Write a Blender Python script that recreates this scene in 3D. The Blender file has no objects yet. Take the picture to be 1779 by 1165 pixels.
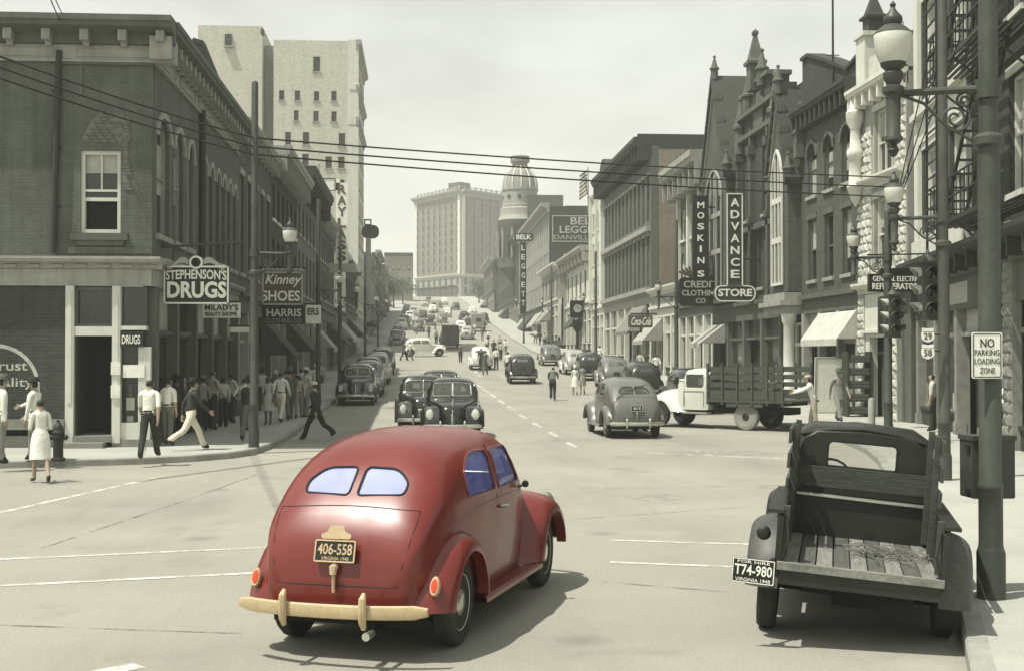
import bpy, bmesh, math, random
from mathutils import Matrix, Vector
random.seed(7)
S = bpy.context.scene
COL = S.collection
# ------------------------------------------------------------------ camera
F_PX, CX, CY, IW = 2200.0, 889.5, 582.5, 1779.0       # focal length in photograph pixels
HEAD = math.radians(4.14)                              # camera looks this far right of the far street's axis (+Y)
PITCH = math.radians(0.85)
CAMH = 2.4
cam = bpy.data.cameras.new('camera'); camo = bpy.data.objects.new('camera', cam); COL.objects.link(camo)
cam.sensor_width = 36.0; cam.lens = 36.0*F_PX/IW; cam.clip_start = 0.1; cam.clip_end = 6000
camo.location = (0, 0, CAMH); camo.rotation_euler = (math.radians(90)+PITCH, 0, -HEAD)
S.camera = camo
# ------------------------------------------------------------------ sky, sun, exposure
SUN_EL = math.radians(66)
SUN_AZ = math.radians(247)                             # compass-style bearing the light comes from, clockwise from +Y
sdir = Vector((math.sin(SUN_AZ)*math.cos(SUN_EL), math.cos(SUN_AZ)*math.cos(SUN_EL), math.sin(SUN_EL)))
W = bpy.data.worlds.new('World'); S.world = W; W.use_nodes = True
nt = W.node_tree; nt.nodes.clear()
sky = nt.nodes.new('ShaderNodeTexSky'); sky.sky_type = 'NISHITA'; sky.sun_disc = False
sky.sun_elevation = SUN_EL; sky.sun_rotation = SUN_AZ
sky.air_density = 2.2; sky.dust_density = 1.0; sky.ozone_density = 1.0; sky.altitude = 100
hs = nt.nodes.new('ShaderNodeHueSaturation'); hs.inputs['Saturation'].default_value = 0.10   # old print: almost no blue left in the sky
tint = nt.nodes.new('ShaderNodeMix'); tint.data_type = 'RGBA'; tint.blend_type = 'MULTIPLY'
tint.inputs['Factor'].default_value = 1.0; tint.inputs[7].default_value = (0.985, 1.0, 0.925, 1)
bg = nt.nodes.new('ShaderNodeBackground'); bg.inputs['Strength'].default_value = 0.105
out = nt.nodes.new('ShaderNodeOutputWorld')
nt.links.new(sky.outputs[0], hs.inputs['Color']); nt.links.new(hs.outputs[0], tint.inputs[6])
tcw = nt.nodes.new('ShaderNodeTexCoord'); mpw = nt.nodes.new('ShaderNodeMapping'); mpw.inputs['Scale'].default_value = (1.0, 1.0, 2.6); nzw = nt.nodes.new('ShaderNodeTexNoise'); nzw.inputs['Scale'].default_value = 5.5; nzw.inputs['Detail'].default_value = 7
mrw = nt.nodes.new('ShaderNodeMapRange'); mrw.inputs[1].default_value = .35; mrw.inputs[2].default_value = .7; mrw.inputs[3].default_value = .86; mrw.inputs[4].default_value = 1.12   # thin high cloud over the whole sky
scw = nt.nodes.new('ShaderNodeVectorMath'); scw.operation = 'SCALE'
nt.links.new(tcw.outputs['Generated'], mpw.inputs['Vector']); nt.links.new(mpw.outputs[0], nzw.inputs['Vector']); nt.links.new(nzw.outputs['Fac'], mrw.inputs[0]); nt.links.new(tint.outputs[2], scw.inputs[0]); nt.links.new(mrw.outputs[0], scw.inputs['Scale'])
nt.links.new(scw.outputs[0], bg.inputs['Color']); nt.links.new(bg.outputs[0], out.inputs['Surface'])
sl = bpy.data.lights.new('sun', 'SUN'); sl.energy = 4.2; sl.angle = math.radians(0.6); sl.color = (1.0, 0.955, 0.865)
so = bpy.data.objects.new('sun', sl); COL.objects.link(so); so.location = (-20, -10, 60)
so.rotation_euler = (-sdir).to_track_quat('-Z', 'Y').to_euler()
S.view_settings.view_transform = 'Standard'; S.view_settings.look = 'None'
S.view_settings.exposure = 0.6; S.view_settings.gamma = 1.0; S.view_settings.use_curve_mapping = False
S.render.engine = 'CYCLES'
S.cycles.max_bounces = 6; S.cycles.diffuse_bounces = 3; S.cycles.transparent_max_bounces = 12; S.cycles.volume_bounces = 1
S.cycles.use_denoising = True
# ------------------------------------------------------------------ surveying helpers
_R = camo.rotation_euler.to_matrix()
def ray(px, py): return _R @ Vector(((px-CX)/F_PX, -(py-CY)/F_PX, -1.0))
def G(px, py, z=0.0):
    "point at height z seen at a photograph pixel"
    r = ray(px, py); t = (z-CAMH)/r.z
    return Vector((r.x*t, r.y*t, z))
def yat(x, px):
    "y on the vertical plane x = const seen at photograph column px"
    r = ray(px, 615); return r.y*(x/r.x)
def zat(x, y, py):
    "height over the point x, y seen at photograph row py"
    lo, hi = -5.0, 80.0
    v = _R.transposed()
    for _ in range(40):
        m = (lo+hi)/2; q = v @ Vector((x, y, m-CAMH)); row = CY + q.y/q.z*F_PX
        if row > py: lo = m
        else: hi = m
    return (lo+hi)/2
ZK = [(-200,0),(42,0),(60,.30),(80,.8),(105,1.55),(135,2.7),(165,4.4),(200,6.7),(275,11.8),(330,15.9),(400,20.5),(480,23.5),(600,26),(2000,26)]
def zp(y):
    "the far street climbs a hill"
    for (a, za), (b, zb) in zip(ZK, ZK[1:]):
        if y <= b: return za + (zb-za)*(y-a)/(b-a)
    return ZK[-1][1]
# ------------------------------------------------------------------ mesh helpers
class MB:
    def __init__(s): s.v = []; s.f = []; s.m = []; s.cur = 0
    def add(s, vs, fs):
        o = len(s.v); s.v += [tuple(v) for v in vs]; s.f += [tuple(i+o for i in f) for f in fs]; s.m += [s.cur]*len(fs); return s
    def box(s, x0, x1, y0, y1, z0, z1, M=None):
        vs = [(x0,y0,z0),(x1,y0,z0),(x1,y1,z0),(x0,y1,z0),(x0,y0,z1),(x1,y0,z1),(x1,y1,z1),(x0,y1,z1)]
        if M is not None: vs = [M @ Vector(v) for v in vs]
        return s.add(vs, [(3,2,1,0),(4,5,6,7),(0,1,5,4),(1,2,6,5),(2,3,7,6),(3,0,4,7)])
    def quad(s, a, b, c, d): return s.add([a,b,c,d], [(0,1,2,3)])
    def prism(s, poly, M, d0, d1):
        n = len(poly)
        vs = [M @ Vector((x, y, d0)) for x, y in poly] + [M @ Vector((x, y, d1)) for x, y in poly]
        fs = [tuple(range(n-1, -1, -1)), tuple(range(n, 2*n))] + [(i, (i+1) % n, (i+1) % n + n, i+n) for i in range(n)]
        return s.add(vs, fs)
    def tube(s, pts, r, seg=8, caps=True):
        pts = [Vector(p) for p in pts]; n = len(pts)
        rs = r if isinstance(r, (list, tuple)) else [r]*n
        vs = []; fs = []; ref = None
        for i, p in enumerate(pts):
            t = (pts[min(i+1, n-1)] - pts[max(i-1, 0)]).normalized()
            if ref is None:
                ref = Vector((0,0,1)) if abs(t.z) < .9 else Vector((1,0,0))
            a = (ref - t*ref.dot(t)).normalized(); b = t.cross(a); ref = a
            for k in range(seg):
                q = 2*math.pi*k/seg; vs.append(p + (a*math.cos(q) + b*math.sin(q))*rs[i])
        for i in range(n-1):
            for k in range(seg):
                k2 = (k+1) % seg; fs.append((i*seg+k, i*seg+k2, (i+1)*seg+k2, (i+1)*seg+k))
        if caps: fs += [tuple(range(seg-1, -1, -1)), tuple(range((n-1)*seg, n*seg))]
        return s.add(vs, fs)
    def lathe(s, prof, M=None, seg=16):
        vs = []; fs = []; n = len(prof)
        for r, z in prof:
            for k in range(seg):
                q = 2*math.pi*k/seg; v = Vector((r*math.cos(q), r*math.sin(q), z)); vs.append(M @ v if M is not None else v)
        for i in range(n-1):
            for k in range(seg):
                k2 = (k+1) % seg; fs.append((i*seg+k, i*seg+k2, (i+1)*seg+k2, (i+1)*seg+k))
        if prof[0][0] > 1e-5: fs.append(tuple(range(seg-1, -1, -1)))
        if prof[-1][0] > 1e-5: fs.append(tuple(range((n-1)*seg, n*seg)))
        return s.add(vs, fs)
    def grid(s, rows, close=False):
        n = len(rows[0]); vs = [p for r in rows for p in r]; fs = []
        for i in range(len(rows)-1):
            for k in range(n if close else n-1):
                k2 = (k+1) % n; fs.append((i*n+k, i*n+k2, (i+1)*n+k2, (i+1)*n+k))
        return s.add(vs, fs)
    def mesh(s, name, mats, smooth=None):
        me = bpy.data.meshes.new(name); me.from_pydata(s.v, [], s.f)
        for m in (mats if isinstance(mats, (list, tuple)) else [mats]): me.materials.append(m)
        if any(s.m): me.polygons.foreach_set('material_index', s.m)
        if smooth is not None:
            me.shade_smooth(); me.set_sharp_from_angle(angle=math.radians(smooth))
        me.update(); return me
INV = {}
def link(name, me, parent=None):
    o = bpy.data.objects.new(name, me); COL.objects.link(o)
    if parent is not None:
        o.parent = parent
        if parent.name in INV: o.matrix_parent_inverse = INV[parent.name]
    return o
def obj(name, mb, mat, parent=None, smooth=None): return link(name, mb.mesh(name, mat, smooth), parent)
def fixn(me):
    bm = bmesh.new(); bm.from_mesh(me); bmesh.ops.recalc_face_normals(bm, faces=bm.faces); bm.to_mesh(me); bm.free(); return me
def tag(o, label, cat, group=None, kind=None):
    if label: o['label'] = label
    if cat: o['category'] = cat
    if group: o['group'] = group
    if kind: o['kind'] = kind
    return o
def thing(name, label, cat, loc=(0,0,0), rotz=0.0, group=None, world=False):
    "an Empty at the thing's base; with world=True its parts are given in world coordinates"
    o = bpy.data.objects.new(name, None); COL.objects.link(o); o.location = loc; o.rotation_euler = (0,0,rotz)
    o.empty_display_size = .2
    if world: INV[o.name] = (Matrix.Translation(loc) @ Matrix.Rotation(rotz, 4, 'Z')).inverted()
    return tag(o, label, cat, group)
def frame(o, u, z=0.0):
    "facade frame: X along the wall (left to right as seen), Y up, Z outward"
    u = Vector((u[0], u[1], 0)).normalized(); n = Vector((u.y, -u.x, 0))
    return Matrix(((u.x, 0, n.x, o[0]), (u.y, 0, n.y, o[1]), (0, 1, 0, z), (0, 0, 0, 1)))
def fbox(mb, M, u0, u1, z0, z1, n0, n1):
    return mb.box(u0, u1, z0, z1, n0, n1, M)
# ------------------------------------------------------------------ materials
def mat(name, col, rough=.75, var=.18, scale=3.0, fine=.10, fscale=40.0, bump=.0, metal=0.0, coat=0.0, brick=None, stretch=None, spec=.35, dirt=0.0, alpha=1.0, streak=0.0, emit=None, bvar=.16, stain=0.0, wear=0.0):
    m = bpy.data.materials.new(name); m.use_nodes = True
    t = m.node_tree; N = t.nodes; L = t.links; b = N['Principled BSDF']
    b.inputs['Roughness'].default_value = rough; b.inputs['Metallic'].default_value = metal
    b.inputs['Specular IOR Level'].default_value = spec
    if coat: b.inputs['Coat Weight'].default_value = coat; b.inputs['Coat Roughness'].default_value = .08
    if alpha < 1: b.inputs['Alpha'].default_value = alpha
    tc = N.new('ShaderNodeTexCoord'); vec = tc.outputs['Object']
    if stretch:
        mp = N.new('ShaderNodeMapping'); mp.inputs['Scale'].default_value = stretch; L.new(vec, mp.inputs['Vector']); vec = mp.outputs[0]
    def noise(sc, det=5.0, v=None, r=.6):
        n = N.new('ShaderNodeTexNoise'); n.inputs['Scale'].default_value = sc; n.inputs['Detail'].default_value = det; n.inputs['Roughness'].default_value = r
        L.new(v or vec, n.inputs['Vector']); return n.outputs['Fac']
    def mix(kind, fac, a, c):
        x = N.new('ShaderNodeMix'); x.data_type = 'RGBA'; x.blend_type = kind
        for s_, v_ in ((0, fac), (6, a), (7, c)):
            if hasattr(v_, 'is_linked'): L.new(v_, x.inputs[s_])
            elif s_ == 0: x.inputs[0].default_value = v_
            else: x.inputs[s_].default_value = (*v_[:3], 1)
        return x.outputs[2]
    def rng(src, a, c, lo, hi):
        r = N.new('ShaderNodeMapRange'); L.new(src, r.inputs[0])
        for i, v_ in enumerate((a, c, lo, hi)): r.inputs[i+1].default_value = v_
        return r.outputs[0]
    color = col; h = None
    if brick:
        sx = N.new('ShaderNodeSeparateXYZ'); L.new(tc.outputs['Object'], sx.inputs[0])
        ad = N.new('ShaderNodeMath'); ad.operation = 'ADD'; L.new(sx.outputs[0], ad.inputs[0]); L.new(sx.outputs[1], ad.inputs[1])
        cb = N.new('ShaderNodeCombineXYZ'); L.new(ad.outputs[0], cb.inputs[0]); L.new(sx.outputs[2], cb.inputs[1])
        bt = N.new('ShaderNodeTexBrick'); L.new(cb.outputs[0], bt.inputs['Vector'])
        mort, bw, bh, ms = brick
        bt.inputs['Scale'].default_value = 1.0; bt.inputs['Brick Width'].default_value = bw; bt.inputs['Row Height'].default_value = bh
        bt.inputs['Mortar Size'].default_value = ms; bt.inputs['Mortar Smooth'].default_value = .3; bt.inputs['Bias'].default_value = 0
        bt.inputs['Color1'].default_value = (*[c*(1-bvar) for c in col], 1); bt.inputs['Color2'].default_value = (*[min(1, c*(1+bvar)) for c in col], 1)
        bt.inputs['Mortar'].default_value = (*mort, 1); color = bt.outputs['Color']; h = bt.outputs['Fac']
    v1 = rng(noise(scale), .3, .7, 1-var, 1+var)
    v2 = rng(noise(fscale, 3.0), .3, .7, 1-fine, 1+fine)
    mm = N.new('ShaderNodeMath'); mm.operation = 'MULTIPLY'; L.new(v1, mm.inputs[0]); L.new(v2, mm.inputs[1])
    fac = mm.outputs[0]
    if streak:   # rain streaks running down
        mp = N.new('ShaderNodeMapping'); mp.inputs['Scale'].default_value = (2.2, 2.2, .12); L.new(tc.outputs['Object'], mp.inputs['Vector'])
        sn = rng(noise(1.6, 6.0, mp.outputs[0]), .42, .72, 1.0, 1-streak)
        m2 = N.new('ShaderNodeMath'); m2.operation = 'MULTIPLY'; L.new(fac, m2.inputs[0]); L.new(sn, m2.inputs[1]); fac = m2.outputs[0]
    vm = N.new('ShaderNodeVectorMath'); vm.operation = 'SCALE'
    if hasattr(color, 'is_linked'): L.new(color, vm.inputs[0])
    else: vm.inputs[0].default_value = color[:3]
    L.new(fac, vm.inputs['Scale']); res = vm.outputs[0]
    if dirt:
        dn = rng(noise(scale*.6, 8.0, None, .7), .52, .75, 0, dirt)
        res = mix('MIX', dn, res, (.30, .29, .24))
    if stain:    # oil, tyre and patch marks with a shape of their own
        mp = N.new('ShaderNodeMapping'); mp.inputs['Scale'].default_value = (.55, .10, 1); mp.inputs['Rotation'].default_value = (0, 0, .15); L.new(tc.outputs['Object'], mp.inputs['Vector'])
        res = mix('MIX', rng(noise(1.0, 7.0, mp.outputs[0], .65), .50, .68, 0, stain), res, [c*.62 for c in col])
        res = mix('MIX', rng(noise(.55, 9.0, None, .72), .56, .66, 0, stain*1.1), res, [c*.66 for c in col])
        res = mix('MIX', rng(noise(.33, 9.0, None, .7), .57, .70, 0, stain*1.2), res, [min(1, c*1.25) for c in col])
        vo = N.new('ShaderNodeTexVoronoi'); vo.inputs['Scale'].default_value = .55; L.new(tc.outputs['Object'], vo.inputs['Vector'])
        res = mix('MIX', rng(vo.outputs['Distance'], .03, .16, .55, 0), res, [c*.5 for c in col])
    L.new(res, b.inputs['Base Color'])
    if wear:
        wn = rng(noise(3.0, 9.0, None, .75), .5-.22*wear, .5+.10, 0, 1); L.new(wn, b.inputs['Alpha'])
    if emit: b.inputs['Emission Color'].default_value = (*emit[:3], 1); b.inputs['Emission Strength'].default_value = emit[3]
    rr = rng(v1, 1-var, 1+var, max(0, rough-.06), min(1, rough+.06)); L.new(rr, b.inputs['Roughness'])
    if bump:
        bp = N.new('ShaderNodeBump'); bp.inputs['Strength'].default_value = bump; bp.inputs['Distance'].default_value = .02
        src = noise(fscale*.5, 6.0)
        if h is not None:
            iv = N.new('ShaderNodeMath'); iv.operation = 'MULTIPLY_ADD'; iv.inputs[1].default_value = -1.2; L.new(h, iv.inputs[0]); L.new(src, iv.inputs[2]); src = iv.outputs[0]
        L.new(src, bp.inputs['Height']); L.new(bp.outputs[0], b.inputs['Normal'])
    return m
def g(v, w=1.0): return (v*.985, v*1.0, v*(.875/w))
def gg(v): return (v*.865, v*1.0, v*.785)       # the greener darks of the print
BR = (.24, .085, .012)
M = {}
M['road'] = mat('road_concrete', (.252,.247,.208), .88, .13, .22, .13, 34, .25, stain=.42)
M['paint'] = mat('road_paint', (.60,.59,.53), .8, .22, 2.0, .2, 30, wear=.55)
M['walk'] = mat('pavement_concrete', g(.32), .9, .12, .6, .08, 30, .12)
M['kerb'] = mat('kerb_stone', g(.27), .9, .2, 2, .1, 30, .2)
M['earth'] = mat('earth', g(.20), .95, .2, .1)
M['brick_green'] = mat('painted_green_brick', gg(.112), .85, .26, .7, .12, 25, .22, brick=(gg(.096), *BR), streak=.35, dirt=.10, bvar=.07)
M['brick_plain'] = mat('plain_green_brick', gg(.078), .85, .2, .5, .08, 25, .3, brick=(gg(.085), *BR), streak=.2)
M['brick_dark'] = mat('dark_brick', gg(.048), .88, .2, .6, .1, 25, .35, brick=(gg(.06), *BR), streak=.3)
M['brick_mid'] = mat('mid_brick', (.095,.098,.078), .88, .2, .6, .1, 25, .3, brick=(g(.11), *BR), streak=.3)
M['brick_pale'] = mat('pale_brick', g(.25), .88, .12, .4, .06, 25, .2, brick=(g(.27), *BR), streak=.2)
M['brick_warm'] = mat('warm_brick', (.19,.172,.132), .88, .12, .4, .06, 25, .2, brick=((.20,.183,.142), *BR), streak=.15)
M['patch_brick'] = mat('bare_brick', (.12,.125,.10), .9, .25, 6, .1, 40)
M['patch_mortar'] = mat('pale_mortar', g(.16), .95, .1, 6)
M['tower'] = mat('buff_tower_brick', (.48,.465,.385), .9, .06, .2, .04, 10, .1, brick=((.52,.51,.43), *BR), streak=.12)
M['stone_white'] = mat('white_rough_stone', g(.47), .92, .2, 4, .14, 30, .5)
M['stone_grey'] = mat('grey_stone', g(.2), .9, .2, 3, .12, 30, .4)
M['trim_pale'] = mat('pale_trim', g(.30), .75, .12, 2, .08, 30, .1, streak=.25)
M['trim_white'] = mat('white_trim', g(.58), .7, .08, 2, .06, 30, streak=.15)
M['trim_green'] = mat('green_grey_trim', gg(.105), .75, .15, 2, .08, 30, streak=.25)
M['trim_dark'] = mat('dark_trim', gg(.038), .75, .18, 2, .1, 30, streak=.2)
M['roofing'] = mat('tar_roof', gg(.06), .9, .2, .5)
M['slate'] = mat('slate_roof', gg(.045), .8, .2, 3, .15, 20, .3)
M['glass'] = mat('dark_window_glass', gg(.015), .12, .25, 1.0, 0, 30, spec=.6)
M['shopglass'] = mat('shop_window_glass', gg(.022), .10, .35, .8, .1, 10, spec=.6)
M['blind'] = mat('window_blind', g(.32), .9, .12, 2)
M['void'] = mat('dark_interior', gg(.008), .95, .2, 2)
M['awn'] = mat('canvas_awning', g(.30), .95, .12, 2, .08, 30)
M['awn_white'] = mat('white_canvas_awning', g(.46), .95, .12, 2, .08, 30, streak=.15)
M['awn_dark'] = mat('dark_canvas_awning', gg(.05), .95, .15, 2)
M['iron'] = mat('green_iron_paint', gg(.058), .5, .2, 3, .12, 25, .08, streak=.2)
M['iron_dark'] = mat('dark_iron_paint', gg(.02), .55, .2, 3, .1, 25)
M['milk'] = mat('milk_glass', g(.50), .35, .08, 4, .05, 30)
M['sign_dark'] = mat('sign_dark_enamel', gg(.016), .45, .2, 2, .08, 20)
M['sign_green'] = mat('sign_green_enamel', gg(.05), .45, .2, 2, .08, 20)
M['sign_white'] = mat('sign_white_enamel', g(.72), .5, .08, 3, .06, 20)
M['letter_white'] = mat('white_lettering', g(.78), .6, .06, 3)
M['letter_dark'] = mat('dark_lettering', gg(.03), .6, .1, 3)
M['letter_grey'] = mat('grey_lettering', g(.36), .6, .1, 3)
M['letter_brown'] = mat('brown_lettering', (.10,.06,.045), .6, .1, 3)
M['letter_red'] = mat('rust_lettering', (.09,.075,.058), .6, .15, 3)
M['wallpaint'] = mat('faded_wall_paint', g(.40), .9, .3, 4, .15, 20)
M['wire'] = mat('cable', gg(.02), .7)
M['foliage'] = mat('tree_leaves', (.075,.10,.055), .8, .35, 2.5, .2, 12)
M['bark'] = mat('bark', gg(.07), .9, .2, 6)
M['flagred'] = mat('flag_stripes', (.22,.19,.16), .9)
# ------------------------------------------------------------------ lettering
_tc = {}
def text_mesh(s, bold=.0, spacing=1.0, extrude=.02):
    key = (s, bold, spacing)
    if key not in _tc:
        c = bpy.data.curves.new('t', 'FONT'); c.body = s; c.size = 1.0; c.offset = bold; c.space_character = spacing; c.extrude = extrude; c.resolution_u = 3
        o = bpy.data.objects.new('t', c); me = bpy.data.meshes.new_from_object(o)
        vs = [tuple(v.co) for v in me.vertices]; fs = [tuple(p.vertices) for p in me.polygons]
        x0 = min(v[0] for v in vs); x1 = max(v[0] for v in vs); y0 = min(v[1] for v in vs); y1 = max(v[1] for v in vs)
        _tc[key] = ([((v[0]-x0)/(x1-x0), (v[1]-y0)/(y1-y0), v[2]/extrude) for v in vs], fs)
        bpy.data.objects.remove(o); bpy.data.curves.remove(c); bpy.data.meshes.remove(me)
    return _tc[key]
def text(mb, s, Mx, u0, u1, z0, z1, n, th=.012, bold=.012, spacing=1.0, curve=0.0, shear=0.0):
    "lettering filling the rectangle u0..u1, z0..z1 of frame Mx, standing n off its plane"
    vs, fs = text_mesh(s, bold, spacing)
    def tr(v):
        x = v[0]; y = v[1]
        yy = z0 + (z1-z0)*y + curve*(1-(2*x-1)**2)
        return Mx @ Vector((u0+(u1-u0)*x + shear*y, yy, n + th*(v[2]+1)/2))
    return mb.add([tr(v) for v in vs], fs)
def ring(pts, w):
    "closed band of width w inside a convex outline (for borders)"
    n = len(pts); cx = sum(p[0] for p in pts)/n; cy = sum(p[1] for p in pts)/n
    inner = []
    for i in range(n):
        a, b, c = pts[i-1], pts[i], pts[(i+1) % n]
        d1 = Vector((b[0]-a[0], b[1]-a[1])).normalized(); d2 = Vector((c[0]-b[0], c[1]-b[1])).normalized()
        n1 = Vector((-d1.y, d1.x)); n2 = Vector((-d2.y, d2.x)); k = n1+n2; k = k/max(.3, k.dot(n1))
        inner.append((b[0]+k.x*w, b[1]+k.y*w))
    return inner
def border(mb, pts, w, Mx, n0, n1):
    inn = ring(pts, w); n = len(pts)
    vs = []
    for d in (n0, n1):
        vs += [Mx @ Vector((p[0], p[1], d)) for p in pts] + [Mx @ Vector((p[0], p[1], d)) for p in inn]
    fs = []
    for i in range(n):
        j = (i+1) % n
        fs += [(2*n+i, 2*n+j, 3*n+j, 3*n+i), (i, j, 2*n+j, 2*n+i), (n+j, n+i, 3*n+i, 3*n+j)]
    return mb.add(vs, fs)
def rrect(x0, x1, y0, y1, r, k=4):
    p = []
    for cx, cy, a in ((x1-r, y0+r, -90), (x1-r, y1-r, 0), (x0+r, y1-r, 90), (x0+r, y0+r, 180)):
        for i in range(k+1):
            q = math.radians(a+90*i/k); p.append((cx+r*math.cos(q), cy+r*math.sin(q)))
    return p
def rounded(pts, r, k=4):
    out = []; n = len(pts)
    for i in range(n):
        a, b, c = Vector(pts[i-1][:2]), Vector(pts[i][:2]), Vector(pts[(i+1) % n][:2]); rr = pts[i][2] if len(pts[i]) > 2 else r
        d1 = (a-b); d2 = (c-b); l = min(rr, d1.length*.49, d2.length*.49); p0 = b+d1.normalized()*l; p2 = b+d2.normalized()*l
        for j in range(k+1):
            t = j/k; out.append(tuple((1-t)**2*p0 + 2*t*(1-t)*b + t*t*p2))
    return out
# ------------------------------------------------------------------ the ground
YS = [-40,-10,0,10,20,30,36,42,48,54,60,70,80,92,105,120,135,150,165,182,200,225,250,275,300,330,365,400,440,480,540,600]
def struct(name, mb, m): o = obj(name, mb, m); o['kind'] = 'structure'; return o
mb = MB(); mb.grid([[(x, y, zp(y)-.30 if abs(x) < 60 else zp(y)*.6-.3) for x in (-2500,-60,60,2500)] for y in [-400]+YS+[1200, 3000]]); struct('ground', mb, M['earth'])
LK, RK = -3.8, 11.8                                      # kerb lines of the far street
mb = MB()
def rx(y): return (-60, 60) if y <= 36 else (LK-.3, RK+.3)
ys = [-40,-10,0,10,20,30,36]
mb.grid([[(x, y, zp(y)) for x in (-90,-40,-4.1,4,12.1,40,90)] for y in ys])
mb.grid([[(x, y, zp(y)) for x in (-4.1,0,4,8,12.1)] for y in YS if y >= 36])
road = struct('road', mb, M['road'])
def pavement(name, kerb, inner):
    a = MB(); h = .15
    a.grid([[(p.x, p.y, zp(p.y)+h), (q.x, q.y, zp(q.y)+h)] for p, q in zip([p + (q-p).normalized()*.16 for p, q in zip(kerb, inner)], inner)])
    me = a.mesh(name, M['walk']); o = link(name, fixn(me)); o['kind'] = 'structure'
    if o.data.polygons[0].normal.z < 0: o.data.flip_normals()
    b = MB()
    b.grid([[(p.x, p.y, zp(p.y)-.1), (p.x, p.y, zp(p.y)+h-.02), (p.x+(q-p).normalized().x*.02, p.y+(q-p).normalized().y*.02, zp(p.y)+h+.004),
             (p.x+(q-p).normalized().x*.17, p.y+(q-p).normalized().y*.17, zp(p.y)+h+.004)] for p, q in zip(kerb, inner)])
    k = link('kerb', fixn(b.mesh('kerb', M['kerb'])), None); k['kind'] = 'structure'
def V2(x, y): return Vector((x, y, 0))
kl = [G(-300,818), G(-100,816), G(0,813), G(150,809), G(250,806), G(340,801), G(400,796), G(440,790), G(468,780), G(490,770), G(514,755)]
il = [V2(p.x, 34) if p.x < -7 else V2(-7.2, 34) for p in kl]
for y in YS:
    if y >= 42: kl.append(V2(LK, y)); il.append(V2(-7.2, y))
pavement('pavement_left', kl, il)
a0 = G(1680,1159); a1 = G(1662,1064); dd = (a1-a0).normalized()
kr = [a0-dd*14, a0, a1, V2(5.6,14.8), V2(6.75,17.8), V2(7.95,20.9), V2(9.0,24), V2(9.95,27), V2(10.75,30), V2(11.3,33), V2(11.65,36), V2(RK,39)]
ir = [V2(p.x+9, p.y-3) for p in kr[:6]] + [V2(17,19), V2(17,22), V2(17,25.5), V2(17,29), V2(17,32.5), V2(17,36), V2(17,39)]
for y in YS:
    if y >= 42: kr.append(V2(RK, y)); ir.append(V2(17, y))
pavement('pavement_right', kr, ir)
def flat(name, pts, m, lift=.006):
    b = MB(); b.add([(p[0], p[1], zp(p[1])+lift) for p in pts], [tuple(range(len(pts)))])
    o = obj(name, b, m, road)
    if o.data.polygons[0].normal.z < 0: o.data.flip_normals()
    return o
def line(p, q, w, name='painted_line', m='paint', lift=.006, jit=.0):
    d = (q-p); d.z = 0; L = d.length; d.normalize(); n = Vector((-d.y, d.x, 0))*w/2
    k = max(1, int(L/.35)); A = []; B = []
    for i in range(k+1):
        c = p + d*(L*i/k); A.append(c + n*(1+random.uniform(-jit, jit))); B.append(c - n*(1+random.uniform(-jit, jit)))
    return flat(name, A + B[::-1], M[m], lift)
M['paint_old'] = mat('worn_road_paint', g(.45), .85, .25, 3, .2, 25)
M['patch'] = mat('worn_pale_patch', g(.31), .9, .15, 2, wear=.2)
M['seam'] = mat('tar_seam', g(.14), .9, .3, 4, wear=.3)
for a, b_, w in (((-60,974),(500,949),.11), ((-60,1020),(470,994),.11), ((1060,938),(1330,946),.09), ((1060,976),(1320,986),.11), ((-40,899),(272,829),.12), ((1120,786),(1370,797),.16), ((1420,771),(1560,774),.12), ((150,1172),(240,1155),.2)):
    line(G(*a), G(*b_), w, jit=.25)
def GRd(px, py):
    y = G(px, py).y
    for _ in range(20): y = .5*y+.5*G(px, py, zp(y)).y
    p = G(px, py, zp(y)); p.z = 0; return p
dp = [(999,776),(968,758),(939,742),(914,727),(894,713),(876,701),(861,690),(848,681),(837,673)]
for i, (x, y) in enumerate(dp):
    p = GRd(x, y); q = GRd(x-9-4*(8-i)/8, y-5.5-3*(8-i)/8); line(p, q, .16, 'painted_dash', jit=.2)
for k in range(8):
    y = 84+k*6; line(V2(4.0-.002*(y-60), y), V2(4.0, y+2.4), .16, 'painted_dash')
for (x0, y0, x1, y1, w) in ((70,952,330,866,.05), (330,866,450,822,.03), (1050,1010,1290,1030,.03), (900,850,1380,842,.03), (940,905,1300,880,.025), (0,1085,420,1100,.03)):
    line(G(x0,y0), G(x1,y1), w, 'tar_seam', 'seam', .004, .6)
for (cx, cy, rx_, ry_) in ((1081,813,26,3.2), (1142,863,42,7), (1255,786,110,5), (640,780,40,2.5)):
    c = [G(cx+rx_*math.cos(t)*(1+.12*math.sin(3*t)), cy+ry_*math.sin(t)) for t in [i*math.pi/10 for i in range(20)]]
    flat('worn_patch', c, M['patch'], .005)
mb = MB(); mb.lathe([(.30,.0),(.30,.012),(.0,.014)], Matrix.Translation(G(905,910)+Vector((0,0,.0))), 20)
obj('manhole_cover', mb, M['seam'], road)
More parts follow.
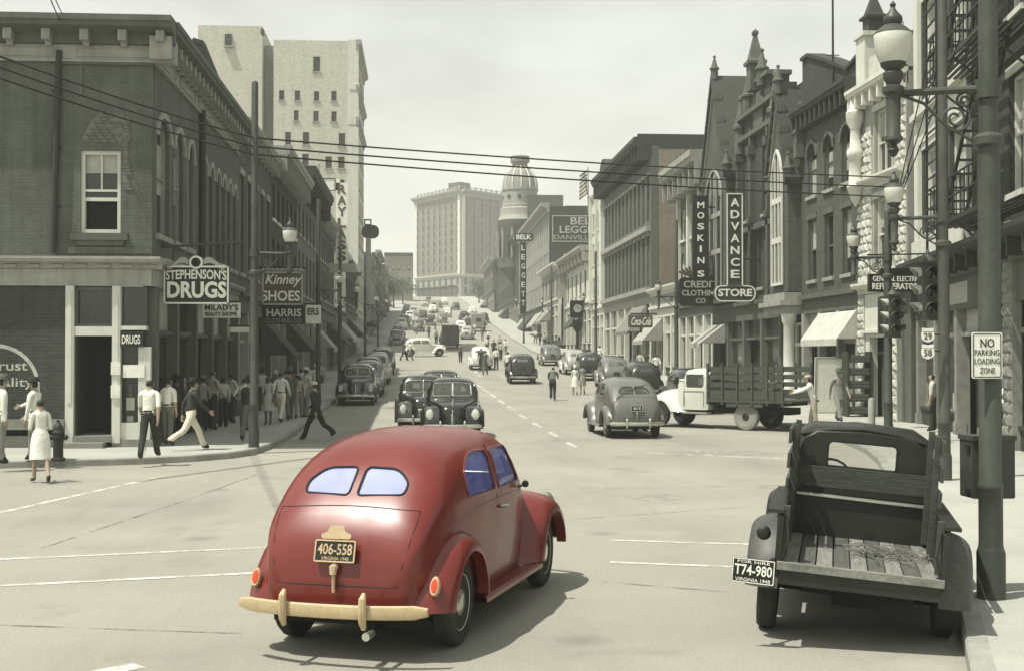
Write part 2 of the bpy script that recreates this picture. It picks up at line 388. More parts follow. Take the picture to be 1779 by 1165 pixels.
# ------------------------------------------------------------------ building kit
def outline(op):
    u0, u1, z0, z1 = op['u'], op['u']+op['w'], op['z'], op['z']+op['h']; c = (u0+u1)/2; hw = op['w']/2; r = op.get('arch', 0)
    if not r: return [(u0,z0),(u1,z0),(u1,z1),(u0,z1)]
    zs = z1-r; top = []
    for i in range(13):
        q = math.pi*i/12; s = abs(math.cos(q))
        h = math.sin(q) if not op.get('point') else math.sqrt(max(0, 1-((s+.6)/1.6)**2))/math.sqrt(1-(.6/1.6)**2)
        top.append((c+hw*math.cos(q), zs+r*h))
    return [(u0,z0),(u1,z0)] + top
def facade(parent, Mx, W_, z0, H_, ops, m, t=.24, name='wall', ends=(1,1)):
    a = MB(); us = sorted({0, W_} | {o['u'] for o in ops} | {o['u']+o['w'] for o in ops}); zs = sorted({z0, H_} | {o['z'] for o in ops} | {o['z']+o['h'] for o in ops})
    P = lambda u, z, n=0: Mx @ Vector((u, z, n))
    for ua, ub in zip(us, us[1:]):
        for za, zb in zip(zs, zs[1:]):
            cu, cz = (ua+ub)/2, (za+zb)/2
            if any(o['u'] < cu < o['u']+o['w'] and o['z'] < cz < o['z']+o['h'] for o in ops): continue
            a.quad(P(ua,za), P(ub,za), P(ub,zb), P(ua,zb))
    for o in ops:
        pts = outline(o); n = len(pts)
        for i in range(n):
            p, q = pts[i], pts[(i+1) % n]
            if (p[0]-q[0])**2+(p[1]-q[1])**2 > 1e-9: a.quad(P(*p), P(*p,-t), P(*q,-t), P(*q))
        if o.get('arch'):
            top = pts[2:]; h = len(top)//2; z1 = o['z']+o['h']
            a.add([P(*p) for p in top[:h+1]] + [P(o['u']+o['w'], z1)], [tuple(range(h+1))[::1] + (h+1,)])
            a.add([P(*p) for p in top[h:]] + [P(o['u'], z1)], [tuple(range(len(top)-h)) + (len(top)-h,)])
    for u in [x for x, k_ in zip((0, W_), ends) if k_]: a.quad(P(u,z0), P(u,H_), P(u,H_,-t-.3), P(u,z0,-t-.3))
    a.quad(P(0,H_), P(W_,H_), P(W_,H_,-t-.3), P(0,H_,-t-.3))
    return obj(name, a, m, parent)
def window(parent, Mx, op, t=.24, fm='trim_pale', sillm='trim_pale', lintel=None, blind=None, mull=0, fw=.065, hood=None):
    pts = outline(op); a = MB(); border(a, pts, fw, Mx, -t*.85, -t*.45)
    u0, u1, z0, z1 = op['u'], op['u']+op['w'], op['z'], op['z']+op['h']; zm = z0+(z1-z0)*.5
    fbox(a, Mx, u0+fw*.5, u1-fw*.5, zm-.03, zm+.03, -t*.80, -t*.5)
    for k in range(mull):
        u = u0+(u1-u0)*(k+1)/(mull+1); fbox(a, Mx, u-.018, u+.018, z0+fw*.5, z1-fw*.5, -t*.78, -t*.55)
    w = obj('window', a, M[fm], parent)
    p = MB(); p.prism(pts, Mx, -t*.98, -t*.83); obj('pane', p, M['glass'], w)
    if blind:
        b = MB(); zb = z1-op.get('arch', 0)-(z1-z0)*blind; fbox(b, Mx, u0+fw, u1-fw, zb, z1-op.get('arch', 0)-fw, -t*.82, -t*.76); obj('blind', b, M['blind'], w)
    if sillm:
        s = MB(); fbox(s, Mx, u0-.1, u1+.1, z0-.14, z0-.003, -t*.9, .09); obj('sill', s, M[sillm], w)
    if lintel:
        s = MB(); fbox(s, Mx, u0-.12, u1+.12, z1+.003, z1+.22, -.1, .05); obj('lintel', s, M[lintel], w)
    if hood:
        s = MB(); n = len(pts); out = pts[2:]
        for i in range(len(out)-1):
            (ax, az), (bx, bz) = out[i], out[i+1]; c = ((u0+u1)/2, z1-op['arch'])
            def o_(p, k): d = Vector((p[0]-c[0], p[1]-c[1])); d = d.normalized()*k; return (p[0]+d.x, p[1]+d.y)
            q = [out[i], o_(out[i], .16), o_(out[i+1], .16), out[i+1]]
            s.prism(q, Mx, -.05, .07)
        obj('hood_mould', s, M[hood], w)
    return w
def cornice(parent, Mx, u0, u1, z, proj, h, m, brackets=0, bw=.16, bm=None, name='cornice', dent=0):
    pr = [(0,0),(.22*proj,.02*h),(.25*proj,.38*h),(.45*proj,.45*h),(.9*proj,.58*h),(.92*proj,.72*h),(proj,.78*h),(proj,h),(0,h)]
    a = MB(); Q = Mx @ Matrix(((0,0,1,0),(0,1,0,0),(1,0,0,0),(0,0,0,1)))
    a.prism([(x-.05 if x == 0 else x, z+y) for x, y in pr], Q, u0, u1)
    c = link(name, fixn(a.mesh(name, m)), parent)
    if brackets:
        b = MB(); fbox(b, Mx, 0, bw, z-.25*h, z+.55*h, .02, .8*proj); me = b.mesh('bracket', bm or m)
        for k in range(brackets):
            o = link('bracket', me, c); d = (u1-u0-bw)*k/max(1, brackets-1)+u0
            o.matrix_parent_inverse = Matrix.Identity(4); o.location = Mx.to_3x3() @ Vector((d, 0, 0))
    if dent:
        b = MB(); w = (u1-u0)/dent
        fbox(b, Mx, 0, w*.5, z+.12*h, z+.36*h, .1*proj, .42*proj); me = b.mesh('dentil', bm or m)
        for k in range(dent):
            o = link('dentil', me, c); o.location = Mx.to_3x3() @ Vector((u0+w*k+.25*w, 0, 0))
    return c
def shop(parent, Mx, W_, H_, bays=2, pm='trim_pale', sm='trim_green', bulk='trim_dark', door=None, awn=(), sign=True, frieze=.75, stripe=False, low=1.95, adepth=1.4):
    w = W_/bays
    for k in range(bays+1):
        b = MB(); u = min(max(0, w*k-.16), W_-.32); fbox(b, Mx, u, u+.32, 0, H_-frieze, -.3, .06); fbox(b, Mx, u-.03 if k else u, u+.35 if k < bays else u+.32, 0, .35, -.2, .10); obj('pilaster', b, M[pm], parent)
    if frieze:
        b = MB(); fbox(b, Mx, 0, W_, H_-frieze, H_-.003, -.35, .03); fbox(b, Mx, 0, W_, H_-.16, H_+.02, -.05, .22); obj('fascia', b, M[sm], parent)
    door = (bays//2,) if door is None else door
    for k in range(bays):
        u0, u1 = w*k+.17, w*(k+1)-.17
        if k in door:
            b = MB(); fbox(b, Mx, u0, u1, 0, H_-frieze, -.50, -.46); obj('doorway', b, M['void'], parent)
            d = MB(); dw = min(1.0, (u1-u0)*.8); c = (u0+u1)/2
            border(d, [(c-dw/2,.02),(c+dw/2,.02),(c+dw/2,2.2),(c-dw/2,2.2)], .11, Mx, -.45, -.40); fbox(d, Mx, c-dw/2+.1, c+dw/2-.1, .1, .55, -.44, -.41)
            dd_ = obj('door', d, M['trim_dark'], parent); p = MB(); fbox(p, Mx, c-dw/2+.1, c+dw/2-.1, .55, 2.1, -.435, -.425); obj('pane', p, M['shopglass'], dd_)
        else:
            b = MB(); fbox(b, Mx, u0, u1, 0, .5, -.3, -.06); fbox(b, Mx, u0, u1, .5, .58, -.3, .0); obj('bulkhead', b, M[bulk], parent)
            f = MB(); border(f, [(u0,.58),(u1,.58),(u1,2.75),(u0,2.75)], .06, Mx, -.24, -.14); d = obj('display_window', f, M[pm], parent)
            p = MB(); fbox(p, Mx, u0+.04, u1-.04, .6, 2.73, -.23, -.21); obj('pane', p, M['shopglass'], d)
            # goods on show behind the glass line
            for j in range(3):
                q = MB(); gx = u0+.2+(u1-u0-.6)*j/2; gh = random.uniform(.3,1.0); fbox(q, Mx, gx, gx+random.uniform(.15,.35), .60, .6+gh, -.205, -.19); obj('display_card', q, M[random.choice(['blind','letter_grey','trim_green','brick_warm'])], d)
        f = MB(); fbox(f, Mx, u0, u1, 2.75, 2.87, -.28, -.06); t_ = obj('transom_bar', f, M[pm], parent)
        p = MB(); fbox(p, Mx, u0, u1, 2.872, H_-frieze-.002, -.26, -.2); obj('transom', p, M['shopglass' if random.random() < .5 else 'letter_grey'], t_)
    for (u0, u1, m_) in awn:
        b = MB(); z1, z2, d = H_-frieze-.05, low+.35, adepth
        P = lambda u, z, n: Mx @ Vector((u, z, n))
        n = max(2, int((u1-u0)/.32)) if stripe else 1
        for j in range(n):
            ua, ub = u0+(u1-u0)*j/n, u0+(u1-u0)*(j+1)/n; b.cur = j % 2
            b.add([P(ua,z1,.06),P(ub,z1,.06),P(ub,z2,d),P(ua,z2,d),P(ua,z2-.25,d),P(ub,z2-.25,d)], [(0,3,2,1),(3,4,5,2)])
            b.add([P(ua,z1-.03,.06),P(ub,z1-.03,.06),P(ub,z2-.03,d-.02),P(ua,z2-.03,d-.02),P(ua,z2-.25,d-.02),P(ub,z2-.25,d-.02)], [(0,1,2,3),(3,2,5,4)])
        b.cur = 0
        for u in (u0, u1): b.add([P(u,z1,.06),P(u,z2,d),P(u,z2,.06)], [(0,1,2)])
        obj('awning', b, [M[m_], M['sign_dark' if stripe else m_]], parent)
def spread(W_, n, w, z, h, margin=.6, **k):
    if n == 1: return [dict(u=(W_-w)/2, w=w, z=z, h=h, **k)]
    s = (W_-2*margin-w)/(n-1); return [dict(u=margin+s*i, w=w, z=z, h=h, **k) for i in range(n)]
def body(parent, Mx, W_, D, H_, m, roof='roofing', n0=-.55, name='side_wall', z0=-.5):
    b = MB(); fbox(b, Mx, .0, W_, z0, H_, -D, n0); obj(name, b, M[m], parent)
    r = MB(); fbox(r, Mx, .15, W_-.15, H_-.02, H_+.06, -D+.15, n0-.1); obj('roof', r, M[roof], parent)
def bldg(name, label, o, u, W_, D, H_, m, rows, zs=4.6, corn=(.5,.7,'trim_green',0), side=None, win={}, shp={}, cat='building', group=None, hood=None, base=None, dent=0):
    zb = zp(o[1]) if base is None else base
    e = thing(name, label, cat, (o[0], o[1], zb), 0, group, world=True); Mx = frame(o, u, zb)
    ops = []
    for r in rows:
        r = dict(r); n = r.pop('n'); ops += [(q, r) for q in spread(W_, n, r['w'], r['z'], r['h'], r.get('margin', .6), **{k: v for k, v in r.items() if k in ('arch','point')})]
    facade(e, Mx, W_, zs, H_, [q for q, _ in ops], M[m])
    for q, r in ops:
        kw = dict(win); kw.update(r.get('win', {})); window(e, Mx, q, blind=random.choice([None, .3, .5, .5, .75]) if kw.get('fm') else None, **kw)
    body(e, Mx, W_, D, H_-.25, side or m)
    if corn: cornice(e, Mx, -.02, W_+.02, H_-corn[1]*.55, corn[0], corn[1], M[corn[2]], corn[3], dent=dent)
    if shp is not None and zs > 0: shop(e, Mx, W_, zs, **shp)
    return e, Mx
# ------------------------------------------------------------------ left: corner drug store
LX, LY = -6.55, 31.5
e = thing('corner_drug_store', 'green painted two storey brick corner building with bracketed cornice and open dark doorway', 'building', (LX, LY, .15), world=True)
W1 = 18.0; MF = frame((LX-W1, LY), (1, 0), .15); YE = 46.0; ML = frame((LX, LY), (0, 1), .15)
KF = (LY*math.cos(HEAD)+LX*math.sin(HEAD))/F_PX        # metres per photograph pixel on the front
def fu(px): return W1 + (px-262)*KF*1.0
def fz(py): return CAMH + (615-py)*KF - .15
HT = fz(37)
# front, upper storey
opw = dict(u=fu(140), w=fu(208)-fu(140), z=fz(405), h=fz(262)-fz(405))
zc = fz(447)
facade(e, MF, W1, zc, HT-.3, [opw], M['brick_green'], .26, ends=(1,0))
a = MB(); border(a, outline(opw), .09, MF, -.2, -.06); zm = fz(338)
fbox(a, MF, opw['u']+.05, opw['u']+opw['w']-.05, fz(349), fz(343), -.19, -.09); fbox(a, MF, opw['u']+.05, opw['u']+opw['w']-.05, fz(333), fz(329), -.19, -.07)
fbox(a, MF, fu(174)-.02, fu(174)+.02, fz(333), fz(266), -.18, -.1)
w = obj('window', a, M['trim_white'], e)
p = MB(); fbox(p, MF, opw['u']+.06, opw['u']+opw['w']-.06, fz(346), fz(266), -.21, -.17); obj('upper_sash_pane', p, M['shopglass'], w)
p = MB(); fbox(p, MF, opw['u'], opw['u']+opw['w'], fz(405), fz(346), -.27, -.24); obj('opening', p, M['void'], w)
p = MB(); fbox(p, MF, fu(125), fu(222), fz(418), fz(406), -.05, .12); fbox(p, MF, fu(132), fu(215), fz(427), fz(418)-.003, -.05, .07); obj('sill', p, M['trim_green'], w)
b = MB(); fbox(b, MF, opw['u']+.1, opw['u']+opw['w']-.1, fz(300), fz(268), -.165, -.155); obj('blind', b, M['letter_grey'], w)
# recessed wall panel: proud strips round it, and the bare brick patch over the window
for wb_ in ((107,262,113,104,.07),(137,143,165,113.4,.035),(120,262,441,430,.05)):
    b = MB(); fbox(b, MF, fu(wb_[0]), fu(wb_[1])-.003, fz(wb_[2]), fz(wb_[3]), -.02, wb_[4]); obj('wall_band', b, M['trim_green'], e)
b = MB()
zt_, zb_ = fz(105), zc
b.tube([MF @ Vector((fu(104), HT-.75, .09)), MF @ Vector((fu(103), HT-1.2, .09)), MF @ Vector((fu(97), fz(380), .09)), MF @ Vector((fu(95), zc+.1, .09))], .075, 8)
for zz in (fz(160), fz(260), fz(360)): fbox(b, MF, fu(100)-.12, fu(100)+.1, zz-.03, zz+.03, -.02, .05)
obj('downpipe', b, M['trim_dark'], e, 40)
pm = MB(); pm.prism([(fu(141),fz(248)),(fu(212),fz(248)),(fu(212),fz(196)),(fu(172),fz(196)),(fu(158),fz(212)),(fu(148),fz(228))], MF, -.02, .006); fbox(pm, MF, fu(212)+.003, fu(220), fz(330), fz(205), -.02, .004); patch = obj('mortar_patch', pm, M['patch_mortar'], e)
bk = MB(); fbox(bk, MF, 0, .20, 0, .06, 0, .02); bme = bk.mesh('brick', M['patch_brick'])
r3 = MF.to_3x3()
zrow = fz(248)+.012; k = 0
while zrow < fz(198):
    fr = (zrow-fz(248))/(fz(196)-fz(248)); left = fu(142)+fr*(fu(174)-fu(142)); u = left + (k % 2)*.1
    while u < fu(212)-.2:
        if random.random() < .93:
            o = link('brick', bme, patch); o.location = r3 @ Vector((u, zrow, .004+random.uniform(0,.006)))
        u += .215
    zrow += .075; k += 1
zrow = fz(330)
while zrow < fz(206):
    if random.random() < .7:
        o = link('brick', bme, patch); o.location = r3 @ Vector((fu(212)+random.uniform(-.06,.06), zrow, .002))
    zrow += .075
# main cornice
def main_cornice(Mx, u0, u1, nb, name='cornice'):
    H0 = HT-.95
    c = MB(); fbox(c, Mx, u0, u1, H0, H0+.36, -.1, .05); fbox(c, Mx, u0, u1, H0-.06, H0-.003, -.1, .09); fb = obj('frieze', c, M['trim_pale'], e)
    n = max(2, int((u1-u0)/2.6))
    for k in range(n):
        ua, ub = u0+(u1-u0)*(k+.10)/n, u0+(u1-u0)*(k+.90)/n; q = MB(); border(q, [(ua,H0+.07),(ub,H0+.07),(ub,H0+.30),(ua,H0+.30)], .03, Mx, .04, .075); obj('frieze_panel', q, M['trim_pale'], fb)
    cc = cornice(e, Mx, u0, u1, H0+.363, .62, .62, M['trim_green'], name=name)
    bm_ = MB(); fbox(bm_, Mx, 0, .2, H0+.40, H0+.66, .02, .42); fbox(bm_, Mx, .03, .17, H0+.30, H0+.397, .02, .22); me = bm_.mesh('bracket', M['trim_pale'])
    for k in range(nb):
        o = link('bracket', me, cc); o.location = Mx.to_3x3() @ Vector((u0+.1+(u1-u0-.5)*k/(nb-1), 0, 0))
main_cornice(MF, .0, W1+.55, 21); main_cornice(ML, .06, YE-LY, 22)
c = MB(); fbox(c, MF, W1-.02, W1+.5, HT-.96, HT-.4, -.5, .3); obj('corner_bracket', c, M['trim_pale'], e)
# shop cornice and frieze on both streets
for Mx, ue in ((MF, W1+.25), (ML, YE-LY)):
    u0_ = 0 if Mx is MF else .26
    cornice(e, Mx, u0_, ue, fz(468), .3, fz(447)-fz(468), M['trim_pale'], 0, name='shop_cornice', dent=int((ue-u0_)/.55))
    c = MB(); fbox(c, Mx, 0 if Mx is MF else .051, ue-.25 if Mx is MF else ue, fz(497), fz(468)-.004, -.3, .05); obj('shop_frieze', c, M['trim_pale'], e)
# front ground floor
ub = fu(117)
lo = fz(727)
facade(e, MF, ub, lo, fz(497)-.004, [], M['brick_dark'], .2)
c = MB(); fbox(c, MF, 0, ub-.01, fz(744), lo, -.2, .16); fbox(c, MF, 0, ub-.01, -.05, fz(755), -.25, .06); obj('stone_ledge', c, M['stone_grey'], e)
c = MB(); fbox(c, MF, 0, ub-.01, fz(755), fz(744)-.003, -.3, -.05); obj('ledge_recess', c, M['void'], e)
for a_, b_ in ((117,131),(196,210)):
    c = MB(); fbox(c, MF, fu(a_), fu(b_), fz(768), fz(497)-.004, -.3, .09); fbox(c, MF, fu(a_)+.05, fu(b_)-.05, fz(700), fz(510), .09, .105); obj('pilaster', c, M['trim_white'], e)
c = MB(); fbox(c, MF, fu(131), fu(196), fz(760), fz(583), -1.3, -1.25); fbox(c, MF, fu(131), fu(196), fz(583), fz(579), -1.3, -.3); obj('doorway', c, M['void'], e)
c = MB(); fbox(c, MF, fu(131), fu(131)+.05, fz(760), fz(583), -1.25, -.05); fbox(c, MF, fu(196)-.05, fu(196), fz(760), fz(583), -1.25, -.05); obj('door_jamb', c, M['trim_dark'], e)
c = MB(); fbox(c, MF, fu(131), fu(196), fz(583), fz(567), -.25, .07); obj('transom_bar', c, M['trim_white'], e)
c = MB(); fbox(c, MF, fu(132), fu(195), fz(567), fz(497)-.004, -.2, -.12); obj('transom_pane', c, M['shopglass'], e)
c = MB(); border(c, [(fu(131),fz(567)),(fu(196),fz(567)),(fu(196),fz(500)),(fu(131),fz(500))], .07, MF, -.12, -.03); obj('transom_frame', c, M['trim_green'], e)
for k_, (z0, z1, n) in enumerate(((fz(775)-.02, fz(766), .45), (fz(766), fz(755), .15))):
    c = MB(); fbox(c, MF, fu(118) if k_ == 0 else fu(131), fu(187) if k_ == 0 else fu(196), z0, z1, -1.3, n); obj('step', c, M['stone_grey'], e)
# right bay of the front: lettering board, poster, bulkhead
c = MB(); fbox(c, MF, fu(210), fu(247), fz(498), fz(497)-.004, -.2, .06); fbox(c, MF, fu(210), W1-.12, fz(573), fz(566), -.2, .08); obj('transom_bar', c, M['trim_white'], e)
c = MB(); fbox(c, MF, fu(210), W1-.13, fz(566), fz(498), -.2, -.1); obj('transom_pane', c, M['shopglass'], e)
c = MB(); fbox(c, MF, fu(210), W1-.13, fz(733), fz(600), -.2, -.1); pn = obj('display_pane', c, M['shopglass'], e)
for (x0, y0, x1, y1, m_) in ((218,690,232,712,'letter_grey'), (219,722,230,732,'blind'), (222,668,228,688,'trim_green')):
    c = MB(); fbox(c, MF, fu(x0), fu(x1), fz(y1), fz(y0), -.095, -.085); obj('display_card', c, M[m_], pn)
c = MB(); fbox(c, MF, fu(240), W1-.02, fz(733), fz(602), -.15, .04); obj('corner_post', c, M['trim_white'], e)
c = MB(); fbox(c, MF, fu(210), W1-.03, fz(762), fz(733), -.2, .03); obj('bulkhead', c, M['trim_white'], e)
c = MB(); fbox(c, MF, fu(196), W1+.1, -.05, fz(762), -.3, .07); obj('plinth', c, M['stone_grey'], e)
b = MB(); fbox(b, MF, fu(210), fu(249), fz(602), fz(575), -.1, .10); sg = obj('lettered_board', b, M['sign_dark'], e)
b = MB(); text(b, 'DRUGS', MF, fu(213), fu(244), fz(597), fz(582), .10, .01); obj('lettering', b, M['letter_white'], sg)
b = MB(); fbox(b, MF, fu(214), fu(251), fz(655), fz(633), .045, .06); obj('paper_notice', b, M['sign_white'], e)
for y0, y1 in ((628,650),(668,690)):
    b = MB(); fbox(b, MF, fu(195), fu(211), fz(y1), fz(y0), .10, .13); fbox(b, MF, fu(197), fu(209), fz(y1)+.06, fz(y0)-.08, .13, .135); obj('wall_notice', b, M['sign_white'], e)
# faded advertisement painted on the ground floor brick
b = MB(); cx, cz, R0 = fu(-2), fz(672), (fu(75)-fu(0))*1.0
for i in range(40):
    q0, q1 = 2*math.pi*i/40, 2*math.pi*(i+1)/40
    b.add([MF @ Vector((cx+r_*math.cos(q)*1.0, cz+r_*math.sin(q), .004)) for r_, q in ((R0,q0),(R0-.09,q0),(R0-.09,q1),(R0,q1))], [(3,2,1,0)])
for i, (s_, x0, x1, y0, y1) in enumerate((('you trust', -62, 52, 648, 629), ('quality', -20, 62, 675, 655))):
    text(b, s_, MF, fu(x0), fu(x1), fz(y0), fz(y1), .003, .003, .01)
ad = obj('painted_advertisement', b, M['wallpaint'], e); 
# side wall on the main street
YS1 = yat(LX, 345)-LY
ops = []
for x0, x1, pt in ((269,296,495),(299,320,560),(322,337,620)):
    ua, ub_ = yat(LX, x0+2)-LY, yat(LX, x1-3)-LY; ops.append(dict(u=ua, w=ub_-ua, z=5.25, h=3.0, arch=.55))
facade(e, ML, YS1, zc, HT-.3, ops, M['brick_green'], .26, ends=(0,0))
for o in ops: window(e, ML, o, .26, 'trim_pale', 'trim_pale', hood='trim_pale', blind=.45)
ops = spread(YE-LY-YS1, 6, .72, 5.2, 2.9, .45, arch=.36)
M2 = frame((LX, LY+YS1), (0, 1), .15)
facade(e, M2, YE-LY-YS1, zc, HT-.3, ops, M['brick_mid'], .26, ends=(0,1))
for o in ops: window(e, M2, o, .26, 'trim_pale', 'trim_pale', hood='trim_pale')
b = MB(); b.tube([ML @ Vector((YS1, zc, .1)), ML @ Vector((YS1, HT-.9, .1))], .09, 8); obj('downpipe', b, M['trim_dark'], e, 40)
b = MB(); fbox(b, MF, 0, W1-.6, -.5, HT-.28, -(YE-LY), -.6 if False else -1.4); fbox(b, MF, 0, ub, -.5, HT-.3, -1.41, -.52); fbox(b, MF, ub, W1-.6, fz(575), HT-.3, -1.41, -.53); obj('inner_wall', b, M['brick_dark'], e)
b = MB(); fbox(b, MF, -.3, W1-.1, HT-.3, HT-.2, -(YE-LY), -.1); obj('roof', b, M['roofing'], e)
shop(e, frame((LX, LY+.3), (0,1), .15), YE-LY-.3, fz(497)-.01, bays=5, pm='trim_green', sm='trim_dark', frieze=.0, low=1.9)
# ------------------------------------------------------------------ left: the row behind it
def lrow(y0, y1, H_, label, m, rows, name='shop_building', **k):
    return bldg(name, label, (LX, y0+.01), (0,1), y1-y0-.02, 14, H_, m, rows, **k)
wp = dict(fm='trim_pale', sillm='trim_pale')
e2, m2 = lrow(46, 56, 10.6, 'green brick shop building with pointed gable parapet beside the corner drug store', 'brick_plain',
    [dict(n=5, w=1.0, z=5.3, h=3.6, margin=.5, win=dict(mull=1))], win=dict(fm='trim_pale', sillm='trim_pale', lintel='trim_pale'), corn=(.5,.6,'trim_pale',9),
    shp=dict(bays=4, awn=((6.4,9.4,'awn_dark'),)))
Mg = frame((LX-3.9, 46.1), (1,0), zp(46)); b = MB()
b.prism([(0,9.5),(3.85,9.5),(3.85,10.9),(3.1,12.2),(2.6,13.45),(2.25,13.55),(1.3,12.2),(.9,11.3),(0,11.2)], Mg, -.45, .0); obj('gable_parapet', b, M['brick_plain'], e2)
b = MB()
for (p, q) in (((3.85,10.9),(3.1,12.2)),((3.1,12.2),(2.6,13.45)),((2.6,13.45),(2.25,13.55)),((2.25,13.55),(1.3,12.2)),((1.3,12.2),(.9,11.3)),((.9,11.3),(0,11.2))):
    b.prism([p, (p[0]+.06,p[1]+.14), (q[0]+.06,q[1]+.14), q], Mg, -.52, .08)
link('gable_coping', fixn(b.mesh('gable_coping', M['trim_dark'])), e2)
b = MB(); fbox(b, frame((LX-5.6, 44.0), (1,0), 0), 0, 1.0, 9.5, 11.7, -1.0, 0); fbox(b, frame((LX-5.6, 44.0), (1,0), 0), -.1, 1.1, 11.7, 11.95, -1.1, .1); obj('chimney', b, M['brick_warm'], e2)
lrow(56, 68, 10.9, 'dark brick shop building with pale window hoods behind the lamp post on the left', 'brick_dark',
    [dict(n=6, w=1.0, z=5.2, h=2.2, arch=.5), dict(n=6, w=1.0, z=8.2, h=1.5)], win=dict(fm='trim_pale', sillm='trim_white'), corn=(.9,.9,'trim_pale',12), shp=dict(bays=4, awn=((6,11,'awn_dark'),)))
lrow(68, 82, 11.4, 'green fronted shop building with heavy dark cornice on the left', 'trim_green',
    [dict(n=6, w=1.2, z=5.2, h=2.3), dict(n=6, w=1.2, z=8.4, h=1.6)], win=wp, corn=(1.0,1.2,'trim_dark',10), shp=dict(bays=4, awn=((8,12,'awn'),)))
lrow(82, 97, 10.4, 'grey brick shop building below the flag and the tall vertical sign', 'brick_mid',
    [dict(n=7, w=1.1, z=5.2, h=2.0, arch=.4), dict(n=7, w=1.1, z=7.8, h=1.5)], win=wp, corn=(.7,.8,'trim_pale',9), shp=dict(bays=5, awn=((8,14,'awn_dark'),)))
lrow(97, 112, 9.3, 'low white fronted shop building before the tall office tower', 'trim_white',
    [dict(n=6, w=1.2, z=5.2, h=2.4)], win=dict(fm='trim_green', sillm='trim_pale'), corn=(.6,.7,'trim_white',0), shp=dict(bays=5, awn=((1,13,'awn'),)))
lrow(112, 130, 8.6, 'plain dark shop building against the foot of the tall office tower', 'brick_dark',
    [dict(n=7, w=1.2, z=5.2, h=2.2)], win=wp, corn=(.6,.7,'trim_green',0), shp=dict(bays=6, awn=((1,8,'awn_dark'),(9,16,'awn'))))
# tall office tower
ty = 130.2; tz = zp(130)
e = thing('office_tower', 'tall buff brick office tower with blank side wall and few small windows', 'building', (LX, ty, tz), world=True)
KT = (ty*math.cos(HEAD)+LX*math.sin(HEAD))/F_PX
def tu(px): return (px-475)*KT
def tzz(py): return CAMH+(615-py)*KT-tz
x0 = LX-tu(618); MT = frame((x0, ty), (1,0), tz); WT = LX-x0; HTt = tzz(70)
opn = []
for (px, py, w, h) in ((549,111,12,26),(489,166,9,17),(516,166,9,17),(549,167,9,17),(579,166,9,17),(514,201,8,18),(548,202,9,18),(579,202,9,18),(531,241,11,22),(593,242,11,22),(530,278,11,20),(570,282,11,20),(592,282,11,20),(531,320,11,20),(592,322,11,20),(500,241,10,22),(500,322,10,20)):
    opn.append(dict(u=tu(px)-w*KT/2, w=w*KT, z=tzz(py)-h*KT/2, h=h*KT))
facade(e, MT, WT, 0, HTt, opn, M['tower'], .3, ends=(1,0))
for o in opn: window(e, MT, o, .3, 'trim_green', 'trim_pale', fw=.08)
MS = frame((LX, ty), (0,1), tz); DT = 17.0
ops = [q for k in range(9) for q in spread(DT, 5, 1.5, 5.6+k*2.95, 1.9, 1.6)]
facade(e, MS, DT, 4.6, HTt-.01, ops, M['tower'], .3, 'street_wall', ends=(0,1))
for o in ops: window(e, MS, o, .3, 'trim_green', 'trim_pale', fw=.08)
shop(e, MS, DT, 4.6, bays=5, pm='trim_white', sm='trim_white')
b = MB(); fbox(b, MT, .0, WT-.6, -.5, HTt-.4, -DT, -.62); obj('inner_wall', b, M['tower'], e)
for z0, pj, h in ((HTt-5.2,.35,.7),(HTt-.9,.5,1.0),(tzz(215),.35,.7)):
    cornice(e, MS, -.35, DT+.02, z0, pj, h, M['trim_pale'], name='band_course')
b = MB()
for py0, py1 in ((68,216),(220,560)): fbox(b, MT, tu(603), WT+.20, tzz(py1), tzz(py0), -.5, .12)
obj('corner_pier', b, M['trim_white'], e)
for k in range(7):
    b = MB(); fbox(b, MT, tu(604)+.05, WT+.28, HTt-5.0-.02-k*.001, HTt-4.4, -.5-k*0, .18); 
    if k == 0: obj('pier_capital', b, M['trim_white'], e)
b = MB(); fbox(b, MT, tu(345), tu(455), 6, tzz(46), -12, -.2); obj('rear_wing', b, M['tower'], e)
b = MB(); fbox(b, MT, tu(456), -.01, 6, tzz(72), -11, -2.0); obj('light_well_wall', b, M['brick_pale'], e)
b = MB(); fbox(b, MT, tu(455)-.15, tu(455)+.12, tzz(60), tzz(50), -1, -.1); obj('roof_vent', b, M['trim_dark'], e)
o = dict(u=tu(391), w=12*KT, z=tzz(82), h=21*KT); window(e, MT @ Matrix.Translation((0,0,.12)), o, .3, 'trim_green', 'trim_pale')
b = MB(); fbox(b, MT, .2, WT-.8, HTt-.35, HTt-.25, -DT+.2, -.7); obj('roof', b, M['roofing'], e)
# the hillside row beyond the tower
specs = [(148,166,10.5,'brick_mid','grey brick shop row just past the tall office tower'),(166,186,8.5,'brick_pale','pale low shop front up the left side of the hill'),(186,208,11.5,'brick_dark','dark brick block on the left climb of the hill'),
         (208,236,9.5,'trim_green','green fronted block high on the left side of the hill'),(236,270,8.0,'brick_pale','far pale brick block among trees on the left hill')]
for y0, y1, h, m_, lb in specs:
    lrow(y0, y1, h, lb, m_, [dict(n=6, w=1.3, z=5.0, h=1.8), *([dict(n=6, w=1.3, z=7.6, h=1.5)] if h > 10 else [])], win=wp, corn=(.8,.8,'trim_pale',0), shp=dict(bays=4, awn=((1,8,random.choice(['awn','awn_dark'])),)), zs=4.4)
